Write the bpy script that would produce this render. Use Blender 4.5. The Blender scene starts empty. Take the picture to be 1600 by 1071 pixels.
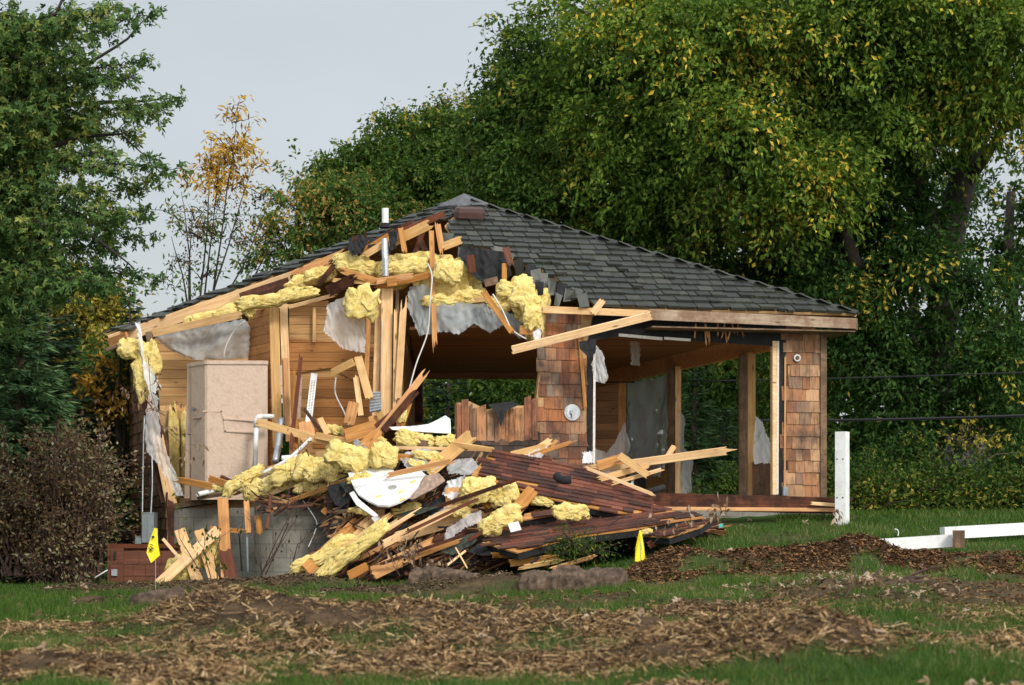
import bpy, bmesh, math, random
import numpy as np
from mathutils import Vector, Matrix, noise

# ------------------------------------------------------------------ camera, sky, sun, exposure
F = 3111.0      # focal length in pixels of a 1600 px wide frame
HZ = 850.0      # row of the horizon
CZ = -0.7       # height of the camera (0 = floor of the house)
scene = bpy.context.scene
cam_d = bpy.data.cameras.new("camera"); cam = bpy.data.objects.new("camera", cam_d)
scene.collection.objects.link(cam); scene.camera = cam
cam.location = (0, 0, CZ); cam.rotation_euler = (math.radians(90), 0, 0)
cam_d.sensor_width = 36; cam_d.lens = F * 36 / 1600
cam_d.shift_y = (HZ - 535.5) / 1600
cam_d.clip_start = 0.1; cam_d.clip_end = 2000
cam_d.dof.use_dof = True; cam_d.dof.focus_distance = 29; cam_d.dof.aperture_fstop = 3.0

SUN_EL = math.radians(36); SUN_AZ = math.radians(28)    # azimuth: to the right of straight behind the camera
world = bpy.data.worlds.new("World"); scene.world = world; world.use_nodes = True
wn = world.node_tree; wn.nodes.clear()
wo = wn.nodes.new('ShaderNodeOutputWorld'); bg = wn.nodes.new('ShaderNodeBackground')
sky = wn.nodes.new('ShaderNodeTexSky'); sky.sky_type = 'NISHITA'; sky.sun_disc = False
sky.sun_elevation = SUN_EL; sky.sun_rotation = math.pi - SUN_AZ; sky.air_density = 1.5; sky.dust_density = 3
hsv = wn.nodes.new('ShaderNodeMixRGB'); hsv.inputs[0].default_value = 0.86
hsv.inputs[2].default_value = (4.2, 4.5, 4.75, 1)          # grey cloud deck
tc = wn.nodes.new('ShaderNodeTexCoord'); cn = wn.nodes.new('ShaderNodeTexNoise')
mp = wn.nodes.new('ShaderNodeMapping'); mp.inputs['Scale'].default_value = (1.5, 1.5, 5)
cn.inputs['Scale'].default_value = 1.6; cn.inputs['Detail'].default_value = 5
cr = wn.nodes.new('ShaderNodeMapRange'); cr.inputs[1].default_value = 0.3; cr.inputs[2].default_value = 0.7
cr.inputs[3].default_value = 0.92; cr.inputs[4].default_value = 1.08
mm = wn.nodes.new('ShaderNodeMixRGB'); mm.blend_type = 'MULTIPLY'; mm.inputs[0].default_value = 1
wn.links.new(tc.outputs['Generated'], mp.inputs[0]); wn.links.new(mp.outputs[0], cn.inputs['Vector'])
wn.links.new(cn.outputs['Fac'], cr.inputs[0])
wn.links.new(sky.outputs[0], hsv.inputs[1]); wn.links.new(hsv.outputs[0], mm.inputs[1])
wn.links.new(cr.outputs[0], mm.inputs[2])
sdv = (math.sin(SUN_AZ) * math.cos(SUN_EL), -math.cos(SUN_AZ) * math.cos(SUN_EL), math.sin(SUN_EL))
dt = wn.nodes.new('ShaderNodeVectorMath'); dt.operation = 'DOT_PRODUCT'; dt.inputs[1].default_value = sdv      # sky brightened toward the sun, behind the camera, added for fill light
nv = wn.nodes.new('ShaderNodeVectorMath'); nv.operation = 'NORMALIZE'
wn.links.new(tc.outputs['Generated'], nv.inputs[0]); wn.links.new(nv.outputs[0], dt.inputs[0])
dr = wn.nodes.new('ShaderNodeMapRange'); dr.inputs[1].default_value = -.3; dr.inputs[2].default_value = 1; dr.inputs[3].default_value = 1; dr.inputs[4].default_value = 2.5
m2 = wn.nodes.new('ShaderNodeMixRGB'); m2.blend_type = 'MULTIPLY'; m2.inputs[0].default_value = 1
wn.links.new(dt.outputs['Value'], dr.inputs[0]); wn.links.new(mm.outputs[0], m2.inputs[1]); wn.links.new(dr.outputs[0], m2.inputs[2])
wn.links.new(m2.outputs[0], bg.inputs[0]); bg.inputs[1].default_value = 0.118
wn.links.new(bg.outputs[0], wo.inputs[0])

sl = bpy.data.lights.new("sun", 'SUN'); sl.energy = 1.75; sl.angle = math.radians(11); sl.color = (1, 0.96, 0.89)
so = bpy.data.objects.new("sun", sl); scene.collection.objects.link(so)
sdir = Vector((math.sin(SUN_AZ) * math.cos(SUN_EL), -math.cos(SUN_AZ) * math.cos(SUN_EL), math.sin(SUN_EL)))
so.rotation_euler = sdir.to_track_quat('Z', 'Y').to_euler(); so.location = sdir * 30
vs = scene.view_settings; vs.view_transform = 'Standard'; vs.look = 'None'; vs.exposure = 0.3; vs.gamma = 1; vs.use_curve_mapping = False

# ------------------------------------------------------------------ helpers
C = scene.collection.objects
rng = np.random.default_rng(7); random.seed(7)
CAM = Vector((0, 0, CZ)); UP = Vector((0, 0, 1))
def P(px, py, Y): return Vector(((px - 800) / F * Y, Y, CZ + (HZ - py) / F * Y))
def topx(v): return (800 + F * v[0] / v[1], HZ - F * (v[2] - CZ) / v[1])
class Plane:
    def __init__(s, a, b, c):
        s.p = Vector(a); n = (Vector(b) - s.p).cross(Vector(c) - s.p).normalized()
        if n.dot(CAM - s.p) < 0: n = -n
        s.n = n; s.u = Vector(b) - s.p; s.u.normalize(); s.v = n.cross(s.u).normalized()
        if s.v.z < 0: s.v = -s.v
    def hit(s, px, py):
        d = Vector(((px - 800) / F, 1, (HZ - py) / F))
        return CAM + d * ((s.p - CAM).dot(s.n) / d.dot(s.n))
def vplane(a, b): return Plane(Vector((a[0], a[1], 0)), Vector((b[0], b[1], 0)), Vector((a[0], a[1], 1)))
WM = {}
def put(o, M, parent):
    C.link(o); WM[o.name] = M
    if parent:
        o.parent = parent; o.matrix_local = WM[parent.name].inverted() @ M
    else: o.matrix_world = M; o.location = M.to_translation(); o.rotation_mode = 'QUATERNION'; o.rotation_quaternion = M.to_quaternion()
def tag(o, label=None, cat=None, group=None, kind=None):
    if label: o['label'] = label
    if cat: o['category'] = cat
    if group: o['group'] = group
    if kind: o['kind'] = kind
    return o
def empty(name, loc, label=None, cat=None, group=None):
    o = bpy.data.objects.new(name, None); o.empty_display_size = .3
    put(o, Matrix.Translation(Vector(loc)), None); return tag(o, label, cat, group)
def mk(name, verts, faces, mat, parent=None, M=None, smooth=False, world=True):
    """verts in world space; the object's origin goes to M (default: parent's place or the mesh's own base)"""
    va = np.asarray(verts, dtype=float).reshape(-1, 3)
    if M is None:
        if parent: M = WM[parent.name]
        else:
            lo, hi = va.min(0), va.max(0); M = Matrix.Translation(Vector(((lo[0] + hi[0]) / 2, (lo[1] + hi[1]) / 2, lo[2])))
        world = True
    if world:
        Mi = np.array(M.inverted()); va = va @ Mi[:3, :3].T + Mi[:3, 3]
    me = bpy.data.meshes.new(name); me.from_pydata(va.tolist(), [], faces if isinstance(faces, list) else faces.tolist()); me.update()
    if smooth: me.shade_smooth()
    if mat: me.materials.append(mat)
    o = bpy.data.objects.new(name, me); put(o, M, parent); return o
def frame(x, y, z, o):
    return Matrix(((x.x, y.x, z.x, o.x), (x.y, y.y, z.y, o.y), (x.z, y.z, z.z, o.z), (0, 0, 0, 1)))
class MB:
    def __init__(s): s.v = []; s.f = []
    def add(s, v, f):
        k = len(s.v); s.v += [tuple(p) for p in v]; s.f += [tuple(i + k for i in q) for q in f]
    def box8(s, p): s.add(p, [(0, 3, 2, 1), (4, 5, 6, 7), (0, 1, 5, 4), (1, 2, 6, 5), (2, 3, 7, 6), (3, 0, 4, 7)])
    def box(s, c, x, y, z):
        c = Vector(c); s.box8([c - x - y - z, c + x - y - z, c + x + y - z, c - x + y - z, c - x - y + z, c + x - y + z, c + x + y + z, c - x + y + z])
    def abox(s, x0, x1, y0, y1, z0, z1):
        s.box8([(x0, y0, z0), (x1, y0, z0), (x1, y1, z0), (x0, y1, z0), (x0, y0, z1), (x1, y0, z1), (x1, y1, z1), (x0, y1, z1)])
    def tube(s, pts, rad, sides=8, cap=True):
        pts = [Vector(p) for p in pts]; n = len(pts); k0 = len(s.v)
        if not hasattr(rad, '__len__'): rad = [rad] * n
        for i, p in enumerate(pts):
            d = (pts[min(i + 1, n - 1)] - pts[max(i - 1, 0)])
            if d.length < 1e-9: d = Vector((0, 0, 1))
            d.normalize(); a = d.cross(Vector((0.3, 1, 0.1)))
            if a.length < .1: a = d.cross(Vector((1, 0, 0)))
            a.normalize(); b = d.cross(a)
            for j in range(sides):
                t = 2 * math.pi * j / sides; s.v.append(tuple(p + (a * math.cos(t) + b * math.sin(t)) * rad[i]))
        for i in range(n - 1):
            for j in range(sides):
                a0 = k0 + i * sides + j; a1 = k0 + i * sides + (j + 1) % sides
                s.f.append((a0, a1, a1 + sides, a0 + sides))
        if cap:
            s.f.append(tuple(k0 + j for j in range(sides))[::-1]); s.f.append(tuple(k0 + (n - 1) * sides + j for j in range(sides)))
    def prism(s, poly, off):
        poly = [Vector(p) for p in poly]; n = len(poly); off = Vector(off)
        s.add(poly + [p + off for p in poly], [tuple(range(n)), tuple(range(2 * n - 1, n - 1, -1))] + [(i, i + n, (i + 1) % n + n, (i + 1) % n) for i in range(n)])
    def build(s, name, mat, parent=None, **k): return mk(name, s.v, s.f, mat, parent, **k)

def board(name, a, b, w, t, mat, parent=None, roll=0, torn=(0, 0), seed=None, up=None):
    """a plank from a to b, w wide and t thick; local X is the grain; torn ends are splintered"""
    a = Vector(a); b = Vector(b); L = (b - a).length; x = (b - a) / L
    view = (CAM - (a + b) / 2).normalized()
    z = (view - x * view.dot(x))
    if z.length < .05: z = UP - x * x.z
    z.normalize(); y = z.cross(x); M = frame(x, y, z, a) @ Matrix.Rotation(roll, 4, 'X')
    r = random.Random(seed if seed is not None else hash((round(a.x, 2), round(b.z, 2))) & 999)
    def end(x0, sgn, tr):
        n = 2 if not tr else 7; pts = []
        for i in range(n):
            f = -w / 2 + w * i / (n - 1)
            pts.append((x0 + (sgn * tr * (r.random() ** 1.5 if i % 2 else r.random() * .35) if tr else 0), f))
        return pts
    out = end(L, 1, torn[1]) + end(0, -1, torn[0])[::-1]
    n = len(out); bow = r.uniform(-.004, .004)
    bv = min(.004, t * .2)
    v = []
    for (zz, ins) in ((-t / 2, bv), (-t / 2 + bv, 0), (t / 2 - bv, 0), (t / 2, bv)):
        for (xx, yy) in out: v.append((xx, yy * (1 - ins * 2 / w), zz))
    f = [tuple(range(n))[::-1], tuple(range(3 * n, 4 * n))]
    for k in range(3): f += [(k * n + i, k * n + (i + 1) % n, (k + 1) * n + (i + 1) % n, (k + 1) * n + i) for i in range(n)]
    return mk(name, v, f, mat, parent, M=M, world=False)

def lump(name, px, py, Y, w, h, mat, parent=None, rot=0, d=None, seed=0, amp=.13, box=3.6, sub=5):
    """fluffy torn batt: w, h in pixels of the photograph at depth Y"""
    s = Y / F; c = P(px, py, Y); a, b = w / 2 * s, h / 2 * s; d = d / 2 if d else min(a, b) * .8
    bm = bmesh.new(); bmesh.ops.create_icosphere(bm, subdivisions=sub, radius=1)
    R = Matrix.Rotation(math.radians(rot), 3, 'Y'); sv = Vector((seed * 3.1, seed * 1.7, seed))
    m = min(a, b, d)
    for v in bm.verts:
        q = v.co.copy(); k = (abs(q.x) ** box + abs(q.y) ** box + abs(q.z) ** box) ** (-1 / box); q *= k
        p = Vector((q.x * a, q.y * d, q.z * b))
        n1 = noise.noise(p * (1.3 / max(a, b)) * 1.6 + sv); n2 = noise.noise(p * (.9 / m) + sv * 2); n3 = noise.noise(p * (2.6 / m) + sv)
        cr = abs(noise.noise(p * (1.6 / m) + sv * 5))
        n4 = noise.noise(p * (7 / m) + sv * 3)
        pw = p + c
        n5 = noise.noise(pw * 26 + sv); c2 = abs(noise.noise(Vector((pw.x * 5, pw.y * 5, pw.z * 9)) + sv)); c3 = abs(noise.noise(pw * 13 + sv))
        ly = math.floor(p.y / .04 + 1.5 * n1); an = math.atan2(p.z / b, p.x / a)
        lk = 1 + .11 * noise.noise(Vector((math.cos(an) * 1.7, math.sin(an) * 1.7, ly * 3.3)) + sv) + .06 * noise.noise(Vector((math.cos(an) * 5, math.sin(an) * 5, ly * 7.3)) + sv)
        p.x *= lk; p.z *= lk
        p += q.normalized() * (m * (amp * 1.0 * n2 + amp * .7 * n3 + .03 * n4 - amp * (1 - min(1, cr * 7)) * .7) - .016 * (1 - min(1, c2 * 6)) - .007 * (1 - min(1, c3 * 4)) + .009 * n5 + .006 * noise.noise(pw * 60))
        p.z += b * .5 * n1; p.z += b * .28 * noise.noise(Vector((p.x / a * 2.3, 0, 0)) + sv) * (1 if q.z > 0 else .6); p.x += a * .12 * noise.noise(p * 2 / m + sv * 7)
        v.co = R @ p
    me = bpy.data.meshes.new(name); bm.to_mesh(me); bm.free(); me.shade_smooth(); me.materials.append(mat)
    o = bpy.data.objects.new(name, me); put(o, Matrix.Translation(c), parent); return o

def sheet(name, pts, mat, parent=None, amp=.03, cuts=5, seed=0, scale=3.0, jag=.0, thick=0.0, fold=Vector((0, 0, 1))):
    """a crumpled film: outline given as (px, py, depth)"""
    bm = bmesh.new(); vs_ = [bm.verts.new(P(*p)) for p in pts]; f = bm.faces.new(vs_)
    bmesh.ops.triangulate(bm, faces=[f])
    for _ in range(2):
        bmesh.ops.subdivide_edges(bm, edges=bm.edges[:], cuts=cuts if _ == 0 else 3, use_grid_fill=True)
    bmesh.ops.triangulate(bm, faces=bm.faces[:])
    sv = Vector((seed * 2.3, seed, seed * .7)); rr = random.Random(seed)
    for v in bm.verts:
        q = v.co * scale + sv
        st = Vector((q.x * 1.6, q.y, q.z * .55))
        n = noise.noise(st) + .5 * (1 - 2 * abs(noise.noise(st * 2.1))) + .3 * noise.noise(q * 4) + .35 * (1 - 2 * abs(noise.noise(Vector((q.x * 5 + q.z * 2, q.y, q.z * .8 - q.x)))))
        v.co.y += amp * n; v.co.x += amp * .3 * noise.noise(q + Vector((9, 3, 1)))
        if jag and v.is_boundary: v.co.x += rr.uniform(-jag, jag); v.co.z += rr.uniform(-jag, jag)
    if thick:
        bm.normal_update(); bmesh.ops.solidify(bm, geom=bm.faces[:], thickness=thick)
    me = bpy.data.meshes.new(name); bm.to_mesh(me); bm.free(); me.shade_smooth(); me.materials.append(mat)
    o = bpy.data.objects.new(name, me); c = sum((Vector(P(*p)) for p in pts), Vector()) / len(pts)
    if parent: M = WM[parent.name]
    else: M = Matrix.Translation(c)
    me.transform(M.inverted()); put(o, M, parent); return o

def inpoly(x, y, poly):
    c = False; j = len(poly) - 1
    for i in range(len(poly)):
        xi, yi = poly[i]; xj, yj = poly[j]
        if (yi > y) != (yj > y) and x < (xj - xi) * (y - yi) / (yj - yi) + xi: c = not c
        j = i
    return c
def slab(name, pl, poly, t, mat, parent=None, off=0.0):
    """panel on plane pl whose outline is poly (pixels), t thick going away from the viewer"""
    mb = MB(); mb.prism([pl.hit(*p) + pl.n * off for p in poly], -pl.n * t); return mb.build(name, mat, parent)
def shingles(name, pl, poly, exp, wr, t, mat, parent=None, uv=None, off=0.003, seed=1, jit=.006, keep=1.0, loose=0.0, origin=None, gap=.002):
    u, v = uv if uv else (pl.u, pl.v); o = origin if origin is not None else pl.p; r = random.Random(seed); mb = MB()
    cs = [pl.hit(*p) - o for p in poly]; us = [c.dot(u) for c in cs]; vs2 = [c.dot(v) for c in cs]
    r0 = int(math.floor(min(vs2) / exp)) - 1
    for row in range(r0, int(max(vs2) / exp) + 2):
        x = min(us) - r.random() * wr[1]; v0 = row * exp
        while x < max(us):
            w = r.uniform(*wr); cx, cv = x + w / 2, v0 + exp * .5
            q = topx(o + u * cx + v * cv)
            if inpoly(q[0], q[1], poly) and r.random() < keep:
                b0 = v0 + r.uniform(-jit, jit); b1 = v0 + exp * 1.18; g = gap * (.6 + r.random())
                t1 = t * r.uniform(.8, 1.3); lift = off + (r.random() * loose if r.random() < .3 else 0)
                def pt(a, b, c): return o + u * a + v * b + pl.n * c
                sk = r.uniform(-jit, jit) * .6
                mb.box8([pt(x + g, b0, lift), pt(x + w - g, b0 + sk, lift), pt(x + w - g, b1, off * .3), pt(x + g, b1, off * .3),
                         pt(x + g, b0, lift + t1), pt(x + w - g, b0 + sk, lift + t1), pt(x + w - g, b1, off * .3 + t * .25), pt(x + g, b1, off * .3 + t * .25)])
            x += w
    return mb.build(name, mat, parent)

# ------------------------------------------------------------------ materials
def new_mat(name, rough=.7, spec=.3):
    m = bpy.data.materials.new(name); m.use_nodes = True; nt = m.node_tree; b = nt.nodes['Principled BSDF']
    b.inputs['Roughness'].default_value = rough; b.inputs['Specular IOR Level'].default_value = spec
    return m, nt, b
def N(nt, t, **k):
    n = nt.nodes.new(t)
    for a, b in k.items(): setattr(n, a, b)
    return n
def ramp(nt, fac, cols, interp='LINEAR'):
    r = N(nt, 'ShaderNodeValToRGB'); cr_ = r.color_ramp; cr_.interpolation = interp
    while len(cr_.elements) < len(cols): cr_.elements.new(.5)
    for e, (p, c) in zip(cr_.elements, cols): e.position = p; e.color = (*c, 1)
    nt.links.new(fac, r.inputs[0]); return r.outputs[0]
def mapped(nt, sc, coord='Object', rnd=True):
    t = N(nt, 'ShaderNodeTexCoord'); m = N(nt, 'ShaderNodeMapping'); m.inputs['Scale'].default_value = sc
    nt.links.new(t.outputs[coord], m.inputs[0])
    if rnd:
        oi = N(nt, 'ShaderNodeObjectInfo'); v = N(nt, 'ShaderNodeVectorMath', operation='SCALE'); v.inputs[0].default_value = (37, 17, 51)
        nt.links.new(oi.outputs['Random'], v.inputs['Scale']); nt.links.new(v.outputs[0], m.inputs['Location'])
    return m.outputs[0]
def noise_t(nt, vec, scale, detail=4, rough=.55):
    n = N(nt, 'ShaderNodeTexNoise'); n.inputs['Scale'].default_value = scale; n.inputs['Detail'].default_value = detail; n.inputs['Roughness'].default_value = rough
    nt.links.new(vec, n.inputs['Vector']); return n.outputs['Fac']
def mix(nt, a, b, fac, mode='MIX'):
    m = N(nt, 'ShaderNodeMixRGB', blend_type=mode)
    for i, x in ((0, fac), (1, a), (2, b)):
        if isinstance(x, (int, float)): m.inputs[i].default_value = x
        elif isinstance(x, tuple): m.inputs[i].default_value = (*x, 1)
        else: nt.links.new(x, m.inputs[i])
    return m.outputs[0]
def rng_map(nt, x, a, b, c, d):
    m = N(nt, 'ShaderNodeMapRange'); nt.links.new(x, m.inputs[0])
    for i, q in enumerate((a, b, c, d)): m.inputs[i + 1].default_value = q
    return m.outputs[0]
def bump(nt, b, h, s, d=.01):
    n = N(nt, 'ShaderNodeBump'); n.inputs['Strength'].default_value = s; n.inputs['Distance'].default_value = d
    nt.links.new(h, n.inputs['Height']); nt.links.new(n.outputs[0], b.inputs['Normal'])

def wood(name, c1, c2, knot=(.12, .05, .02), dirt=.25, rough=.75, planks=None, scale=1.0, stain=None):
    m, nt, b = new_mat(name, rough, .2)
    v = mapped(nt, (1.2 * scale, 22 * scale, 22 * scale)); g = noise_t(nt, v, 1.6, 6, .6)
    col = ramp(nt, g, [(.28, c2), (.5, tuple((p + q) / 2 for p, q in zip(c1, c2))), (.62, c1), (.8, tuple(min(1, q * 1.12) for q in c1))])
    vk = mapped(nt, (1.6, 5.5, 5.5)); vo = N(nt, 'ShaderNodeTexVoronoi'); vo.inputs['Scale'].default_value = 1.5; nt.links.new(vk, vo.inputs['Vector'])
    col = mix(nt, col, knot, rng_map(nt, vo.outputs['Distance'], .05, .16, .85, 0))
    vd = mapped(nt, (1, 1, 1)); d = noise_t(nt, vd, 2.3, 6, .65)
    col = mix(nt, col, tuple(x * .35 for x in c2), rng_map(nt, d, .5, .75, 0, dirt))
    if stain: col = mix(nt, col, stain, rng_map(nt, noise_t(nt, vd, 3.5, 5, .7), .42, .6, 0, .8))
    oi = N(nt, 'ShaderNodeObjectInfo'); col = mix(nt, col, (1, .93, .85), 1, 'MULTIPLY')
    hs = N(nt, 'ShaderNodeHueSaturation'); nt.links.new(col, hs.inputs['Color']); nt.links.new(rng_map(nt, oi.outputs['Random'], 0, 1, .82, 1.15), hs.inputs['Value'])
    nt.links.new(rng_map(nt, oi.outputs['Random'], 0, 1, 1.08, .9), hs.inputs['Saturation'])
    nt.links.new(hs.outputs[0], b.inputs['Base Color']); bump(nt, b, g, .5, .004); return m
def panelling(name, c1, c2, pitch=.14, axis=2, knot=(.12, .05, .02), stain=None):
    """tongue-and-groove boards; grain along the board"""
    m, nt, b = new_mat(name, .65, .25)
    sc = [1.5, 1.5, 1.5]; sc[axis] = 25; v = mapped(nt, tuple(sc), rnd=False); g = noise_t(nt, v, 1.5, 6)
    col = ramp(nt, g, [(.3, c2), (.65, c1)])
    t = N(nt, 'ShaderNodeTexCoord'); s = N(nt, 'ShaderNodeSeparateXYZ'); nt.links.new(t.outputs['Object'], s.inputs[0])
    dv = N(nt, 'ShaderNodeMath', operation='DIVIDE'); nt.links.new(s.outputs[axis], dv.inputs[0]); dv.inputs[1].default_value = pitch
    fl = N(nt, 'ShaderNodeMath', operation='FLOOR'); nt.links.new(dv.outputs[0], fl.inputs[0])
    fr = N(nt, 'ShaderNodeMath', operation='FRACT'); nt.links.new(dv.outputs[0], fr.inputs[0])
    wn_ = N(nt, 'ShaderNodeTexWhiteNoise', noise_dimensions='1D'); nt.links.new(fl.outputs[0], wn_.inputs['W'])
    hs = N(nt, 'ShaderNodeHueSaturation'); nt.links.new(rng_map(nt, wn_.outputs['Value'], 0, 1, .7, 1.2), hs.inputs['Value'])
    vk = mapped(nt, (2, 2, 7), rnd=False); vo = N(nt, 'ShaderNodeTexVoronoi'); vo.inputs['Scale'].default_value = 1.7; nt.links.new(vk, vo.inputs['Vector'])
    col = mix(nt, col, knot, rng_map(nt, vo.outputs['Distance'], .06, .15, .9, 0))
    if stain: col = mix(nt, col, stain, rng_map(nt, noise_t(nt, mapped(nt, (1, 1, 1), rnd=False), 1.8, 5), .45, .65, 0, .8))
    nt.links.new(col, hs.inputs['Color'])
    gr = rng_map(nt, fr.outputs[0], 0, .06, 0, 1)
    col = mix(nt, tuple(x * .15 for x in c2), hs.outputs[0], gr)
    nt.links.new(col, b.inputs['Base Color']); bump(nt, b, gr, .8, .008); return m
def shake(name, cols, streak=.5, big=.5, dark=(.03, .02, .015), rough=.8, spec=.25, moss=None, bigscale=.9):
    m, nt, b = new_mat(name, rough, spec); ge = N(nt, 'ShaderNodeNewGeometry')
    n = len(cols); col = ramp(nt, ge.outputs['Random Per Island'], [(i / n, c) for i, c in enumerate(cols)], 'CONSTANT')
    vs_ = mapped(nt, (45, 45, 4), rnd=False); g = noise_t(nt, vs_, 1, 5)
    col = mix(nt, col, dark, rng_map(nt, g, .48, .7, 0, streak))
    vb = mapped(nt, (1, 1, 1), rnd=False); bgn = noise_t(nt, vb, bigscale * 2.2, 5, .65)
    col = mix(nt, col, dark, rng_map(nt, bgn, .45, .68, 0, big))
    if moss: col = mix(nt, col, moss, rng_map(nt, noise_t(nt, vb, 5, 6, .7), .56, .68, 0, .75))
    col = mix(nt, col, (1, 1, 1), rng_map(nt, noise_t(nt, vb, 60, 2), .72, .8, 0, .2))
    nt.links.new(col, b.inputs['Base Color']); bump(nt, b, g, .6, .006); return m
def plain(name, c, rough=.6, metal=0, var=.12, scale=8, spec=.4, bmp=0, dirt=None):
    m, nt, b = new_mat(name, rough, spec); b.inputs['Metallic'].default_value = metal
    v = mapped(nt, (1, 1, 1)); n = noise_t(nt, v, scale, 6, .6)
    col = mix(nt, tuple(x * (1 - var * 2) for x in c), tuple(min(1, x * (1 + var)) for x in c), rng_map(nt, n, .3, .7, 0, 1))
    if dirt: col = mix(nt, col, dirt, rng_map(nt, noise_t(nt, v, scale * .4, 6, .7), .5, .7, 0, .6))
    nt.links.new(col, b.inputs['Base Color'])
    if bmp: bump(nt, b, n, .8, bmp)
    return m
def leafmat(name, cols, trans=.35, rough=.5, tint=None, bigs=.45):
    m, nt, b = new_mat(name, max(rough, .6), .12); ge = N(nt, 'ShaderNodeNewGeometry')
    vb = mapped(nt, (1, 1, 1), 'Object', False); big = noise_t(nt, vb, bigs, 4, .6)
    ad = N(nt, 'ShaderNodeMath', operation='MULTIPLY_ADD'); nt.links.new(big, ad.inputs[0]); ad.inputs[1].default_value = 1.5; ad.inputs[2].default_value = -.75
    ad2 = N(nt, 'ShaderNodeMath', operation='ADD', use_clamp=True); nt.links.new(ge.outputs['Random Per Island'], ad2.inputs[0]); nt.links.new(ad.outputs[0], ad2.inputs[1])
    col = ramp(nt, ad2.outputs[0], cols)
    nt.links.new(col, b.inputs['Base Color'])
    tr = N(nt, 'ShaderNodeBsdfTranslucent'); nt.links.new(mix(nt, col, (1, 1, .5), 1, 'MULTIPLY'), tr.inputs[0])
    ms = N(nt, 'ShaderNodeMixShader'); ms.inputs[0].default_value = trans
    nt.links.new(b.outputs[0], ms.inputs[1]); nt.links.new(tr.outputs[0], ms.inputs[2]); nt.links.new(ms.outputs[0], nt.nodes['Material Output'].inputs[0]); return m

m_lum = wood('fresh_lumber', (.78, .55, .29), (.58, .35, .155), dirt=.42)
m_lum2 = wood('orange_lumber', (.60, .32, .12), (.38, .175, .06), dirt=.5)
m_old = wood('weathered_lumber', (.30, .21, .14), (.17, .11, .075), dirt=.5, stain=(.10, .07, .05))
m_fascia = wood('weathered_fascia', (.46, .38, .30), (.34, .25, .18), dirt=.5, stain=(.20, .11, .07))
m_dark = wood('dark_stained_wood', (.15, .055, .03), (.07, .025, .015), dirt=.6, stain=(.02, .012, .01))
m_redw = wood('red_stained_wood', (.16, .055, .03), (.085, .03, .017), dirt=.4)
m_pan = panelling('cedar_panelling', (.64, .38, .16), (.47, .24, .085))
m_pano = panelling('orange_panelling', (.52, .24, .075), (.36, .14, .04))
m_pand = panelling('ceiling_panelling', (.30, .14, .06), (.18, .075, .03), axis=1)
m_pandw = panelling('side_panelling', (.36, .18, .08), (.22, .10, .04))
m_ply = plain('plywood', (.50, .30, .13), .7, var=.2, scale=5, dirt=(.25, .15, .08))
m_roof = shake('grey_shakes', [(.030, .031, .025), (.040, .041, .032), (.022, .024, .020), (.056, .056, .043), (.034, .037, .029), (.027, .027, .023)], .45, .45, (.02, .022, .018), .5, .5, moss=(.06, .075, .04))
m_pier = shake('pier_shingles', [(.30, .125, .06), (.38, .20, .11), (.23, .085, .04), (.32, .19, .12), (.25, .17, .12), (.37, .14, .055)], .7, .9, (.045, .035, .03))
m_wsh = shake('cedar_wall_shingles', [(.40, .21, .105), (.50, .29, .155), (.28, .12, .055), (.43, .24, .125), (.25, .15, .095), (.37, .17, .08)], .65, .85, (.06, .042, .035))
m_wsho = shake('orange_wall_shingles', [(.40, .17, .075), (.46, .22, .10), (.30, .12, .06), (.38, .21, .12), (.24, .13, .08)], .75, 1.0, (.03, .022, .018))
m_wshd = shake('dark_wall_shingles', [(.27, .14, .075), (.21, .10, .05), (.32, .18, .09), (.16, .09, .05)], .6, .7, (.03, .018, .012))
m_brsh = shake('brown_roof_shingles', [(.13, .038, .022), (.17, .052, .03), (.09, .028, .018), (.21, .07, .04), (.06, .025, .02)], .45, .75, (.02, .014, .013), .55, .5)
m_ins = None
def insulation():
    m, nt, b = new_mat('yellow_insulation', .95, .05)
    v = mapped(nt, (1, 1, 1)); n = noise_t(nt, v, 9, 8, .7); n2 = noise_t(nt, v, 40, 4, .7)
    col = ramp(nt, n, [(.3, (.66, .46, .12)), (.48, (.86, .67, .23)), (.7, (.93, .78, .36))])
    col = mix(nt, col, (.22, .14, .05), rng_map(nt, noise_t(nt, v, 3.2, 8, .75), .56, .7, 0, .6))
    cre = N(nt, 'ShaderNodeMath', operation='ABSOLUTE'); sb_ = N(nt, 'ShaderNodeMath', operation='SUBTRACT'); nt.links.new(noise_t(nt, mapped(nt, (1, 1, 1.6)), 7, 5, .6), sb_.inputs[0]); sb_.inputs[1].default_value = .5; nt.links.new(sb_.outputs[0], cre.inputs[0])
    col = mix(nt, col, (.42, .27, .08), rng_map(nt, cre.outputs[0], 0, .022, .75, 0))
    fib = noise_t(nt, mapped(nt, (20, 60, 130)), 1.2, 5, .7); col = mix(nt, col, (.92, .80, .44), rng_map(nt, fib, .55, .75, 0, .4)); col = mix(nt, col, (.50, .36, .14), rng_map(nt, n2, .3, .45, .5, 0))
    nt.links.new(col, b.inputs['Base Color']); ad = mix(nt, mix(nt, n, n2, .5), fib, .4); bump(nt, b, ad, 1.0, .03); return m
m_ins = insulation()
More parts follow.
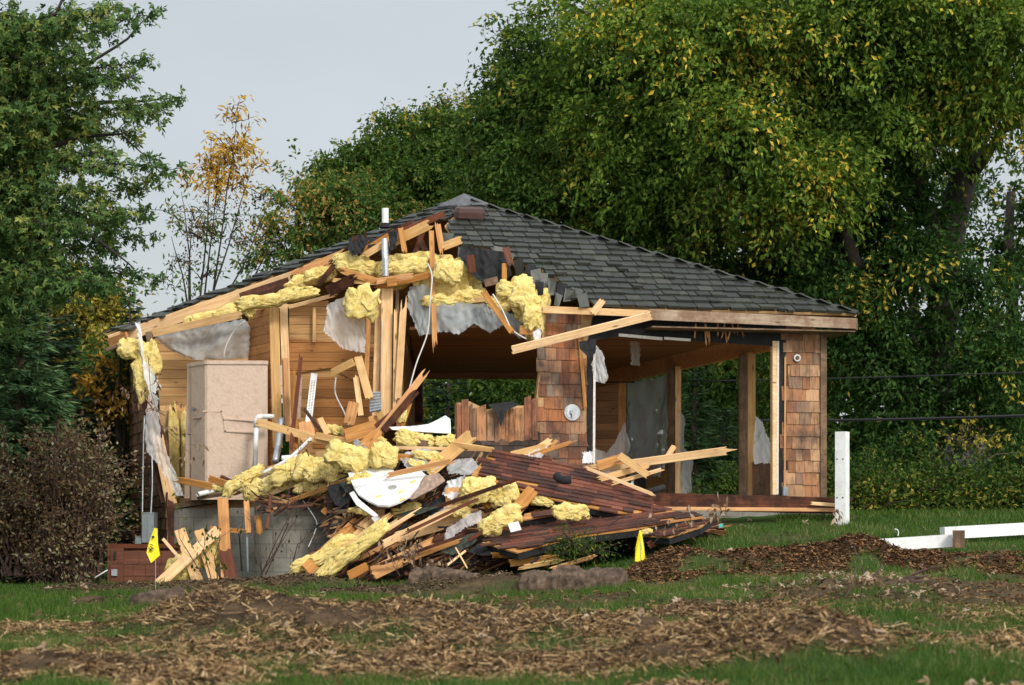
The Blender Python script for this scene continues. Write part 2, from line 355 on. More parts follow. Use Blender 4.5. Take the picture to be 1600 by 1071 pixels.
def film(name, col, alpha, rough=.4):
    m, nt, b = new_mat(name, rough, .3); b.inputs['Base Color'].default_value = (*col, 1)
    n = noise_t(nt, mapped(nt, (1.4, 1.4, .45)), 5, 3, .5); nt.links.new(rng_map(nt, n, .3, .7, alpha - .06, min(1, alpha + .06)), b.inputs['Alpha'])
    b.inputs['Transmission Weight'].default_value = 0; bump(nt, b, n, .7, .03)
    tr = N(nt, 'ShaderNodeBsdfTranslucent'); tr.inputs[0].default_value = (*col, 1); tp = N(nt, 'ShaderNodeBsdfTransparent')
    a = N(nt, 'ShaderNodeMixShader'); nt.links.new(rng_map(nt, n, .3, .7, .35, .15), a.inputs[0]); nt.links.new(b.outputs[0], a.inputs[1]); nt.links.new(tr.outputs[0], a.inputs[2])
    nt.links.new(a.outputs[0], nt.nodes['Material Output'].inputs[0]); return m
m_film = film('plastic_film', (.85, .84, .83), .5)
m_film2 = film('milky_film', (.88, .88, .88), .82)
m_filmg = film('grey_film', (.50, .53, .53), .62)
m_tar = plain('tar_paper', (.018, .018, .019), .9, var=.3, scale=12, bmp=.01)
m_white = plain('white_paint', (.80, .80, .78), .45, var=.05, scale=12, dirt=(.5, .47, .4))
m_white2 = plain('white_edge', (.74, .70, .62), .7, var=.12, scale=30)
m_pvc = plain('white_pvc', (.74, .73, .70), .35, var=.05, scale=10, dirt=(.45, .42, .36))
m_gel = plain('white_gelcoat', (.80, .80, .79), .25, var=.03, scale=5, dirt=(.62, .60, .55))
m_tan = plain('tan_fibreglass', (.60, .45, .345), .5, var=.035, scale=20, bmp=.01, dirt=(.40, .27, .19))
m_tan2 = plain('tan_fibreglass_back', (.36, .25, .19), .8, var=.2, scale=14, bmp=.01)
m_conc = None
def concrete():
    m, nt, b = new_mat('concrete_block', .9, .2); v = mapped(nt, (1, 1, 1), rnd=False)
    t = N(nt, 'ShaderNodeTexCoord'); br = N(nt, 'ShaderNodeTexBrick'); rt = N(nt, 'ShaderNodeMapping'); rt.inputs['Rotation'].default_value = (math.pi / 2, 0, 0)
    nt.links.new(t.outputs['Object'], rt.inputs[0]); nt.links.new(rt.outputs[0], br.inputs['Vector'])
    br.inputs['Scale'].default_value = 1; br.inputs['Brick Width'].default_value = .4; br.inputs['Row Height'].default_value = .2; br.inputs['Mortar Size'].default_value = .006; br.inputs['Mortar Smooth'].default_value = .2
    br.inputs['Color1'].default_value = (.25, .23, .195, 1); br.inputs['Color2'].default_value = (.30, .275, .235, 1); br.inputs['Mortar'].default_value = (.16, .15, .13, 1)
    col = mix(nt, br.outputs['Color'], (.09, .075, .055), rng_map(nt, noise_t(nt, v, 2.2, 7, .7), .46, .7, 0, .7))
    col = mix(nt, col, (.30, .28, .25), rng_map(nt, noise_t(nt, v, 5, 4, .7), .55, .7, 0, .35))
    nt.links.new(col, b.inputs['Base Color']); bump(nt, b, mix(nt, br.outputs['Fac'], noise_t(nt, v, 40, 3), .4), .5, .006); return m
m_conc = concrete()
m_metal = plain('grey_metal', (.28, .32, .33), .45, metal=.3, var=.1)
m_galv = plain('galvanised_metal', (.50, .53, .55), .35, metal=.6, var=.15, scale=20)
m_chrome = plain('chrome', (.42, .43, .44), .3, metal=.9, var=.15)
m_rust = plain('brown_metal', (.085, .042, .035), .5, metal=.1, var=.15)
m_capm = plain('cap_metal', (.13, .13, .135), .5, metal=.3, var=.2, scale=14)
m_black = plain('black_plastic', (.02, .02, .022), .4, var=.1)
m_yel = plain('yellow_vinyl', (.90, .74, .02), .4, var=.03)
m_bark = plain('bark', (.085, .062, .045), .9, var=.35, scale=9, bmp=.04, dirt=(.04, .045, .025))
m_barkd = plain('dark_bark', (.035, .025, .02), .9, var=.3, scale=9, bmp=.03)
m_twig = plain('twig_bark', (.09, .05, .04), .8, var=.3, scale=12)
m_wire = plain('wire_sheath', (.62, .60, .56), .45, var=.1)
m_cable = plain('black_cable', (.012, .012, .012), .5, var=.1)
m_soil = plain('caked_soil', (.13, .085, .055), .95, var=.42, scale=9, bmp=.06, dirt=(.045, .03, .02))
m_moss = plain('mossy_shake', (.05, .06, .045), .8, var=.4, scale=25, bmp=.01)

# ------------------------------------------------------------------ ground
def vnoise(x, y, s=0):
    xi = np.floor(x).astype(int); yi = np.floor(y).astype(int); fx = x - xi; fy = y - yi
    fx = fx * fx * (3 - 2 * fx); fy = fy * fy * (3 - 2 * fy)
    def h(a, b):
        n = (a * 374761393 + b * 668265263 + s * 1442695041) & 0x7fffffff
        n = ((n ^ (n >> 13)) * 1274126177) & 0x7fffffff
        return ((n ^ (n >> 16)) & 0xffff) / 65535.0
    return (h(xi, yi) * (1 - fx) + h(xi + 1, yi) * fx) * (1 - fy) + (h(xi, yi + 1) * (1 - fx) + h(xi + 1, yi + 1) * fx) * fy
def fbm(x, y, s=0, o=4):
    t = 0; a = .5
    for i in range(o): t = t + a * vnoise(x * 2 ** i, y * 2 ** i, s + i); a /= 2
    return t / (1 - .5 ** o)
GC = np.array([-400, 200, 600, 900, 1100, 1400, 1800.])
GY = np.array([0, 4, 11, 14, 18, 22, 24.5, 27, 29.5, 33, 60, 150, 900.])
GZ = np.array([[-1.6] * 7, [-1.55] * 7, [-1.49, -1.49, -1.48, -1.48, -1.48, -1.48, -1.48],
    [-1.38, -1.38, -1.38, -1.36, -1.36, -1.33, -1.33], [-1.31, -1.31, -1.28, -1.27, -1.24, -1.22, -1.22],
    [-1.35, -1.34, -1.30, -1.24, -1.10, -1.08, -1.08], [-1.36, -1.35, -1.30, -1.21, -.98, -.93, -.93],
    [-1.3, -1.27, -1.2, -.97, -.62, -.59, -.57], [-1.3, -1.3, -1.2, -.72, -.29, -.25, -.24],
    [-1.3, -1.3, -1.2, -.5, -.24, -.22, -.2], [-1, -1, -.8, -.3, 0, 0, 0], [0, 0, 0, 0, 0.5, .5, .5], [8] * 7])
# heaps: px, depth, half-width px, half-depth m, height, bareness
HEAPS = [(300, 14.9, 90, .7, 0.231, 1.4), (400, 14.5, 110, .9, 0.211, 1.4), (520, 14.2, 120, .9, 0.120, 1.4), (650, 14.3, 120, .8, 0.186, 1.4), (760, 13.7, 130, 1.0, 0.082, 1.4), (880, 14.2, 130, .9, 0.110, 1.4), (1010, 13.4, 150, .9, 0.073, 1.3),
    (1090, 12.3, 120, .8, 0.147, 1.4), (1230, 12.1, 110, .7, 0.223, 1.4), (1340, 11.9, 100, .6, 0.174, 1.3), (70, 12.0, 140, .6, 0.092, 1.3), (700, 11.9, 300, .9, 0.028, 1.2), (60, 14.8, 110, .6, 0.055, 1.1), (450, 12.9, 200, .5, 0.028, .8),
    (1420, 12.6, 120, .5, .05, .9), (1300, 14.2, 160, .5, .03, .8), (150, 16.5, 120, .5, .03, .8), (250, 13.4, 160, .5, .02, .8),
    (140, 25.6, 100, .7, .08, 1.2), (320, 25.4, 110, .8, .11, 1.2), (470, 25.2, 90, .7, .17, 1.2), (600, 24.0, 120, .7, .07, 1.2), (780, 23.0, 85, .5, .20, 1.3), (690, 23.7, 60, .4, .14, 1.3), (880, 22.6, 160, .8, .0, .9),
    (250, 19, 50, .4, .20, 1.3), (140, 19.3, 34, .3, .10, 1.1), (500, 18.8, 90, .35, .05, .9), (640, 20.0, 90, .5, .03, .8), (960, 18.6, 140, .6, .06, .8), (1040, 17.6, 160, .7, .03, .8), (720, 17.4, 130, .5, .05, .7),
    (1045, 23.7, 62, .8, .28, 1.3), (1180, 23.5, 90, .8, .22, 1.4), (1270, 23.5, 60, .7, .14, 1.4), (1340, 23.9, 55, .6, .31, 1.3), (1440, 23.6, 80, .7, .15, 1.3), (1560, 23.2, 65, .7, .15, 1.3), (1650, 23.2, 65, .7, .05, 1.3), (1180, 22.4, 150, .5, .02, 1.0),
    (1320, 20.3, 150, 1.1, .06, 1.0), (1520, 19.0, 130, 1.3, .04, .9), (1000, 19.8, 220, .7, .02, .8), (1300, 17.8, 240, .9, .02, .85), (1150, 16.2, 220, 1.2, .03, .75), (1480, 15.5, 220, 1.6, .03, .7), (760, 26.0, 70, .5, .05, .6), (400, 17.0, 150, .5, .03, .6), (1560, 12.5, 120, 1, .03, .6)]
def heaps(px, Y):
    z = 0; m = 0
    for (a, b, c, d, h, w) in HEAPS:
        g = np.exp(-((px - a) / c) ** 2 - ((Y - b) / d) ** 2); z = z + h * g; m = np.maximum(m, w * g ** .8)
    return z, m
def ground(X, Y):
    X = np.asarray(X, float); Y = np.asarray(Y, float); px = 800 + F * X / np.maximum(Y, .5)
    rows = np.stack([np.interp(px, GC, g) for g in GZ], -1)
    i = np.clip(np.searchsorted(GY, Y) - 1, 0, len(GY) - 2); t = np.clip((Y - GY[i]) / (GY[i + 1] - GY[i]), 0, 1)
    z = np.take_along_axis(rows, i[..., None], -1)[..., 0] * (1 - t) + np.take_along_axis(rows, (i + 1)[..., None], -1)[..., 0] * t
    hz, m = heaps(px, Y)
    bare = np.clip(m * 1.25 + (fbm(X * 1.7, Y * 1.1, 5) - .5) * 1.5 - .22, 0, 1)
    patch = np.clip((fbm(X * 1.1 + 40, Y * .6, 9) - .47) * 5, 0, .85) * (Y < 24) + np.clip((fbm(X * 1.1 + 40, Y * .6, 9) - .68) * 5, 0, .5) * (Y >= 24)
    bare = np.maximum(bare, patch)
    z = z + hz + (fbm(X * 2.2, Y * 1.8, 1) - .5) * .05 + (fbm(X * 9, Y * 9, 2) - .5) * (.03 + .09 * bare) + (fbm(X * 3.2, Y * 2.4, 12) - .58) * .13 * bare * (Y < 22.5)
    return z, bare
def gz(x, y): return float(ground(np.array([x]), np.array([y]))[0][0])
def GP(px, Y, dz=0):
    x = (px - 800) / F * Y; return Vector((x, Y, gz(x, Y) + dz))

cols_ = np.concatenate([np.linspace(-9000, -700, 12), np.arange(-600, 2200, 7), np.linspace(2300, 10000, 12)])
rows_ = np.concatenate([np.geomspace(1, 9, 14), np.arange(9.3, 32, .07), np.geomspace(32.2, 900, 60)])
gx, gy = np.meshgrid(cols_, rows_); GXw = (gx - 800) / F * gy; GZw, GB = ground(GXw, gy)
nr, nc = gx.shape; idx = np.arange(nr * nc).reshape(nr, nc)
gf = np.stack([idx[:-1, :-1], idx[:-1, 1:], idx[1:, 1:], idx[1:, :-1]], -1).reshape(-1, 4)
mg, nt, b = new_mat('ground', .95, .1)
at = N(nt, 'ShaderNodeAttribute'); at.attribute_name = 'bare'; v = mapped(nt, (1, 1, 1), rnd=False)
soil = ramp(nt, noise_t(nt, v, 5, 8, .7), [(.3, (.035, .024, .016)), (.5, (.09, .058, .034)), (.7, (.17, .11, .06))])
turf = ramp(nt, noise_t(nt, v, 3, 8, .7), [(.3, (.02, .045, .01)), (.55, (.045, .09, .018)), (.75, (.09, .10, .03))])
nt.links.new(mix(nt, turf, soil, at.outputs['Fac']), b.inputs['Base Color']); bump(nt, b, noise_t(nt, v, 30, 6, .7), 1, .03)
go = mk('ground', np.stack([GXw, gy, GZw], -1).reshape(-1, 3), gf, mg, M=Matrix.Identity(4), smooth=True); tag(go, kind='structure')
go.data.attributes.new('bare', 'FLOAT', 'POINT').data.foreach_set('value', GB.reshape(-1).astype(np.float32))

# ------------------------------------------------------------------ planes of the house
A = P(725, 312, 32.0); Rp = P(1340, 490, 29.3); E1 = P(1020, 482, 28.66)
eu = (Rp - E1); eu.z = 0; eu.normalize(); en = Vector((eu.y, -eu.x, 0))           # along the eave, outwards
EZ = Rp.z
def on_eave(px):
    k = (px - 800) / F; s = (k * Rp.y - Rp.x) / (-eu.x + k * eu.y) * -1
    s = (Rp.x - k * Rp.y) / (eu.x - k * eu.y); q = Rp - eu * s; q.z = EZ; return q
Mp = on_eave(600); Lp = P(165, 520, 31.8)
roof1 = Plane(A, Rp, Mp); roof2 = Plane(A, Mp, Lp)
Rw = Vector((4.66, 29.62, 0))
F1v = vplane(Rw, Rw - eu * 3); Mw = F1v.hit(602, 700); LF = P(258, 700, 30.3); F2v = vplane(LF, Mw); F3v = vplane(LF, P(203, 700, 33.6))
RB = Vector((1.55, 36.6, 0)); RI = Vector((4.25, 29.75, 0)); sidev = vplane(RI, RB); backv = vplane(RB, RB - Vector((3, 0, 0)))
LB = P(203, 700, 33.6)

# ------------------------------------------------------------------ the house
house = empty('damaged_house', (0, 31, -1.3), 'half demolished cedar shingled house with grey hip roof, its front left corner torn open', 'house')
H = house
# floor slab and foundation
CI = Vector((-3.4, 36.9, 0))
fp = [Mw, Rw, Vector((1.9, 37.0, 0)), CI, LB, LF]
mb = MB(); mb.prism([Vector((p.x, p.y, -.16)) for p in [q + (Vector((-.9, 32.5, 0)) - q).normalized() * .22 for q in fp]], (0, 0, .16)); mb.build('floor', m_ply, H)
def vwall(name, a, b, z0, z1, t, mat, parent=H):
    a = Vector((a[0], a[1], 0)); b = Vector((b[0], b[1], 0)); d = (b - a).normalized(); n = Vector((d.y, -d.x, 0))
    if n.dot(CAM - a) < 0: n = -n
    mb = MB(); mb.prism([a + UP * z0, b + UP * z0, b + UP * z1, a + UP * z1], -n * t); return mb.build(name, mat, parent)
vwall('foundation_wall', LF + (Mw - LF).normalized() * .03, Mw, -2.0, -.165, .2, m_conc)
vwall('foundation_wall', Mw + eu * .02, Rw - eu * .03, -2.0, -.165, .2, m_conc)
vwall('foundation_wall', Rw, (2.0, 37.0, 0), -1.5, -.165, .2, m_conc)
# curved concrete curb near the pile
mb = MB(); nseg = 22; c0 = P(468, 800, 28.9); ring = []
for i in range(nseg + 1):
    t = math.pi * (1.0 + i / nseg); ring.append((c0.x + math.cos(t) * .64, c0.y + math.sin(t) * .55 - .1))
for i in range(nseg):
    (x0, y0), (x1, y1) = ring[i], ring[i + 1]
    k = 1.0
    def inn(x, y): return (c0.x + (x - c0.x) * .82, c0.y + (y - c0.y) * .82)
    a0, a1 = inn(x0, y0), inn(x1, y1)
    mb.box8([(x0, y0, -1.7), (x1, y1, -1.7), (*a1, -1.7), (*a0, -1.7), (x0, y0, -.06), (x1, y1, -.06), (*a1, -.06), (*a0, -.06)])
mb.build('concrete_footing', m_conc, H)
# ceiling
cz = 2.45
cpoly = [P(640, 0, 29.3), P(846, 0, 28.75), F1v.hit(1205, 0) + Vector((0, .12, 0)), RB + Vector((.1, 0, 0)), Vector((-1.75, 36.6, 0))]
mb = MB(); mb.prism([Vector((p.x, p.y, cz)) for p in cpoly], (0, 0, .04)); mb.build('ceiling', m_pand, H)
# roof: deck, shingles
deckpx = [(727, 316), (1336, 489), (1020, 481), (935, 474), (905, 460), (882, 440), (852, 424), (815, 410), (790, 390), (735, 383), (713, 376), (695, 352)]
roof = slab('roof', roof1, deckpx, .035, m_ply, H, off=-.015)
uv1 = (eu, roof1.n.cross(eu).normalized() * (1 if roof1.n.cross(eu).z > 0 else -1))
shp = [(727, 313), (1345, 491), (1020, 483), (930, 478), (895, 468), (878, 445), (846, 428), (812, 414), (786, 394), (733, 388), (706, 380), (694, 352), (703, 338)]
shingles('roof_shingles', roof1, shp, .225, (.13, .27), .034, m_roof, roof, uv=uv1, off=.004, seed=4, jit=.02, loose=.022, gap=.006, origin=Rp)
d2 = [(167, 521), (725, 314), (700, 336), (660, 342), (640, 350), (600, 367), (530, 391), (455, 419), (300, 477), (215, 508)]
r2 = slab('roof', roof2, d2, .03, m_ply, H, off=-.015)
u2 = (Mp - Lp); u2.z = 0; u2.normalize(); v2 = roof2.n.cross(u2).normalized(); v2 = v2 if v2.z > 0 else -v2
shingles('roof_shingles', roof2, [(162, 524), (725, 308), (706, 348), (660, 350), (636, 350), (600, 368), (530, 393), (455, 421), (300, 479), (215, 511)], .20, (.13, .28), .034, m_roof, r2, uv=(u2, v2), seed=5, jit=.03, loose=.03, origin=Lp)
# back roof faces
eLB = Vector((-7.0, 35.0, EZ)); eC = Vector((-3.6, 37.8, EZ)); eR = Vector((2.6, 37.9, EZ))
for a_, b_ in ((Lp, eLB), (eLB, eC), (eC, eR), (eR, Rp)):
    mb = MB(); nrm = (b_ - a_).cross(A - a_).normalized(); nrm = nrm if nrm.z > 0 else -nrm
    q = [a_ - nrm * .02, b_ - nrm * .02, A - nrm * .02]; mb.prism(q, -nrm * .04); s = mb.build('roof', m_ply, H)
    pl = Plane(a_, b_, A); pl.n = nrm; uu = (b_ - a_).normalized(); vv = nrm.cross(uu); vv = vv if vv.z > 0 else -vv
    mb = MB(); r = random.Random(3); L = (b_ - a_).length; S = (A - a_).dot(vv); apu = (A - a_).dot(uu)
    for row in range(int(S / .262)):
        v0 = row * .262; f = v0 / S; x = apu * f; x1 = L + (apu - L) * f
        while x < x1:
            w = r.uniform(.2, .34)
            def pt(a, b, c): return a_ + uu * a + vv * b + nrm * c
            xe = min(x + w - .003, x1)
            if xe > x: mb.box8([pt(x, v0, 0), pt(xe, v0, 0), pt(xe, v0 + .29, -.01), pt(x, v0 + .29, -.01), pt(x, v0, .028), pt(xe, v0, .028), pt(xe, v0 + .29, .004), pt(x, v0 + .29, .004)])
            x += w
    mb.build('roof_shingles', m_roof, s)
# hip caps
mb = MB(); d = (Rp - A); L = d.length; d.normalize(); n1 = roof1.n; s1 = n1.cross(d).normalized(); s1 = s1 if s1.y < 0 else -s1
plR = Plane(A, Rp, eR); n3 = plR.n if plR.n.z > 0 else -plR.n; s3 = n3.cross(d).normalized(); s3 = s3 if s3.y > 0 else -s3
k = int(L / .27); r = random.Random(2)
for i in range(1, k + 1):
    t1 = i * L / k; t0 = t1 - .33; h = .03 + r.random() * .008; w = .10
    a0 = A + d * t0; a1 = A + d * t1; upv = (n1 + n3).normalized()
    for s_, nn in ((s1, n1), (s3, n3)):
        mb.box8([a0, a1 + upv * .01, a1 + s_ * w + nn * .006, a0 + s_ * w, a0 + upv * .015, a1 + upv * h * 1.5, a1 + s_ * w + nn * h, a0 + s_ * w + nn * .02])
mb.build('hip_cap', m_roof, roof)
# metal cap on the peak and the brown roof vent
mb = MB(); base = []
for p in ((683, 333), (700, 325), (768, 321)): pass
capz = A.z + .05; rad = .46
ringp = [A + (q - A).normalized() * rad for q in (Rp, Mp, Lp, eLB, eC, eR)]
ap = A + UP * .10; base = [p + UP * .055 for p in ringp]
n = len(base); mb.add([ap] + base + [p - UP * .02 for p in base], [(0, 1 + (i + 1) % n, 1 + i) for i in range(n)] + [(1 + i, 1 + (i + 1) % n, 1 + n + (i + 1) % n, 1 + n + i) for i in range(n)])
mb.build('peak_cap', m_capm, H)
vc = roof1.hit(733, 343); uu, vv = uv1
mb = MB(); nn = (roof1.n + UP * .6).normalized(); v_ = nn.cross(uu).normalized()
if v_.z < 0: v_ = -v_
def rbox(c, a, b_, h, ch):
    pts = []
    for (sx, sy) in ((-1, -.55), (-.8, -1), (.8, -1), (1, -.55), (1, .55), (.8, 1), (-.8, 1), (-1, .55)): pts.append((sx * a, sy * b_))
    lo = [c + uu * x + v_ * y for x, y in pts]; hi = [c + uu * x * ch + v_ * y * ch + nn * h for x, y in pts]
    mid = [c + uu * x + v_ * y + nn * h * .6 for x, y in pts]; k = 8
    mb.add(lo + mid + hi, [(i, (i + 1) % k, (i + 1) % k + k, i + k) for i in range(k)] + [(i + k, (i + 1) % k + k, (i + 1) % k + 2 * k, i + 2 * k) for i in range(k)] + [tuple(range(2 * k, 3 * k))])
rbox(vc + nn * .03, .235, .13, .15, .9); mb.build('roof_vent', m_rust, H)
# vent pipe
vp = P(602, 0, 31.0)
def zat(py, Y): return CZ + (HZ - py) / F * Y
mb = MB(); mb.tube([(vp.x, vp.y, zat(352, 31)), (vp.x, vp.y, zat(326, 31))], .053, 16); mb.build('vent_pipe', m_white, H)
mb = MB(); mb.tube([(vp.x, vp.y, zat(356, 31)), (vp.x, vp.y, zat(349, 31))], [.085, .06], 16); mb.build('pipe_collar', m_tar, H)
mb = MB(); mb.tube([P(603, 432, 29.2), P(602, 405, 29.2), P(601, 375, 29.3)], .05, 14); mb.build('vent_pipe', m_galv, H)
# fascia and soffit
fa = P(1019, 492, 28.62); fb = P(1337, 506, 29.27)
board('fascia', fa, fb, .155, .04, m_fascia, H, torn=(.12, 0))
mb = MB(); fe = fb - en * .02 + eu * .01
mb.prism([fe + UP * .075, fe - UP * .085, fe - UP * .085 - en * .9, fe + UP * .075 - en * .9], eu * .03); mb.build('fascia_end', m_old, H)
mb = MB(); q0 = F1v.hit(1228, 520); q1 = fb.copy(); zz = zat(519, 29.3)
mb.prism([Vector((fa.x, fa.y + .05, zz)), Vector((fb.x, fb.y + .03, zz)), Vector((fb.x, fb.y, zz)) - en * .9, Vector((fa.x, fa.y, zz)) - en * .45], (0, 0, .02)); mb.build('soffit', m_old, H)
# header over the wide opening, with black paper band
slab('header', F1v, [(846, 478), (1040, 486), (1228, 500), (1228, 533), (1205, 537), (930, 516), (846, 508)], .14, m_lum2, H, off=-.005)
slab('felt_band', F1v, [(926, 494), (1040, 486), (1228, 502), (1228, 543), (1200, 541), (1080, 533), (960, 527), (918, 534)], .004, m_tar, H, off=.012)
board('drip_strip', F1v.hit(966, 524) + en * .03, F1v.hit(1034, 530) + en * .03, .045, .012, m_white2, H)
board('drip_strip', F1v.hit(1037, 529) + en * .03, F1v.hit(1078, 532) + en * .03, .04, .012, m_white2, H)
r = random.Random(5)
for i in range(11):
    x = r.uniform(1085, 1160); a = F1v.hit(x, r.uniform(505, 516)) + en * .04; board('splinter', a, a + Vector((r.uniform(-.04, .04), 0, -r.uniform(.08, .2))), .025, .01, m_lum2, H, torn=(.03, .08), seed=i)
# stub wall between the openings, with shingles
w = slab('shingled_wall', F1v, [(848, 492), (925, 500), (925, 728), (840, 760), (713, 760), (713, 630), (733, 627), (760, 640), (800, 634), (818, 634), (838, 622), (846, 560)], .13, m_ply, H, off=-.004)
shingles('wall_shingles', F1v, [(847, 492), (911, 494), (905, 560), (917, 575), (917, 730), (840, 730), (842, 560)], .178, (.10, .20), .016, m_pier, w, uv=(eu, UP), seed=11, off=.003, origin=Rw)
m_wshlow = shake('very_dark_wall_shingles', [(.06, .035, .025), (.10, .055, .035), (.045, .03, .025), (.16, .09, .055), (.08, .06, .05)], .6, .8, (.02, .016, .014))
shingles('wall_shingles', F1v, [(713, 686), (838, 686), (838, 760), (713, 760)], .178, (.08, .18), .016, m_wshlow, w, uv=(eu, UP), seed=12, off=.003, origin=Rw)  # lower rows of the low wall use much darker shingles
mb = MB(); r = random.Random(8); x = 713.0; tops = [(713, 627), (722, 625), (735, 632), (748, 640), (756, 628), (765, 640), (778, 646), (800, 644), (812, 640), (815, 622), (836, 621), (839, 600)]
while x < 838:
    w_ = r.uniform(5, 17); x1 = min(x + w_, 840); tp_ = np.interp((x + x1) / 2, [t[0] for t in tops], [t[1] for t in tops]) + r.uniform(-5, 5); o_ = en * r.uniform(.012, .03)
    q = [F1v.hit(x + .3, 690 + r.uniform(-2, 2)), F1v.hit(x1 - .3, 690 + r.uniform(-2, 2)), F1v.hit(x1 - .3 - r.uniform(0, 2), tp_ + r.uniform(-4, 4)), F1v.hit(x + .3, tp_ + r.uniform(-4, 4))]
    mb.prism([k_ + o_ for k_ in q], -en * .01); x = x1
mb.build('torn_wall_shingles', m_wsho, w)
mb = MB(); c = F1v.hit(782, 634) + en * .02
for i in range(9): pass
sheet('torn_felt', [(762, 632, 28.45), (800, 627, 28.5), (812, 632, 28.5), (790, 642, 28.4), (783, 668, 28.35), (776, 645, 28.4)], m_tar, w, amp=.03, cuts=2, seed=4)
# trims of the stub wall
board('felt_strip', F1v.hit(921, 532) + en * .02, F1v.hit(920, 722) + en * .02, .07, .012, m_tar, H, torn=(.03, .05))
board('white_casing', F1v.hit(926, 555) + en * .03 + eu * .02, F1v.hit(925, 724) + en * .03 + eu * .02, .035, .05, m_white2, H, torn=(.05, .02))
board('loose_trim', F1v.hit(905, 535) + en * .05, F1v.hit(913, 636) + en * .05, .05, .02, m_lum2, H, torn=(.1, .05), roll=.2)
# right wall
w = slab('shingled_wall', F1v, [(1218, 510), (1291, 517), (1291, 786), (1218, 786)], .13, m_ply, H, off=-.004)
slab('felt_strip', F1v, [(1217, 536), (1231, 536), (1230, 775), (1217, 775)], .005, m_tar, w, off=.004)
shingles('wall_shingles', F1v, [(1229, 514), (1281, 518), (1281, 780), (1227, 780), (1229, 700), (1224, 680), (1229, 600)], .178, (.09, .22), .016, m_wsh, w, uv=(eu, UP), seed=21, off=.006, origin=Rw - eu * .09)
mb = MB(); c = F1v.hit(1285.5, 640); z0, z1 = zat(784, 29.5), zat(518, 29.5)
mb.box(Vector((c.x, c.y, (z0 + z1) / 2)) + en * .02, eu * .048, en * .022, UP * (z1 - z0) / 2); mb.build('corner_board', m_old, w)
c = F1v.hit(1209, 650); mb = MB(); mb.box(Vector((c.x, c.y + .02, (zat(774, 29.5) + zat(533, 29.5)) / 2)), eu * .032, en * .05, UP * 1.135); mb.build('door_jamb', m_lum, H)
board('white_casing', F1v.hit(1215, 534) + en * .02, F1v.hit(1214, 772) + en * .02, .032, .04, m_white2, H, torn=(.01, .03))
board('torn_trim', F1v.hit(1226, 560) + en * .03, F1v.hit(1225, 768) + en * .03, .03, .02, m_lum2, H, torn=(.05, .1), seed=3)
def ebox(px, py, r_, parent):
    c = F1v.hit(px, py) + en * .035; mb = MB(); mb.tube([c - en * .02, c + en * .02], r_ * 1.0, 8); o = mb.build('electrical_box', m_galv, parent)
    mb = MB(); mb.tube([c + en * .021, c + en * .035], r_ * .55, 12); mb.build('cover', m_old, o)
ebox(1244, 560, .055, w)
mb = MB(); c = F1v.hit(1225, 768) + en * .05; mb.box(c, eu * .037, en * .03, UP * .065); mb.build('outlet_box', m_metal, w)
mb = MB(); c = F1v.hit(893, 645) + en * .03; mb.tube([c - en * .0, c + en * .015], .118, 32); o = mb.build('valve_plate', m_chrome, H)
mb = MB(); mb.tube([c + en * .016, c + en * .022], .088, 28); mb.build('plate_recess', m_galv, o)
mb = MB(); mb.tube([c + en * .016, c + en * .06], [.045, .035], 20); mb.box(c + en * .06 - UP * .03, eu * .014, en * .012, UP * .045); mb.build('handle', m_chrome, o)
# side wall seen through the opening: header, posts, windows
sz = lambda py, pl, px: pl.hit(px, py).z
slab('inner_header', sidev, [(930, 575), (1210, 512), (1210, 545), (930, 606)], .12, m_lum2, H, off=0)
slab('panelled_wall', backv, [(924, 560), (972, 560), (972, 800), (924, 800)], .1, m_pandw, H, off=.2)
def post(name, px, wpx, pl, py0, py1, depth, mat, off=0.0):
    a = pl.hit(px - wpx / 2, py0); b_ = pl.hit(px + wpx / 2, py0); z1 = a.z; z0 = pl.hit(px, py1).z; d = Vector((b_.x - a.x, b_.y - a.y, 0))
    # keep posts square: face the room
    m_ = (a + b_) / 2; w_ = wpx / F * m_.y / 2; mb = MB()
    c = Vector((m_.x, m_.y + off, (z0 + z1) / 2)); M = Matrix.Translation(c) @ Matrix.Rotation(math.radians(90), 4, 'Y')
    h = abs(z1 - z0) / 2
    v = [(sx * h, sy * depth / 2, sz_ * w_) for sx in (-1, 1) for sy in (-1, 1) for sz_ in (-1, 1)]
    f = [(0, 1, 3, 2), (4, 6, 7, 5), (0, 4, 5, 1), (2, 3, 7, 6), (0, 2, 6, 4), (1, 5, 7, 3)]
    return mk(name, v, f, mat, H, M=M, world=False)
post('post', 972, 12, sidev, 595, 800, .12, m_lum2); post('post', 1052, 17, sidev, 575, 782, .14, m_old); post('stud', 1059, 9, sidev, 574, 780, .09, m_lum, -.05)
post('post', 1161, 13, sidev, 555, 776, .14, m_old); post('stud', 1174, 12, sidev, 552, 776, .10, m_lum, .0)
slab('panelled_wall', sidev, [(1176, 722), (1206, 722), (1206, 776), (1176, 776)], .08, m_old, H, off=.01)
slab('panelled_wall', sidev, [(1010, 712), (1048, 706), (1048, 778), (1010, 784)], .08, m_ply, H, off=.01)
# back wall around the rear window
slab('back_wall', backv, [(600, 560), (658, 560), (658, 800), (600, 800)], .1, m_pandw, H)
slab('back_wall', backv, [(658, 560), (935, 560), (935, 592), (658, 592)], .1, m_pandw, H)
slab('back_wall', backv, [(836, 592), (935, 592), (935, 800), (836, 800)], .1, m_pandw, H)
slab('back_wall', backv, [(658, 705), (836, 705), (836, 800), (658, 800)], .1, m_pandw, H)
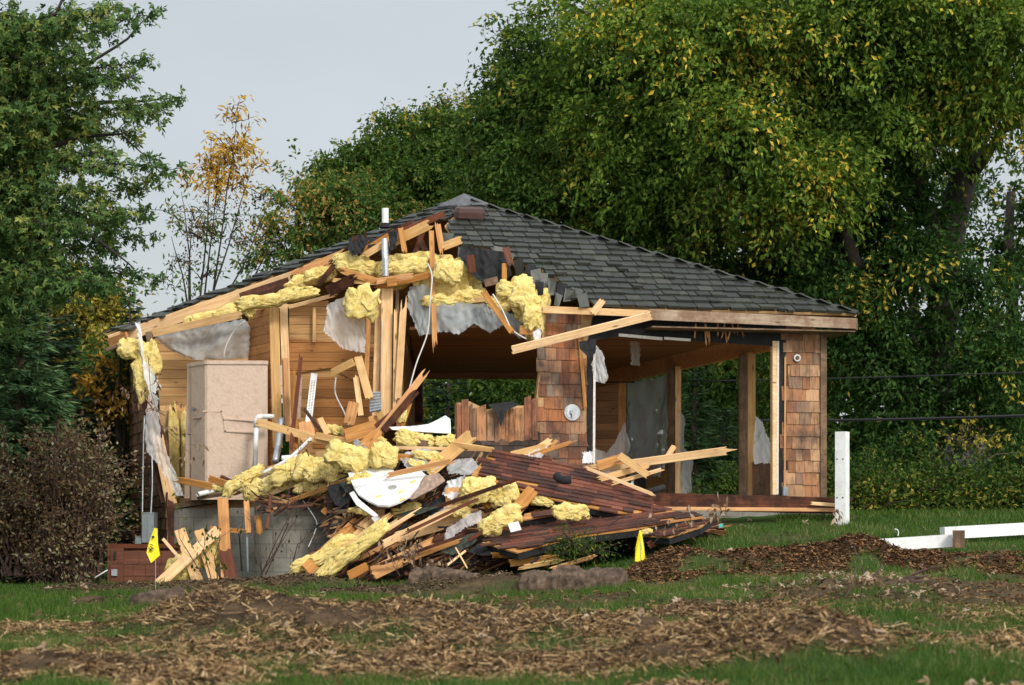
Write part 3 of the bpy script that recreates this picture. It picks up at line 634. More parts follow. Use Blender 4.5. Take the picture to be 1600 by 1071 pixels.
# partition between the rooms and the left rooms
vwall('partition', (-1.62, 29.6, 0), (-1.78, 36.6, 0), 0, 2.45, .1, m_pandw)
pan = Plane(P(450, 600, 30.2), P(600, 600, 30.2), P(450, 500, 30.2))
slab('panelled_wall', pan, [(452, 476), (513, 470), (513, 486), (600, 470), (600, 760), (452, 760)], .06, m_pan, H)
slab('loose_panelling', pan, [(450, 532), (470, 530), (540, 538), (590, 545), (592, 560), (560, 556), (592, 568), (590, 620), (520, 575), (450, 585)], .02, m_pano, H, off=.05)
slab('loose_panelling', pan, [(495, 590), (560, 588), (585, 600), (585, 700), (490, 700)], .02, m_pano, H, off=.03)
ret = vplane(P(388, 600, 30.9), P(424, 600, 30.0)); slab('panelled_wall', ret, [(388, 487), (422, 478), (422, 780), (388, 780)], .06, m_pano, H)
lb = Plane(P(240, 600, 31.6), P(400, 600, 31.6), P(240, 500, 31.6))
slab('panelled_wall', lb, [(238, 530), (398, 500), (398, 642), (250, 642), (246, 590)], .06, m_pan, H)
slab('stud_bay', lb, [(246, 642), (398, 642), (398, 790), (246, 790)], .03, m_ply, H)
for i, x in enumerate((272, 292, 320)): lump('insulation_filling', x, 712, 31.5, 18, 140, m_ins, H, d=.12, seed=i, amp=.08, box=6, sub=4)
slab('sill_plate', F2v, [(258, 789), (300, 783), (352, 777), (352, 784), (258, 797)], .14, m_old, H, off=.02)
# left side wall
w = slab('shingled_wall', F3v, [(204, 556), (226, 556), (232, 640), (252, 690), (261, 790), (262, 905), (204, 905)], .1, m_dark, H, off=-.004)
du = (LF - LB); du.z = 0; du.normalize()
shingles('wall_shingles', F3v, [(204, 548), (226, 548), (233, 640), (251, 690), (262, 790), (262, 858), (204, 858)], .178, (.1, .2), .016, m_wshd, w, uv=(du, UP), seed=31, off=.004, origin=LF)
board('edge_stud', P(215, 565, 30.9), P(258, 785, 30.25), .13, .04, m_dark, H, torn=(.3, .05))
board('torn_sheathing', P(248, 690, 30.3), P(268, 788, 30.2), .17, .02, m_lum, H, torn=(.35, .01), seed=8)
board('stud', P(228, 545, 30.5), P(236, 640, 30.5), .09, .04, m_lum2, H, torn=(.02, .2))
board('stud', P(232, 520, 31.3), P(240, 560, 31.0), .1, .04, m_old, H)
# rafters on the left
def B(name, x0, y0, Y0, x1, y1, Y1, w, t=.04, mat=m_lum, parent=H, roll=0, torn=(0, 0), seed=None): return board(name, P(x0, y0, Y0), P(x1, y1, Y1), w, t, mat, parent, roll, torn, seed)
B('rafter', 172, 533, 31.6, 456, 434, 31.2, .19, .05, m_lum)
B('rafter_tail', 172, 538, 31.5, 200, 528, 31.3, .19, .05, m_lum2)
B('rafter', 456, 434, 31.3, 560, 390, 31.4, .19, .05, m_lum2, torn=(0, .15))
B('collar_tie', 240, 521, 31.0, 376, 492, 30.6, .12, .05, m_lum, torn=(.05, .03))
B('rafter', 376, 466, 31.1, 452, 441, 31.1, .16, .05, m_dark); B('block', 458, 430, 31.0, 462, 452, 31.0, .10, .05, m_dark); B('block', 470, 425, 31.0, 474, 450, 31.0, .10, .05, m_lum2)
B('top_plate', 378, 484, 30.4, 452, 478, 30.2, .05, .12, m_lum); B('top_plate', 452, 480, 30.1, 520, 462, 30.0, .06, .12, m_lum, torn=(0, .1))
B('soffit_edge', 172, 545, 31.6, 196, 536, 31.5, .05, .3, m_old)
# studs
B('stud', 428, 478, 29.7, 434, 700, 29.7, .145, .05, m_lum, torn=(.02, 0), seed=1); B('stud', 443, 476, 29.8, 449, 660, 29.8, .12, .05, m_lum, torn=(.02, .1))
B('stud', 446, 560, 29.75, 450, 690, 29.75, .07, .05, m_lum2); B('batten', 491, 480, 30.1, 491, 535, 30.1, .05, .03, m_lum)
B('corner_post', 605, 452, 29.1, 602, 668, 29.1, .17, .14, m_lum, seed=2); B('stud', 592, 460, 29.2, 586, 650, 29.2, .09, .09, m_lum, torn=(.02, .0)); B('stud', 577, 470, 29.3, 572, 600, 29.3, .07, .09, m_lum2)
B('corner_post', 621, 455, 29.3, 617, 660, 29.3, .05, .12, m_old)
B('broken_stud', 622, 620, 28.9, 630, 486, 28.9, .10, .04, m_lum, torn=(.1, .3), seed=6); B('broken_stud', 616, 640, 28.95, 618, 490, 28.95, .05, .04, m_lum, torn=(.1, .3), seed=7)
B('hanging_stud', 674, 362, 29.2, 679, 532, 28.9, .075, .04, m_lum2, torn=(.03, .2), seed=8)
B('truss_web', 664, 352, 29.8, 640, 420, 29.6, .08, .04, m_dark); B('truss_web', 655, 370, 29.9, 672, 412, 29.9, .09, .04, m_dark)
B('ceiling_joist', 592, 448, 29.1, 670, 430, 29.1, .10, .05, m_lum2, torn=(.1, .12)); B('ceiling_joist', 540, 425, 29.0, 604, 445, 29.0, .10, .05, m_lum2, torn=(.2, .1), seed=9)
B('ceiling_joist', 522, 438, 29.1, 590, 443, 29.0, .06, .05, m_lum, torn=(.05, .2), seed=4); B('ceiling_joist', 590, 440, 28.9, 640, 432, 28.9, .09, .07, m_lum2, torn=(.05, .15), seed=11)
B('ceiling_joist', 515, 455, 29.2, 545, 440, 29.0, .16, .06, m_dark, torn=(.1, .2)); B('joist_end', 605, 442, 28.85, 620, 440, 28.85, .12, .1, m_lum2)
B('ceiling_joist', 670, 478, 29.3, 808, 462, 28.9, .07, .05, m_lum, torn=(.05, .04), seed=12); B('ceiling_joist', 770, 470, 29.0, 812, 460, 28.9, .08, .05, m_lum, torn=(0, .1))
B('broken_rafter', 567, 396, 29.6, 608, 372, 29.5, .14, .05, m_lum2, torn=(.06, .02), seed=5); B('broken_rafter', 610, 380, 29.5, 668, 352, 29.4, .15, .05, m_lum, torn=(.12, .1), seed=6)
B('broken_rafter', 572, 398, 29.4, 602, 380, 29.4, .10, .05, m_lum, torn=(.05, .0), seed=66)
B('broken_rafter', 626, 358, 29.4, 632, 392, 29.3, .08, .05, m_lum2, torn=(.05, .2), seed=7); B('broken_rafter', 684, 353, 29.5, 690, 388, 29.4, .09, .04, m_lum2, torn=(.1, .2), seed=13)
B('broken_rafter', 500, 442, 29.6, 556, 374, 29.5, .08, .05, m_dark, torn=(.2, .1), seed=14); B('broken_rafter', 478, 445, 30.0, 505, 415, 30.0, .10, .05, m_lum2, torn=(.05, .2), seed=15)
B('broken_rafter', 555, 420, 29.7, 570, 370, 29.6, .06, .04, m_dark, torn=(.1, .1)); B('broken_sheathing', 694, 385, 29.1, 718, 376, 29.1, .12, .02, m_lum, torn=(.12, .1), seed=16)
B('broken_sheathing', 520, 410, 30.2, 640, 352, 30.4, .10, .02, m_dark, torn=(.2, .2), seed=17); B('broken_sheathing', 600, 375, 29.9, 690, 336, 30.4, .10, .02, m_redw, torn=(.2, .2), seed=18)
B('broken_rafter', 735, 400, 28.9, 738, 425, 28.9, .11, .05, m_redw, torn=(.03, .03)); B('cripple_stud', 788, 412, 28.9, 788, 445, 28.9, .075, .05, m_lum2)
B('broken_sheathing', 790, 388, 28.9, 797, 410, 28.85, .10, .02, m_redw, torn=(.08, .08), seed=19)
B('hanging_joist', 757, 458, 28.7, 799, 518, 28.4, .085, .05, m_lum2, torn=(.1, .06), seed=20)
B('gable_block', 757, 443, 29.0, 778, 438, 29.0, .11, .04, m_old)
B('top_plate', 848, 484, 28.45, 1005, 490, 28.6, .10, .06, m_lum, torn=(.03, .15), seed=21); B('plate_end', 926, 490, 28.3, 940, 472, 28.3, .10, .09, m_lum, torn=(.02, .05))
B('blocking', 812, 516, 28.4, 836, 517, 28.4, .13, .04, m_lum2)
B('wall_sheathing', 648, 500, 36.5, 652, 660, 36.5, .2, .03, m_dark)
# hanging felt and torn shingles along the broken roof edge
hang = [(735, 402, 30, 22), (760, 405, 24, 24), (778, 398, 20, 22), (745, 418, 22, 28), (763, 425, 22, 20), (722, 396, 16, 20), (795, 408, 14, 26), (812, 418, 16, 26), (826, 428, 14, 28), (838, 435, 16, 26), (850, 442, 14, 30),
        (863, 448, 14, 28), (878, 455, 16, 26), (890, 462, 16, 22), (900, 460, 18, 20), (912, 468, 16, 20), (843, 452, 14, 22), (872, 468, 12, 20), (700, 372, 18, 14), (602, 388, 20, 24), (586, 380, 22, 16), (614, 378, 14, 26)]
for i, (x, y, w_, h_) in enumerate(hang):
    rr = random.Random(i); Y = roof1.hit(x, y).y - rr.uniform(.05, .15); Y = min(Y, 29.6); a = rr.uniform(-.35, .35)
    pts = [(-w_ / 2, -h_ / 2), (w_ / 2, -h_ / 2 + rr.uniform(-3, 3)), (w_ / 2 + rr.uniform(-4, 2), h_ / 2 + rr.uniform(-6, 4)), (-w_ / 2 + rr.uniform(-2, 3), h_ / 2)]
    q = [(x + u_ * math.cos(a) - v_ * math.sin(a), y + u_ * math.sin(a) + v_ * math.cos(a)) for u_, v_ in pts]
    dd = [Y, Y + rr.uniform(-.1, .1), Y - rr.uniform(0, .15), Y - rr.uniform(0, .15)]
    mb = MB(); mb.prism([P(*q[k], dd[k]) for k in range(4)], (0, .012, 0)); mb.build('loose_shingle', m_roof if i % 4 else m_tar, roof)
sheet('torn_felt', [(546, 372, 29.5), (562, 366, 29.5), (576, 374, 29.4), (566, 394, 29.3), (550, 400, 29.3), (543, 388, 29.3)], m_tar, H, amp=.05, seed=1)
sheet('torn_felt', [(606, 362, 29.3), (622, 360, 29.3), (618, 388, 29.2), (610, 392, 29.2)], m_tar, H, amp=.05, seed=2)
sheet('torn_felt', [(720, 384, 29.3), (790, 393, 29.1), (800, 430, 29.0), (760, 446, 29.0), (738, 430, 29.0), (716, 400, 29.1)], m_tar, H, amp=.06, seed=3)
sheet('torn_felt', [(905, 534, 28.2), (932, 530, 28.2), (930, 552, 28.15), (920, 560, 28.15), (906, 545, 28.15)], m_tar, H, amp=.03, seed=5, cuts=3)
# attic and wall insulation still in place
for i, (x, y, Y, w_, h_, ro, dp) in enumerate([(640, 418, 29.3, 80, 26, -8, .3), (700, 446, 29.35, 76, 66, 4, .4), (672, 430, 29.5, 60, 50, 0, .3), (735, 465, 29.2, 50, 26, -4, .3), (722, 438, 29.5, 60, 60, 0, .3), (645, 424, 29.5, 110, 36, -4, .3), (590, 425, 29.7, 60, 30, 0, .3), (845, 470, 28.9, 30, 40, 0, .3), (655, 412, 29.6, 110, 30, 0, .3), (556, 415, 29.6, 70, 30, 10, .3),
        (805, 452, 28.9, 60, 34, -10, .3), (826, 480, 28.75, 50, 44, 30, .3), (835, 505, 28.6, 30, 48, 0, .25), (330, 496, 31.2, 90, 20, -17, .2), (500, 430, 29.8, 50, 22, -10, .3), (475, 440, 30.4, 60, 20, -15, .2), (690, 470, 29.1, 60, 20, -3, .3), (780, 478, 29.0, 40, 22, 8, .3)]):
    lump('insulation_filling', x, y, Y, w_, h_, m_ins, H, rot=ro, d=dp, seed=40 + i, amp=.14)

# ------------------------------------------------------------------ things in and around the wreck
GROUPS = {'board': 'broken boards of the wreck', 'beam': 'beams in the debris pile', 'insulation': 'torn pieces of yellow insulation', 'plastic sheet': 'torn plastic sheets', 'felt': 'scraps of roofing felt', 'timber': 'white timbers on the lawn', 'branch': 'fallen branches', 'roof piece': 'pieces of fallen roof'}
def T(o, label, cat, group=None, kind=None): return tag(o, label, cat, group or GROUPS.get(cat), kind)
# tan shower unit
sh = empty('shower_unit', P(355, 782, 29.7), 'tall tan moulded shower stall standing exposed in the torn open left room', 'shower')
sY = 29.55
pts = [(293, 30.1), (297, sY + .45), (299, sY + .35), (320, sY - .02), (324, sY - .04), (412, sY), (418, sY + .04), (419, sY + .5)]
mb = MB(); zt = zat(566, sY); zb = zat(781, sY)
lo = [Vector(((x - 800) / F * Y + (.0), Y, zb)) for x, Y in pts]; hi = [Vector(((x - 800) / F * Y, Y, zt)) for x, Y in pts]
k = len(pts); mb.add(lo + hi, [(i, (i + 1) % k, (i + 1) % k + k, i + k) for i in range(k)] + [tuple(range(k, 2 * k)), tuple(range(k))[::-1]])
mb.build('shell', m_tan, sh)
mb = MB(); cc = sum(hi, Vector()) / k
lip = [cc + (p - cc) * 1.015 + Vector((0, -.015, 0)) for p in hi]; n2 = len(lip)
mb.add([p - UP * .035 for p in lip] + [p + UP * .02 for p in lip], [(i, (i + 1) % k, (i + 1) % k + k, i + k) for i in range(k)] + [tuple(range(k, 2 * k)), tuple(range(k))[::-1]])
mb.build('top_flange', m_tan, sh)
mb = MB(); mb.prism([P(293, 568, 30.08), P(299, 568, 30.0), P(296, 779, 29.95), P(288, 779, 30.02)], (0, .03, 0)); mb.build('side_flange', m_tan, sh)
def ridge(name, pp, w=.022, d=.03):
    mb = MB()
    for (a, b_) in zip(pp[:-1], pp[1:]):
        A_, B_ = P(*a, sY - .03), P(*b_, sY - .03); dd = (B_ - A_).normalized(); mb.box((A_ + B_) / 2, (B_ - A_) / 2 + dd * w / 2, Vector((0, d, 0)), dd.cross(Vector((0, 1, 0))) * w / 2)
    mb.build(name, m_tan, sh)
ridge('moulded_ledge', [(318, 643), (346, 643), (350, 657), (352, 674), (398, 676)], .02, .012); ridge('moulded_shelf', [(353, 655), (396, 658)], .015, .012)
mb = MB(); c = P(304, 640, 29.72); mb.tube([c, c + Vector((-.03, -.05, 0))], .03, 10); mb.build('fitting', m_chrome, sh)
mb = MB(); mb.tube([P(302, 655, 29.76), P(315, 653, 29.62)], .014, 6); mb.build('bracket', m_tan2, sh)

def tube_thing(name, pp, r, mat, label, cat, sides=10, group=None, smooth=True, rag=None):
    mb = MB()
    if len(pp) > 2:   # smooth the path
        q = [P(*p) for p in pp]; out = []
        for i in range(len(q) - 1):
            p0, p1, p2, p3 = q[max(i - 1, 0)], q[i], q[i + 1], q[min(i + 2, len(q) - 1)]
            for s in range(5):
                t = s / 5; out.append(.5 * ((2 * p1) + (p2 - p0) * t + (2 * p0 - 5 * p1 + 4 * p2 - p3) * t * t + (3 * p1 - p0 - 3 * p2 + p3) * t ** 3))
        out.append(q[-1])
    else: out = [P(*p) for p in pp]
    mb.tube(out, r, sides); o = mb.build(name, mat, None, smooth=smooth); return T(o, label, cat, group)
# white drain pipe with elbow beside the shower
pr = empty('drain_pipe', P(400, 735, 29.2), 'white plastic drain pipe with elbow rising beside the tan shower stall', 'pipe')
mb = MB(); mb.tube([P(398, 735, 29.2), P(401, 662, 29.2)], .036, 12); mb.build('riser', m_pvc, pr, smooth=True)
mb = MB(); mb.tube([P(401, 668, 29.2), P(401, 656, 29.2), P(404, 652, 29.2), P(410, 651, 29.2)], .044, 12); mb.build('elbow', m_pvc, pr, smooth=True)
mb = MB(); mb.tube([P(408, 651, 29.2), P(428, 651, 29.25)], .036, 12); mb.build('arm', m_pvc, pr, smooth=True)
def hollow(name, a, b, r, label):
    a = P(*a); b = P(*b); mb = MB(); mb.tube([a, b], r, 14, cap=False); mb.tube([a, b], r * .8, 14, cap=False); o = mb.build(name, m_pvc, None, smooth=True); return T(o, label, 'pipe')
hollow('drain_pipe', (309, 773, 28.4), (352, 763, 28.8), .036, 'short white pipe poking out left under the insulation below the shower stall')
hollow('drain_pipe', (440, 716, 28.3), (476, 713, 28.4), .034, 'short white pipe end lying level just right of the tan shower base')
tube_thing('metal_channel', [(410, 740, 28.3), (450, 718, 28.3), (486, 685, 28.5)], .028, m_pvc, 'long white channel leaning up and right above the left insulation', 'channel', 5)
tube_thing('torn_duct', [(430, 722, 28.9), (436, 690, 29.1), (440, 655, 29.3)], .05, m_galv, 'crumpled silvery duct beside the double stud', 'duct', 9)
# slotted white standard and steel connector
sb = empty('shelf_standard', P(487, 650, 29.4), 'white slotted shelf standard leaning on the cedar panelled wall', 'shelf track')
a = P(491, 584, 29.5); b_ = P(481, 668, 29.2); o = board('rail', a, b_, .095, .02, m_white, sb)
mb = MB(); M_ = WM[o.name]; L = (b_ - a).length
for i in range(24):
    x = .12 + i * .025
    for y in (-.018, .018): mb.add([M_ @ Vector((x + dx, y + dy, .0115)) for dx, dy in ((0, -.012), (.011, -.012), (.011, .012), (0, .012))], [(0, 1, 2, 3)])
mb.build('slot', m_black, o)
board_c = [P(576, 613, 28.75), P(594, 612, 28.75), P(596, 642, 28.7), P(578, 646, 28.7)]
bm_v = []; nn_ = 14
for i in range(nn_ + 1):
    t = i / nn_; l = board_c[0].lerp(board_c[3], t); r_ = board_c[1].lerp(board_c[2], t); z = Vector((0, -.02 * (i % 2), 0)); bm_v += [l + z, r_ + z]
T(mk('corrugated_sheet', bm_v, [(2 * i, 2 * i + 1, 2 * i + 3, 2 * i + 2) for i in range(nn_)], m_galv), 'small piece of corrugated grey metal hung between broken studs', 'metal sheet')
# cables hanging
r3 = .011
tube_thing('hanging_cable', [(668, 412, 28.8), (675, 432, 28.75), (672, 470, 28.7), (668, 520, 28.7), (650, 570, 28.6), (636, 622, 28.5)], r3, m_wire, 'white cable hanging in front of the dark middle opening', 'cable', 5)
tube_thing('hanging_cable', [(770, 460, 28.6), (785, 485, 28.5), (800, 515, 28.4), (822, 530, 28.4)], r3 * 1.1, m_wire, 'white cable looping by the hanging broken joist right of centre', 'cable', 5)
tube_thing('hanging_cable', [(382, 502, 30.3), (364, 520, 30.4), (352, 545, 30.4), (350, 560, 30.4)], r3, m_wire, 'white cable curving across the plastic above the shower stall', 'cable', 5)
tube_thing('hanging_cable', [(525, 590, 29.3), (524, 615, 29.2), (538, 645, 29.0), (545, 665, 28.8)], r3, m_wire, 'white cable dangling in front of the orange panelling', 'cable', 5)
tube_thing('hanging_cable', [(597, 500, 29.0), (596, 600, 29.0), (596, 648, 29.0)], .007, m_wire, 'straight white cable running down the big corner post', 'cable', 5)
tube_thing('conduit', [(222, 835, 30.1), (224, 700, 30.3), (226, 650, 30.4)], .013, m_galv, 'left of two thin conduits on the dark shingled side wall', 'conduit', 6)
tube_thing('conduit', [(235, 812, 30.1), (238, 755, 30.2), (237, 700, 30.4)], .013, m_galv, 'shorter right hand conduit rising from the grey electric meter', 'conduit', 6)
tube_thing('cable', [(468, 775, 28.2), (492, 810, 27.9), (494, 825, 27.6), (482, 855, 27.2)], .008, m_wire, 'thin white cable hanging over the grey block foundation', 'cable', 5)
mt = empty('electric_meter', P(231, 850, 29.9), 'grey electric meter cabinet mounted low on the dark side wall', 'meter box')
mb = MB(); c = P(232, 825, 29.9); mb.abox(c.x - .09, c.x + .09, 29.85, 30.15, zat(848, 29.9), zat(803, 29.9)); mb.build('cabinet', m_metal, mt)
mb = MB(); mb.abox(c.x - .095, c.x + .095, 29.84, 30.12, zat(803, 29.9), zat(801, 29.9)); mb.abox(c.x - .005, c.x + .005, 29.84, 29.85, zat(846, 29.9), zat(805, 29.9)); mb.build('lid', m_metal, mt)
mb = MB(); mb.abox(c.x - .2, c.x - .1, 29.88, 30.15, zat(850, 29.9), zat(838, 29.9)); mb.build('junction_box', m_metal, mt)

# red brown panel door lying by the corner
dr = empty('cabinet_door', P(222, 912, 28.9), 'dark red shingled door panel standing on edge at the left corner', 'door')
def dbox(x0, x1, y0, y1, Y, t, name, mat, par=dr):
    mb = MB(); a, b2 = P(x0, y1, Y), P(x1, y0, Y); mb.abox(a.x, b2.x, Y, Y + t, a.z, b2.z); return mb.build(name, mat, par)
dbox(168, 281, 850, 857, 28.85, .05, 'top_rail', m_redw); dbox(168, 193, 857, 911, 28.85, .05, 'stile', m_redw); dbox(168, 171, 850, 912, 28.8, .14, 'edge_board', m_redw)
pnl = dbox(193, 281, 857, 911, 28.89, .02, 'panel', m_dark)
dpl = Plane(P(168, 900, 28.88), P(280, 900, 28.88), P(168, 860, 28.88)); shingles('panel_shingles', dpl, [(193, 862), (281, 862), (281, 912), (193, 912)], .165, (.12, .24), .012, m_redw, pnl, uv=(Vector((1, 0, 0)), UP), seed=5)
dbox(178, 181, 862, 874, 28.82, .03, 'handle', m_black); dbox(174, 183, 890, 900, 28.82, .03, 'hinge', m_galv)
tube_thing('white_stake', [(148, 903, 28.5), (168, 891, 28.6)], .01, m_white, 'thin white stick leaning against the left of the red door panel', 'stick', 5)

# flags
def flag(px, py0, py1, Y, label, em, lean, outline):
    f = empty('marker_flag', GP(px, Y), label, 'flag', 'yellow marker flags')
    mb = MB(); g = GP(px + lean, Y); mb.tube([g, P(px, py0 + 4, Y)], .004, 5); mb.build('wire_stem', m_galv, f)
    v = []; ou = outline; n = len(ou)
    fr = [P(x, y, Y + .03 * math.sin((x * .5 + y * .2))) for x, y in ou]
    o = MB(); o.prism(fr, (0, .002, 0)); o = o.build('pennant', m_yel, f)
    if em:
        mb = MB(); c = P(239, 839.5, Y - .045); mb.tube([c, c + Vector((0, .003, 0))], .017, 10)
        for (x0, y0, x1, y1) in ((232, 856, 238, 862), (233, 862, 237, 857), (235, 854, 240, 858), (234, 851, 239, 852)):
            a, b2 = P(x0, y0, Y - .045), P(x1, y1, Y - .045); d_ = (b2 - a).normalized(); mb.box((a + b2) / 2, (b2 - a) / 2, Vector((0, .002, 0)), d_.cross(Vector((0, 1, 0))) * .005)
        mb.build('emblem', m_black, f)
flag(243, 826, 880, 24.6, 'yellow marker flag with black mark in front of the red door panel', True, 0, [(241, 825), (246, 826), (247, 850), (250, 868), (236, 880), (229, 864), (232, 850)])
flag(1000, 829, 885, 24.2, 'plain yellow marker flag standing beside the right mulch heap', False, 2, [(999, 829), (1002, 829), (1006, 852), (1009, 880), (1007, 885), (992, 877), (993, 856)])

# white post and white timbers
wp = empty('white_post', GP(1316, 28.4), 'upright white square post on the lawn right of the house', 'post')
gp = GP(1316, 28.4); M = Matrix.Rotation(math.radians(40), 3, 'Z'); zt = zat(675, 28.4)
ux, uy = Vector((math.cos(.52), -math.sin(.52), 0)), Vector((math.sin(.52), math.cos(.52), 0)); hw = .079
mb = MB(); mb.box(Vector((gp.x, gp.y, (gp.z - .15 + zt) / 2)), ux * hw, uy * hw, UP * (zt - gp.z + .15) / 2); mb.build('shaft', m_white, wp)
mb = MB()
for px_, py_ in ((1309, 718), (1309, 760), (1322, 718), (1322, 778), (1311, 790), (1321, 792)):
    c = P(px_, py_, 28.22 + (.06 if px_ < 1313 else .0)); mb.box(c + Vector((0, -.01, 0)), Vector((.008, 0, 0)), Vector((0, .01, 0)), UP * .01)
mb = MB()
for s_ in (-.6, .5):
    for zz in (zat(718, 28.4), zat(778, 28.4)): c = Vector((gp.x, gp.y, zz)) - uy * (hw + .002) + ux * hw * s_; mb.box(c, ux * .009, uy * .003, UP * .009)
    for zz in (zat(730, 28.4), zat(790, 28.4)): c = Vector((gp.x, gp.y, zz)) - ux * (hw + .002) + uy * hw * s_; mb.box(c, uy * .009, ux * .003, UP * .009)
mb.build('bolt_hole', m_black, wp)
def timber(name, x0, x1, Y0, Y1, y0t, y1t, wd, mat, label, cat='timber'):
    a = P(x0, y0t, Y0); b2 = P(x1, y1t, Y1); h = .16; d_ = (b2 - a).normalized(); yy = Vector((-d_.y, d_.x, 0)).normalized(); zz = d_.cross(yy)
    M_ = frame(d_, yy, zz, (a + b2) / 2); L = (b2 - a).length / 2
    v = [(sx * L, sy, sz_) for sx in (-1, 1) for sy in (0, wd) for sz_ in (-h, 0)]
    return T(mk(name, v, [(0, 1, 3, 2), (4, 6, 7, 5), (0, 4, 5, 1), (2, 3, 7, 6), (0, 2, 6, 4), (1, 5, 7, 3)], mat, None, M=M_, world=False), label, cat)
timber('white_timber', 1349, 1488, 25.2, 25.1, 844, 835, .12, m_white, 'white painted timber lying on the grass with wood block at its right end')
timber('white_timber', 1476, 1640, 26.2, 26.6, 824, 815, .14, m_white, 'farther white painted timber running out of the right edge of the photo')
o = board('wood_block', P(1498, 829, 24.95), P(1498, 856, 24.95), .15, .15, m_old); T(o, 'short brown wood block upright between the two white timbers', 'block')
tube_thing('bent_wire', [(1403, 838, 25.0), (1404, 832, 25), (1402, 828, 25), (1398, 827, 25)], .007, m_white, 'small white bent hook sticking up behind the near white timber', 'wire', 5)

# fallen beam in front of the right opening
bb = board('fallen_beam', P(1012, 783, 28.2), P(1320, 791, 28.9), .24, .16, m_dark, torn=(.1, .3), seed=4); T(bb, 'long dark brown beam lying along the foot of the right opening', 'beam')
board('split_edge', P(1030, 795, 28.1), P(1290, 797, 28.75), .055, .05, m_lum2, bb, torn=(.1, .4), seed=5)
T(board('wood_shard', P(1270, 787, 28.6), P(1312, 790, 28.7), .05, .02, m_lum, torn=(.05, .1)), 'pale wood shard between the dark fallen beam and the white post', 'shard')

# big roof pieces
def chunk(name, a, b, c, poly, label, seed, t=.11, exp=.125, wr=(.14, .34), mat=m_brsh, ulen=None):
    pl = Plane(a, b, c); u = (Vector(b) - Vector(a)).normalized(); v = pl.n.cross(u).normalized(); v = v if v.z > 0 else -v
    ps = [pl.hit(*p) for p in poly]; cen = sum(ps, Vector()) / len(ps); e = empty(name, cen, label, 'roof piece', GROUPS['roof piece'])
    mb = MB(); mb.prism([p - pl.n * .01 for p in ps], -pl.n * .02); mb.build('decking', m_lum2, e)
    mb = MB(); mb.prism([cen + (p - cen) * .98 - pl.n * .035 for p in ps], -pl.n * (t - .03)); mb.build('underlay', m_tar, e)
    shingles('shingles', pl, poly, exp, wr, .017, mat, e, uv=(u, v), seed=seed, origin=Vector(a), jit=.012, loose=.012, keep=.985)
    return e, pl
c1, p1 = chunk('roof_section', P(735, 742, 27.0), P(1040, 800, 26.9), P(768, 703, 27.9), [(768, 703), (850, 714), (927, 735), (985, 760), (1014, 776), (1020, 786), (1046, 797), (1060, 803), (960, 800), (868, 780), (800, 760), (737, 741)], 'large brown shingled roof slab sloping across the top of the debris pile', 3)
c2, p2 = chunk('roof_section', P(753, 847, 26.0), P(1000, 812, 26.4), P(919, 803, 27.1), [(753, 847), (780, 834), (812, 822), (870, 810), (919, 802), (1051, 797), (1100, 807), (1060, 812), (990, 826), (911, 836), (858, 848), (807, 862)], 'lower brown shingled roof slab resting near the grass, below the large one', 6, wr=(.2, .4), exp=.15)
c3, p3 = chunk('roof_section', P(815, 806, 26.6), P(868, 797, 26.7), P(850, 790, 26.8), [(815, 812), (820, 802), (868, 794), (870, 803)], 'small dark shingled strip wedged between the two brown roof slabs', 8)
c4, p4 = chunk('roof_section', P(980, 835, 26.2), P(1060, 820, 26.3), P(1020, 815, 26.8), [(965, 828), (1000, 818), (1070, 806), (1110, 810), (1095, 822), (1045, 838), (990, 835)], 'ragged shingle patch at the right tip of the debris pile', 9, wr=(.15, .3))
T(board('roof_edge_board', P(805, 866, 25.85), P(912, 838, 26.1), .06, .03, m_lum, torn=(.1, .1), seed=2), 'pale split board along the front edge of the lower roof slab', 'board')
T(board('roof_edge_board', P(920, 733, 27.4), P(1018, 772, 27.0), .05, .03, m_lum, torn=(.1, .15), seed=3), 'pale split strip along the upper right edge of the large roof slab', 'board')
T(board('red_board', P(1013, 853, 25.9), P(1072, 821, 26.1), .10, .03, m_redw, torn=(.02, .03)), 'dark red board slanting at the right end of the debris pile', 'board')
T(tube_thing('roof_pipe_boot', [(870, 744, 26.9), (878, 750, 26.8), (892, 750, 26.8)], .06, m_tar, '', 'pipe boot', 9), 'black rubber pipe boot lying on the large brown roof slab', 'pipe boot')
T(tube_thing('felt_roll', [(1010, 770, 27.2), (1024, 766, 27.2), (1037, 762, 27.3)], .045, m_tar, '', 'felt roll', 9), 'dark roll of roofing felt at the right tip of the large roof slab', 'felt roll')

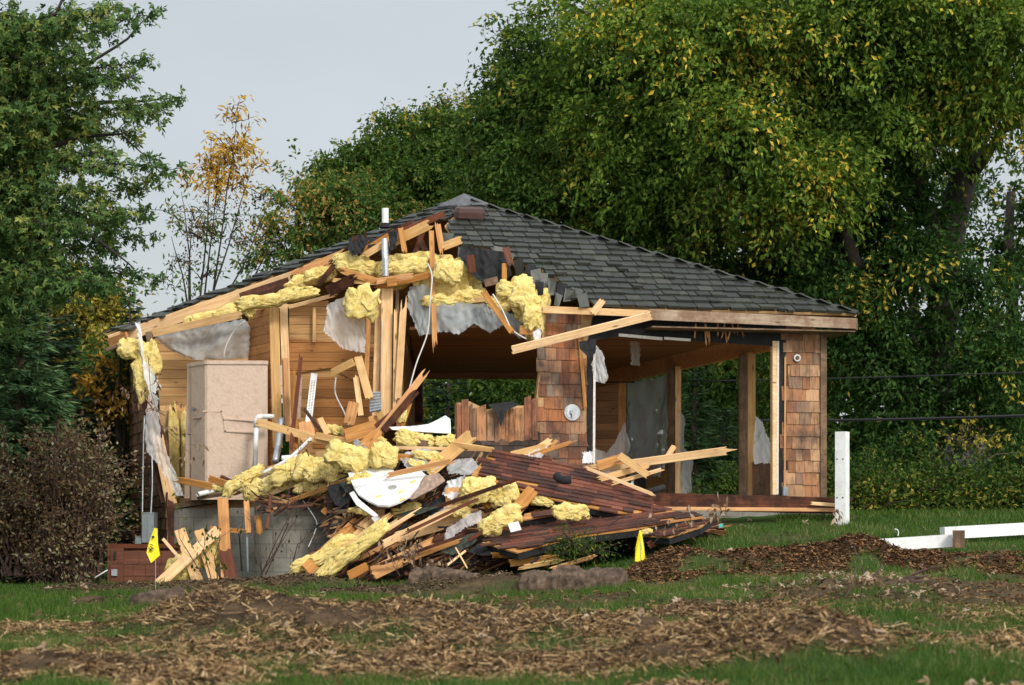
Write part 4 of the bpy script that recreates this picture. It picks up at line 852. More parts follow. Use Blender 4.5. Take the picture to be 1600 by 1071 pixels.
# ---- loose timber: (name, x0,y0,Y0, x1,y1,Y1, width, thick, material, torn, roll, label)
BO = [('crossing_board', 610, 742, 27.0, 700, 722, 26.9, .07, .03, m_lum2, (.12, .15), .2, 'orange splintered board lying over the plastic above the white tray'), ('crossing_board', 500, 728, 27.3, 560, 700, 27.3, .06, .03, m_lum, (.12, .15), .2, 'pale narrow board lying over the rounded insulation heap'),
 ('crossing_board', 690, 790, 26.4, 800, 752, 26.5, .05, .03, m_dark, (.15, .15), .2, 'dark lath behind the yellow insulation ball'), ('crossing_board', 640, 830, 26.1, 742, 782, 26.4, .04, .03, m_redw, (.15, .2), .2, 'dark red lath over the torn plastic in mid pile'), ('crossing_board', 600, 880, 25.8, 720, 838, 25.9, .04, .03, m_dark, (.2, .2), .3, 'dark lath in front of the thick orange beam'),
 ('crossing_board', 735, 842, 26.0, 812, 800, 26.2, .05, .025, m_redw, (.2, .2), .3, 'dark red lath between the insulation roll and the lower roof slab'), ('crossing_board', 530, 800, 27.0, 610, 792, 26.8, .05, .03, m_old, (.1, .1), .2, 'grey weathered lath under the left edge of the white tray'),('pale_splinter', 420, 772, 27.7, 500, 742, 27.6, .07, .03, m_lum, (.1, .2), 0, 'pale splintered board low among the left insulation above the footing'), ('pale_splinter', 455, 782, 27.5, 540, 752, 27.4, .06, .03, m_lum2, (.1, .2), .3, 'orange splintered board above the dark gap left of the tray'), ('pale_splinter', 372, 770, 28.1, 440, 745, 28.0, .05, .03, m_lum2, (.1, .2), .3, 'orange lath crossing the leftmost insulation curls'), ('pale_splinter', 600, 850, 26.1, 700, 800, 26.5, .10, .04, m_lum, (.1, .15), .2, 'pale split board in the middle of the pile front'), ('pale_splinter', 520, 870, 26.0, 600, 812, 26.4, .08, .04, m_lum, (.05, .15), .2, 'pale board edge right of the long insulation roll'), ('pale_splinter', 640, 872, 25.9, 710, 846, 26.1, .09, .03, m_lum2, (.1, .15), .2, 'broken orange board at the foot of the pile centre'), ('pale_splinter', 560, 856, 26.1, 640, 806, 26.5, .05, .03, m_lum, (.1, .25), .4, 'thin pale lath parallel to the long insulation roll'), ('pale_splinter', 700, 800, 26.6, 735, 790, 26.6, .13, .04, m_lum, (.05, .1), 0, 'pale board end below the yellow insulation ball'),
 ('loose_board', 801, 547, 28.0, 1016, 494, 28.25, .115, .045, m_lum, (.05, .03), .25, 'long pale board slanting loose across the top of the shingled pier'),
 ('long_beam', 402, 660, 28.2, 520, 693, 28.0, .115, .06, m_lum, (.05, 0), 0, 'long pale timber running down right from the shower stall'),
 ('long_beam', 495, 681, 28.0, 572, 697, 27.9, .10, .06, m_lum, (0, .1), 0, 'pale timber continuing right above the middle insulation'),
 ('broken_board', 618, 700, 27.8, 760, 703, 27.6, .05, .04, m_lum, (.2, .05), 0, 'thin pale stick ending at the top left corner of the large roof slab'),
 ('long_plank', 925, 733, 27.9, 1133, 705, 27.6, .115, .04, m_lum, (.08, .25), .1, 'long pale split plank reaching right in front of the spruce opening'),
 ('short_board', 968, 712, 27.5, 1012, 743, 27.3, .10, .04, m_lum, (0, .02), 0, 'short board lying crosswise over the long pale split plank'),
 ('short_board', 934, 728, 27.6, 975, 716, 27.7, .14, .04, m_lum2, (.03, .02), 0, 'short board left of the crosswise piece, leaning on the white casing'),
 ('split_plank', 940, 748, 27.5, 1010, 728, 27.6, .09, .04, m_lum, (.1, .15), 0, 'pale split plank under the crosswise board right of the roof slab'),
 ('split_plank', 960, 755, 27.4, 1030, 735, 27.5, .05, .04, m_lum, (.1, .1), .2, 'narrow pale strip lowest under the crosswise board'),
 ('wide_board', 668, 738, 27.3, 735, 682, 27.6, .19, .04, m_lum, (.03, .06), 0, 'wide pale board standing up left of the large roof slab'),
 ('thin_board', 706, 694, 27.5, 768, 703, 27.5, .07, .03, m_lum, (.03, .05), .3, 'thin pale board from the wide upright board to the roof slab'),
 ('orange_board', 570, 698, 27.7, 592, 678, 27.8, .19, .02, m_lum2, (.02, .05), 0, 'small square orange board tilted below the leaning splinters'),
 ('orange_board', 540, 682, 28.1, 585, 668, 28.2, .2, .03, m_lum2, (.05, .03), 0, 'dark orange board lying across behind the long timber'),
 ('upright_scrap', 545, 662, 28.5, 553, 630, 28.5, .16, .03, m_lum2, (.02, .03), 0, 'square orange scrap standing against the panelled wall'),
 ('leaning_stud', 560, 560, 28.9, 577, 622, 28.6, .12, .05, m_lum, (.03, .04), 0, 'pale broken stud leaning left of the corrugated metal'),
 ('leaning_stud', 520, 582, 28.9, 552, 566, 28.8, .11, .05, m_lum, (.06, .02), 0, 'short pale broken stud sticking out left at mid height'),
 ('leaning_stud', 556, 591, 28.8, 564, 650, 28.6, .08, .05, m_lum, (.08, .02), 0, 'narrow upright broken stud below the leaning pair'),
 ('leaning_stud', 580, 652, 28.6, 586, 672, 28.5, .09, .05, m_lum2, (.02, .05), 0, 'stub of stud just under the corrugated metal'),
 ('leaning_stud', 592, 645, 28.5, 602, 664, 28.5, .10, .05, m_lum, (.02, .05), 0, 'short stud foot beside the big corner post'),
 ('splintered_board', 590, 678, 28.1, 657, 592, 28.4, .10, .03, m_lum2, (.05, .3), 0, 'long sharp splinter leaning up right of the corner post'),
 ('splintered_board', 600, 672, 28.1, 645, 618, 28.3, .10, .03, m_dark, (.05, .3), .3, 'darker splinter under the long sharp one right of the corner post'),
 ('splintered_board', 575, 676, 28.2, 625, 635, 28.3, .06, .03, m_redw, (.05, .3), .3, 'reddish splinter low at the foot of the corner post'),
 ('splintered_board', 628, 668, 28.3, 640, 632, 28.3, .06, .03, m_lum2, (.02, .2), .3, 'short splinter farthest right at the corner post'),
 ('splintered_board', 845, 716, 28.0, 868, 690, 28.1, .05, .03, m_lum2, (.05, .15), 0, 'thin orange splinter rising in front of the shingled pier'),
 ('splintered_board', 822, 714, 27.9, 858, 690, 28.0, .10, .03, m_lum, (.05, .1), 0, 'pale broken board fan above the left of the roof slab'),
 ('splintered_board', 830, 712, 27.85, 885, 694, 27.9, .06, .03, m_lum2, (.05, .2), .2, 'orange broken lath pointing right at the pier foot'),
 ('splintered_board', 800, 712, 27.9, 850, 700, 27.9, .12, .03, m_lum, (.05, .1), 0, 'pale broken board behind the roof slab top edge'),
 ('leaning_plank', 247, 914, 26.9, 340, 829, 27.6, .145, .045, m_lum, (0, .02), 0, 'long pale plank slanting up right at the left foundation corner'),
 ('leaning_plank', 281, 829, 27.7, 309, 909, 27.2, .155, .04, m_lum, (.03, .02), 0, 'pale plank slanting down right, crossing behind the long one'),
 ('leaning_plank', 255, 843, 27.5, 280, 872, 27.2, .045, .03, m_lum, (0, .02), 0, 'thin pale lath at the left end of the crossed planks'),
 ('leaning_plank', 311, 830, 27.9, 335, 908, 27.4, .14, .04, m_lum, (.02, .02), 0, 'pale plank standing right of the crossed pair'),
 ('leaning_plank', 330, 826, 27.9, 372, 830, 27.8, .07, .03, m_lum2, (.05, .15), 0, 'splintered orange lath above the crossed planks'),
 ('upright_shingle_board', 348, 779, 27.8, 354, 906, 27.4, .15, .03, m_lum2, (.01, .02), 0, 'reddish upright board standing before the block foundation'),
 ('upright_shingle_board', 385, 785, 28.0, 388, 832, 27.8, .08, .03, m_lum2, (.05, .05), 0, 'orange board hanging left of the void under the floor'),
 ('upright_shingle_board', 402, 806, 28.0, 406, 832, 28.0, .09, .03, m_lum2, (.02, .05), 0, 'short orange board hanging over the void under the floor'),
 ('upright_shingle_board', 423, 776, 28.0, 417, 826, 27.8, .045, .03, m_redw, (.02, .04), 0, 'thin reddish strip hanging in front of the rounded concrete footing'),
 ('upright_shingle_board', 352, 862, 27.5, 362, 906, 27.4, .18, .03, m_redw, (.05, .03), 0, 'reddish scrap boards at the foot of the upright board'),
 ('sloping_board', 478, 892, 26.0, 556, 820, 27.0, .18, .04, m_lum2, (.02, .1), 0, 'orange board between the two long insulation rolls in the pile front'),
 ('sloping_board', 554, 838, 26.7, 592, 806, 27.0, .09, .04, m_lum, (.02, .1), 0, 'first of the pale boards stacked below the white shower tray'),
 ('sloping_board', 560, 830, 26.9, 598, 800, 27.1, .16, .04, m_lum, (.02, .1), .2, 'wide pale board directly below the white shower tray'),
 ('sloping_board', 548, 826, 27.0, 578, 806, 27.2, .10, .04, m_lum2, (.02, .03), 0, 'short pale board end left below the white shower tray'),
 ('sloping_board', 506, 797, 27.6, 556, 838, 27.2, .09, .05, m_lum2, (.02, .03), 0, 'board slanting down right in the dark gap above the insulation rolls'),
 ('sloping_board', 538, 808, 27.3, 560, 798, 27.3, .12, .08, m_lum, (.02, .03), .5, 'stub of timber showing its end in the dark gap'),
 ('sloping_board', 548, 880, 26.2, 650, 800, 27.0, .06, .03, m_dark, (.1, .2), 0, 'dark thin slat left in the middle bundle of slats'),
 ('sloping_board', 572, 868, 26.3, 660, 822, 26.9, .06, .03, m_lum2, (.2, .1), .2, 'orange slat above the long sloping beam in the bundle'),
 ('sloping_board', 565, 848, 26.5, 640, 800, 27.0, .03, .03, m_lum, (.2, .1), .2, 'thin pale lath on top of the middle bundle'),
 ('heavy_beam', 620, 840, 26.5, 752, 802, 27.0, .15, .08, m_lum, (.04, .1), 0, 'thick pale beam under the torn plastic in the middle of the pile'),
 ('heavy_beam', 583, 896, 25.9, 690, 844, 26.4, .18, .06, m_lum2, (.04, .05), 0, 'thick orange beam sloping at the very front of the pile'),
 ('heavy_beam', 690, 842, 26.4, 752, 815, 26.8, .10, .06, m_lum2, (.04, .05), 0, 'orange beam end rising toward the plastic sheet'),
 ('sloping_board', 545, 900, 25.9, 572, 886, 26.0, .12, .04, m_lum2, (.05, .05), 0, 'short orange offcut at the foot of the pile beside the insulation rolls'),
 ('sloping_board', 600, 862, 26.4, 690, 815, 26.8, .05, .02, m_lum2, (.2, .2), 0, 'narrow orange lath over the front beam'),
 ('sloping_board', 640, 860, 26.3, 725, 822, 26.6, .04, .02, m_lum, (.2, .2), 0, 'narrow pale lath right of the front beam'),
 ('square_timber', 708, 764, 26.9, 710, 800, 26.8, .22, .08, m_lum2, (.02, .05), 0, 'square orange panel edge left of the yellow insulation ball'),
 ('square_timber', 758, 792, 26.7, 776, 760, 26.8, .14, .05, m_lum2, (.03, .02), 0, 'short orange timber right of the yellow insulation ball'),
 ('square_timber', 804, 800, 26.5, 832, 766, 26.7, .17, .05, m_lum2, (.03, .02), 0, 'short orange timber standing under the large roof slab edge'),
 ('square_timber', 680, 842, 26.3, 760, 820, 26.6, .09, .03, m_dark, (.1, .1), 0, 'dark timber below the thick pale beam'),
 ('ground_plank', 770, 868, 25.7, 860, 866, 25.9, .07, .03, m_lum2, (.1, .1), .3, 'upper orange plank in the stack under the lower roof slab'),
 ('ground_plank', 798, 880, 25.5, 850, 874, 25.6, .10, .03, m_lum2, (.1, .2), .4, 'middle orange plank in the stack under the lower roof slab'),
 ('ground_plank', 820, 886, 25.4, 866, 878, 25.5, .06, .03, m_lum, (.1, .2), .4, 'lowest pale plank in the stack under the lower roof slab'),
 ('ground_plank', 866, 888, 25.2, 924, 871, 25.6, .05, .03, m_lum2, (.1, .25), .4, 'pointed splinter on the grass right of the plank stack'),
 ('ground_plank', 730, 888, 25.4, 713, 858, 25.7, .02, .02, m_lum, (.02, .1), 0, 'thin upright stake at the foot of the pile centre'),
 ('ground_plank', 698, 884, 25.5, 726, 862, 25.8, .03, .02, m_lum, (.02, .1), 0, 'thin slanting stake at the foot of the pile centre'),
 ('rear_board', 455, 700, 28.6, 470, 560, 28.9, .06, .04, m_redw, (.1, .2), 0, 'dark reddish upright strip right of the double stud'),
 ('rear_board', 462, 700, 28.7, 458, 590, 29.2, .08, .04, m_lum2, (.1, .2), 0, 'orange upright strip right of the double stud'),
 ('rear_board', 463, 655, 29.2, 466, 590, 29.4, .12, .02, m_tan2, (.02, .05), 0, 'dusty pink board scrap standing behind the white slotted standard'),
 ('rear_board', 476, 640, 28.8, 500, 672, 28.6, .05, .03, m_dark, (.05, .1), 0, 'dark lath slanting at the foot of the white slotted standard'),
 ('rear_board', 500, 655, 28.7, 512, 678, 28.5, .09, .03, m_lum, (.05, .05), 0, 'pale board stub just right of the white slotted standard'),
 ('rear_board', 478, 660, 28.7, 482, 690, 28.6, .22, .03, m_lum2, (.05, .05), 0, 'wide orange scrap behind the long timber'),
 ('left_board', 288, 752, 28.7, 330, 760, 28.5, .10, .03, m_lum2, (.25, .03), .3, 'splintered orange shingle under the shower stall, leftmost'),
 ('left_board', 328, 748, 28.6, 356, 757, 28.5, .10, .03, m_lum2, (.05, .03), .3, 'splintered orange shingle under the shower stall, right one'),
 ('left_board', 346, 747, 28.6, 362, 755, 28.5, .08, .06, m_dark, (.02, .03), .3, 'small dark block lying under the shower stall'),
 ('left_board', 310, 778, 28.6, 350, 772, 28.5, .05, .05, m_old, (.05, .03), .3, 'grey weathered strip on the sill below the shower stall'),
 ('inner_board', 420, 735, 28.0, 465, 722, 28.0, .11, .03, m_lum2, (.1, .1), 0, 'orange board beneath the white channel at left'),
 ('inner_board', 470, 755, 27.7, 560, 738, 27.6, .13, .03, m_lum, (.1, .1), 0, 'pale wide board hidden among the left insulation'),
 ('inner_board', 497, 712, 28.0, 555, 706, 27.9, .11, .03, m_lum, (.05, .1), 0, 'pale board lying under the long timber end'),
 ('inner_board', 556, 690, 27.8, 590, 722, 27.5, .08, .015, m_galv, (.05, .1), .3, 'grey tapered strip crossing below the orange square board'),
 ('inner_board', 1040, 718, 28.2, 1053, 698, 28.3, .08, .03, m_lum2, (.02, .02), 0, 'short orange block standing on the far plank by the plastic curtain'),
 ('inner_board', 590, 712, 27.6, 640, 716, 27.5, .10, .03, m_lum2, (.05, .1), 0, 'orange board just above the white tray'),
 ('inner_board', 640, 690, 27.9, 665, 694, 27.8, .10, .03, m_old, (.05, .1), 0, 'dull board lying below the white curled sheet'),
]
for q in BO:
    nm, x0, y0, Y0, x1, y1, Y1, w_, t_, mt_, tn, rl, lb_ = q
    if x0 < 510 and max(y0, y1) < 785 and Y0 < 28.4: Y0 += .55; Y1 += .55 if x1 < 530 else .2
    T(board(nm, P(x0, y0, Y0), P(x1, y1, Y1), w_, t_, mt_, None, rl, tn), lb_, 'board' if 'beam' not in nm else 'beam')

# ---- insulation
IN = [(350, 760, 28.6, 40, 14, -14, 'thin insulation strip on the sill under the shower stall'), (440, 756, 27.7, 64, 24, -6, 'flat insulation piece spread just above the rounded concrete footing'), (488, 764, 27.5, 54, 24, 6, 'insulation tuft right of the flat piece above the footing'), (395, 742, 28.2, 40, 20, -40, 'small insulation curl at the upper left end of the pile'), (560, 748, 27.2, 36, 18, -10, 'insulation shred tucked behind the white tray rim'), (668, 712, 27.4, 46, 18, 10, 'insulation scrap behind the wide pale board'), (720, 800, 26.6, 30, 22, 0, 'insulation crumb under the square orange panel edge'), (565, 800, 26.9, 40, 12, 10, 'thin insulation fringe under the white tray'), (206, 546, 30.2, 44, 34, 10, 'yellow insulation tuft stuck at the top of the left wall corner'), (233, 562, 30.15, 34, 60, -10, 'yellow insulation folded over the top of the left wall edge'), (222, 590, 30.1, 26, 70, -8, 'narrow yellow insulation strip hanging down the left wall edge'),
 (432, 466, 29.4, 118, 26, -12, 'long yellow insulation roll lying over the double studs under the rafter'), (388, 486, 29.5, 22, 18, 50, 'drooping left tip of insulation over the panelled return'),
 (566, 474, 28.6, 50, 52, 8, 'square yellow insulation block hanging left of the corner post'), (700, 425, 28.9, 44, 40, 10, 'yellow insulation hump behind the hanging broken stud'),
 (378, 752, 27.9, 66, 24, -35, 'yellow insulation roll drooping left below the white channel'), (405, 765, 27.8, 52, 32, -10, 'yellow insulation wad above the block foundation'), (470, 735, 27.5, 90, 42, -8, 'large yellow insulation mass left of the white tray'),
 (513, 741, 27.3, 70, 34, -4, 'insulation lobe touching the left edge of the white tray'), (545, 716, 27.4, 70, 44, 12, 'rounded insulation heap above the white tray'), (600, 712, 27.3, 42, 42, 0, 'small insulation wad between long timber and white tray'),
 (522, 672, 28.2, 30, 18, 10, 'little insulation wad behind the long timber'), (648, 688, 27.9, 60, 28, 8, 'insulation wad left under the curled white sheet'), (695, 690, 27.9, 30, 24, 0, 'insulation wad right under the curled white sheet'), (656, 728, 27.3, 36, 14, 20, 'insulation sliver beside the wide pale board'),
 (748, 767, 26.6, 56, 44, -8, 'bright yellow insulation ball under the large roof slab left edge'), (788, 776, 26.7, 46, 34, -15, 'yellow insulation wad right of the bright ball'), (783, 814, 26.1, 68, 34, -32, 'yellow insulation roll sloping down to the lower roof slab'),
 (892, 800, 26.3, 56, 28, 5, 'pale yellow insulation lying on the lower roof slab'), (845, 782, 26.8, 40, 20, 8, 'dim insulation tucked under the large roof slab'), (505, 868, 26.2, 110, 28, -30, 'yellow insulation roll nearest the concrete footing'), (542, 868, 25.8, 152, 30, -39, 'long yellow insulation roll at the front left of the pile'),
 (636, 800, 27.0, 44, 24, -20, 'insulation scrap at the right end of the white tray'), (590, 690, 27.8, 26, 14, 0, 'small insulation scrap at the orange square board'), (628, 650, 28.3, 16, 22, 0, 'insulation tuft caught on the long sharp splinter'), (285, 890, 27.5, 44, 50, 60, 'insulation behind the crossed planks on the left'), (328, 866, 27.8, 36, 52, 10, 'insulation behind the plank standing right of the crossed pair'),
 (1005, 832, 26.0, 30, 14, -10, 'small insulation scrap at the right end of the pile'), (820, 470, 28.5, 46, 40, 30, 'yellow insulation swelling out left of the top of the shingled pier'), (832, 497, 28.4, 28, 44, 0, 'yellow insulation hanging down beside the top of the shingled pier')]
for i, (x, y, Y, w_, h_, ro, lb_) in enumerate(IN):
    if x < 525 and y < 770 and Y < 28.3: Y += .55
    T(lump('insulation_batt', x, y, Y, w_ * 1.06, h_ * .9, m_ins, None, ro, seed=i + 1, amp=.13), lb_, 'insulation')

# ---- plastic film and sheets
SH = [('plastic_sheet', [(212, 505, 30.0), (219, 503, 30.0), (226, 560, 29.95), (252, 605, 29.9), (236, 618, 29.9), (225, 590, 29.9), (222, 560, 29.95)], m_film2, .03, 'narrow white plastic strip hanging at the top left corner of the house'),
 ('plastic_sheet', [(232, 615, 29.9), (246, 618, 29.9), (250, 680, 29.8), (270, 730, 29.7), (287, 775, 29.6), (275, 776, 29.6), (250, 730, 29.75), (228, 705, 29.8), (226, 665, 29.85)], m_film, .05, 'long torn plastic hanging down the left edge beside the shower stall'),
 ('plastic_sheet', [(238, 525, 31.1), (310, 510, 31.1), (382, 498, 30.9), (390, 510, 30.6), (388, 560, 30.7), (300, 562, 31.0), (262, 545, 31.2)], m_filmg, .07, 'grey plastic sheet sagging above the shower stall'),
 ('plastic_sheet', [(512, 475, 28.9), (545, 460, 28.8), (570, 500, 28.8), (570, 552, 28.75), (535, 545, 28.8), (506, 518, 28.85)], m_film, .06, 'torn plastic hanging over the cedar panelling beside the insulation block'),
 ('plastic_sheet', [(640, 448, 29.2), (668, 444, 29.1), (672, 470, 29.0), (760, 475, 28.9), (800, 490, 28.8), (832, 510, 28.7), (812, 530, 28.7), (786, 508, 28.75), (768, 520, 28.75), (742, 506, 28.8), (716, 522, 28.85), (690, 518, 28.9), (655, 525, 29.0), (636, 480, 29.1)], m_filmg, .07, 'wide ragged grey plastic hanging across the middle opening'),
 ('plastic_sheet', [(932, 540, 28.2), (944, 556, 28.2), (950, 590, 28.15), (944, 600, 28.15), (930, 596, 28.2), (924, 570, 28.2)], m_film, .05, 'small torn plastic hanging by the white casing of the shingled pier'),
 ('plastic_sheet', [(985, 532, 30.5), (1000, 535, 30.5), (1000, 572, 30.4), (986, 570, 30.4)], m_film, .05, 'small torn plastic hanging from the right room ceiling'),
 ('plastic_curtain', [(980, 598, 34.6), (1044, 586, 33.6), (1044, 720, 33.5), (1030, 745, 33.4), (985, 745, 34.3), (978, 700, 34.6)], m_filmg, .12, 'grey green plastic stretched over the far window of the right room'),
 ('plastic_sheet', [(978, 660, 33.0), (985, 700, 32.8), (975, 740, 32.5), (928, 740, 30.5), (928, 700, 30.8), (950, 708, 31.5)], m_film, .12, 'crumpled clear plastic heaped at the foot of the plastic curtain'),
 ('plastic_sheet', [(1062, 640, 31.8), (1070, 655, 31.8), (1068, 700, 31.7), (1084, 712, 31.6), (1080, 770, 31.6), (1064, 774, 31.6), (1063, 700, 31.8)], m_filmg, .06, 'torn plastic strip trailing on the stud beside the spruce opening'),
 ('plastic_sheet', [(1180, 650, 30.2), (1192, 660, 30.2), (1204, 690, 30.1), (1206, 724, 30.1), (1178, 725, 30.2)], m_film2, .06, 'bright plastic remnant in the narrow opening beside the right wall'),
 ('plastic_sheet', [(620, 712, 27.5), (660, 700, 27.6), (705, 712, 27.5), (680, 738, 27.2), (640, 735, 27.2)], m_film, .10, 'crumpled pinkish plastic above the white tray'),
 ('plastic_sheet', [(700, 720, 27.5), (735, 715, 27.5), (748, 728, 27.3), (735, 742, 27.1), (700, 740, 27.2)], m_film, .10, 'crumpled plastic between the wide board and the roof slab'),
 ('plastic_sheet', [(700, 752, 27.0), (728, 742, 27.0), (722, 768, 26.8), (706, 782, 26.7), (692, 772, 26.8)], m_film2, .08, 'bright plastic tuft left of the yellow insulation ball'),
 ('plastic_sheet', [(650, 822, 26.6), (680, 800, 26.8), (700, 788, 26.8), (702, 806, 26.6), (670, 818, 26.5)], m_film2, .06, 'torn white plastic on the thick pale beam'),
 ('plastic_sheet', [(700, 825, 26.4), (730, 805, 26.5), (752, 798, 26.5), (753, 815, 26.4), (725, 825, 26.3), (705, 842, 26.2), (694, 846, 26.2)], m_film, .08, 'clear crumpled plastic trailing over the orange beam'),
 ('plastic_sheet', [(820, 712, 27.8), (850, 696, 27.9), (860, 700, 27.9), (846, 716, 27.8)], m_film, .04, 'plastic scrap among the broken laths before the pier'),
 ('plastic_sheet', [(910, 707, 27.9), (926, 705, 27.9), (927, 724, 27.8), (911, 724, 27.8)], m_film2, .04, 'white plastic scrap low on the white casing of the pier'),
 ('plastic_sheet', [(832, 520, 28.2), (845, 510, 28.2), (846, 528, 28.2), (838, 536, 28.2)], m_film2, .05, 'white plastic knot at the left end of the loose slanting board'),
 ('roofing_felt', [(508, 760, 27.6), (546, 752, 27.4), (552, 775, 27.1), (540, 795, 27.1), (525, 790, 27.2), (515, 772, 27.4)], m_tar, .08, 'black felt flap left of the white tray'),
 ('roofing_felt', [(530, 755, 27.4), (548, 750, 27.3), (552, 768, 27.1), (540, 770, 27.2)], m_moss, .04, 'greenish felt scrap at the left corner of the white tray'),
 ('roofing_felt', [(655, 792, 27.0), (700, 770, 27.0), (712, 778, 26.8), (680, 800, 26.7), (652, 808, 26.7)], m_tar, .06, 'black felt under the pinkish tray corner'),
 ('roofing_felt', [(612, 806, 26.9), (655, 794, 26.8), (690, 790, 26.7), (650, 806, 26.6)], m_moss, .04, 'mossy strip lying over the middle bundle of slats'),
 ('roofing_felt', [(688, 862, 26.0), (712, 840, 26.2), (755, 828, 26.2), (740, 850, 26.0), (705, 868, 25.9)], m_moss, .06, 'mossy dark felt beside the trailing plastic'),
 ('roofing_felt', [(730, 862, 25.9), (755, 845, 26.0), (800, 862, 25.8), (780, 868, 25.7), (750, 868, 25.8)], m_tar, .05, 'black torn felt at the left tip of the lower roof slab'),
 ('paper_scrap', [(793, 818, 25.9), (810, 815, 25.9), (815, 828, 25.8), (798, 832, 25.8)], m_white2, .01, 'small pale card lying on the lower roof slab'),
 ('paper_scrap', [(580, 809, 26.7), (590, 806, 26.7), (596, 812, 26.6), (586, 817, 26.6)], m_white, .02, 'small white scrap below the white tray'),
 ('litter_bag', [(777, 899, 24.8), (780, 893, 24.8), (784, 898, 24.8), (787, 903, 24.7), (776, 903, 24.7)], m_film2, .03, 'small crumpled white bag on the grass below the pile')]
for i, (nm, pp, mt_, am, lb_) in enumerate(SH):
    T(sheet(nm, pp, mt_, None, am, cuts=3, seed=i + 1, scale=4 if am < .07 else 3.2, jag=.012 if 'plastic' in nm else 0), lb_, 'plastic sheet' if 'plastic' in nm else {'roofing_felt': 'felt', 'paper_scrap': 'paper', 'litter_bag': 'bag'}[nm])
o = sheet('blue_scrap', [(1123, 820, 26), (1129, 818, 26), (1130, 824, 26), (1124, 825, 26)], plain('teal_plastic', (.05, .45, .42)), None, .01, 1); T(o, 'tiny teal plastic scrap in the grass right of the pile', 'scrap')

# white shower tray, broken, with drain
tr_e = empty('shower_tray', P(600, 775, 27.0), 'broken white shower tray with round drain lying tilted on the debris', 'shower tray')
tp = Plane(P(545, 745, 27.3), P(596, 790, 26.5), P(664, 738, 27.2))
def on(pl, pp, off=0): return [pl.hit(*p) + pl.n * off for p in pp]
rr = random.Random(4); edge = [(545, 746), (575, 738), (603, 731), (616, 740), (590, 752)]
outl = [(552, 760), (620, 742), (650, 730), (668, 744), (655, 757), (640, 775), (625, 784), (607, 790), (590, 789), (575, 782), (560, 772)]
mb = MB(); mb.prism(on(tp, outl), -tp.n * .03); mb.build('base', m_gel, tr_e)
mb = MB(); mb.prism(on(tp, [(544, 742), (600, 730), (618, 740), (585, 752), (552, 762)], .03), -tp.n * .02); mb.build('rim', m_gel, tr_e)
mb = MB(); mb.tube(on(tp, [(553, 763), (600, 750), (650, 731)], .012), .028, 8); mb.build('threshold', m_gel, tr_e, smooth=True)
dc = tp.hit(613, 762); mb = MB(); mb.tube([dc + tp.n * .001, dc + tp.n * .006], .062, 24); mb.build('drain', m_galv, tr_e)
m_lab = plain('yellow_sticker', (.85, .6, .15), .6)
mb = MB()
for (x, y) in ((645, 753), (626, 769), (591, 776), (628, 781)):
    q = on(tp, [(x - 6, y + 1), (x + 3, y - 3), (x + 6, y - 1), (x - 2, y + 3)], .003); mb.add(q, [(0, 1, 2, 3)])
mb.build('sticker', m_lab, tr_e)
mb = MB(); mb.prism(on(tp, [(552, 762), (560, 775), (590, 800), (583, 802), (556, 784), (545, 766)], -.05), -tp.n * .02); mb.build('torn_edge', m_pvc, tr_e)
o = sheet('tray_fragment', [(652, 765, 26.9), (665, 745, 27.0), (685, 741, 27.0), (696, 752, 26.9), (680, 764, 26.75), (645, 782, 26.6), (636, 780, 26.7)], m_tan2, None, .04, 3, seed=5, thick=.02); T(o, 'pinkish brown backed tray fragment right of the white tray', 'fragment')
o = sheet('curled_sheet', [(608, 668, 28.0), (640, 667, 28.0), (668, 664, 28.1), (696, 650, 28.1), (704, 655, 28.0), (705, 678, 27.9), (650, 675, 27.8), (612, 672, 27.9)], m_gel, None, .05, 3, seed=6, thick=.01); T(o, 'curled white sheet on top of the pile by the dark opening', 'sheet')

# ---- rubble mass under the pieces
tp_x = [350, 400, 450, 500, 550, 620, 700, 740, 800, 900, 1000, 1060, 1110]; tp_y = [790, 770, 742, 715, 700, 700, 705, 735, 760, 790, 805, 815, 826]
def heapY(py): return 25.75 + (900 - py) / 210 * 2.35
def heap_pt(px, f, off=0):
    top = np.interp(px, tp_x, tp_y) + 6; bot = np.interp(px, [350, 500, 530, 700, 800, 950, 1110], [800, 792, 900, 905, 880, 850, 826]); py = top + (bot - top) * f
    Y = heapY(py) + .62; v = P(px, py, Y + off); v.y += .25 * noise.noise(Vector((px * .03, py * .05, 0))); return v
mb = MB(); NX, NY = 90, 30
for j in range(NY + 1):
    for i in range(NX + 1):
        p = heap_pt(512 + (1108 - 512) * i / NX, j / NY); p += Vector((0, .08 * noise.noise(p * 6), .07 * noise.noise(p * 5 + Vector((5, 5, 5))))); mb.v.append(tuple(p))
mb.f = [(j * (NX + 1) + i, j * (NX + 1) + i + 1, (j + 1) * (NX + 1) + i + 1, (j + 1) * (NX + 1) + i) for j in range(NY) for i in range(NX)]
nb = len(mb.v)   # close the back and foot
for j in (0,):
    for i in range(NX + 1): x, y, z = mb.v[i]; mb.v.append((x, y + .35, -1.2 if x / y > -.085 else z - .3))
mb.f += [(i + 1, i, nb + i, nb + i + 1) for i in range(NX)]
m_rub = shake('rubble_core', [(.05, .03, .02)], .3, .5, (.015, .01, .01)); r = random.Random(12); nfr = len(mb.f)
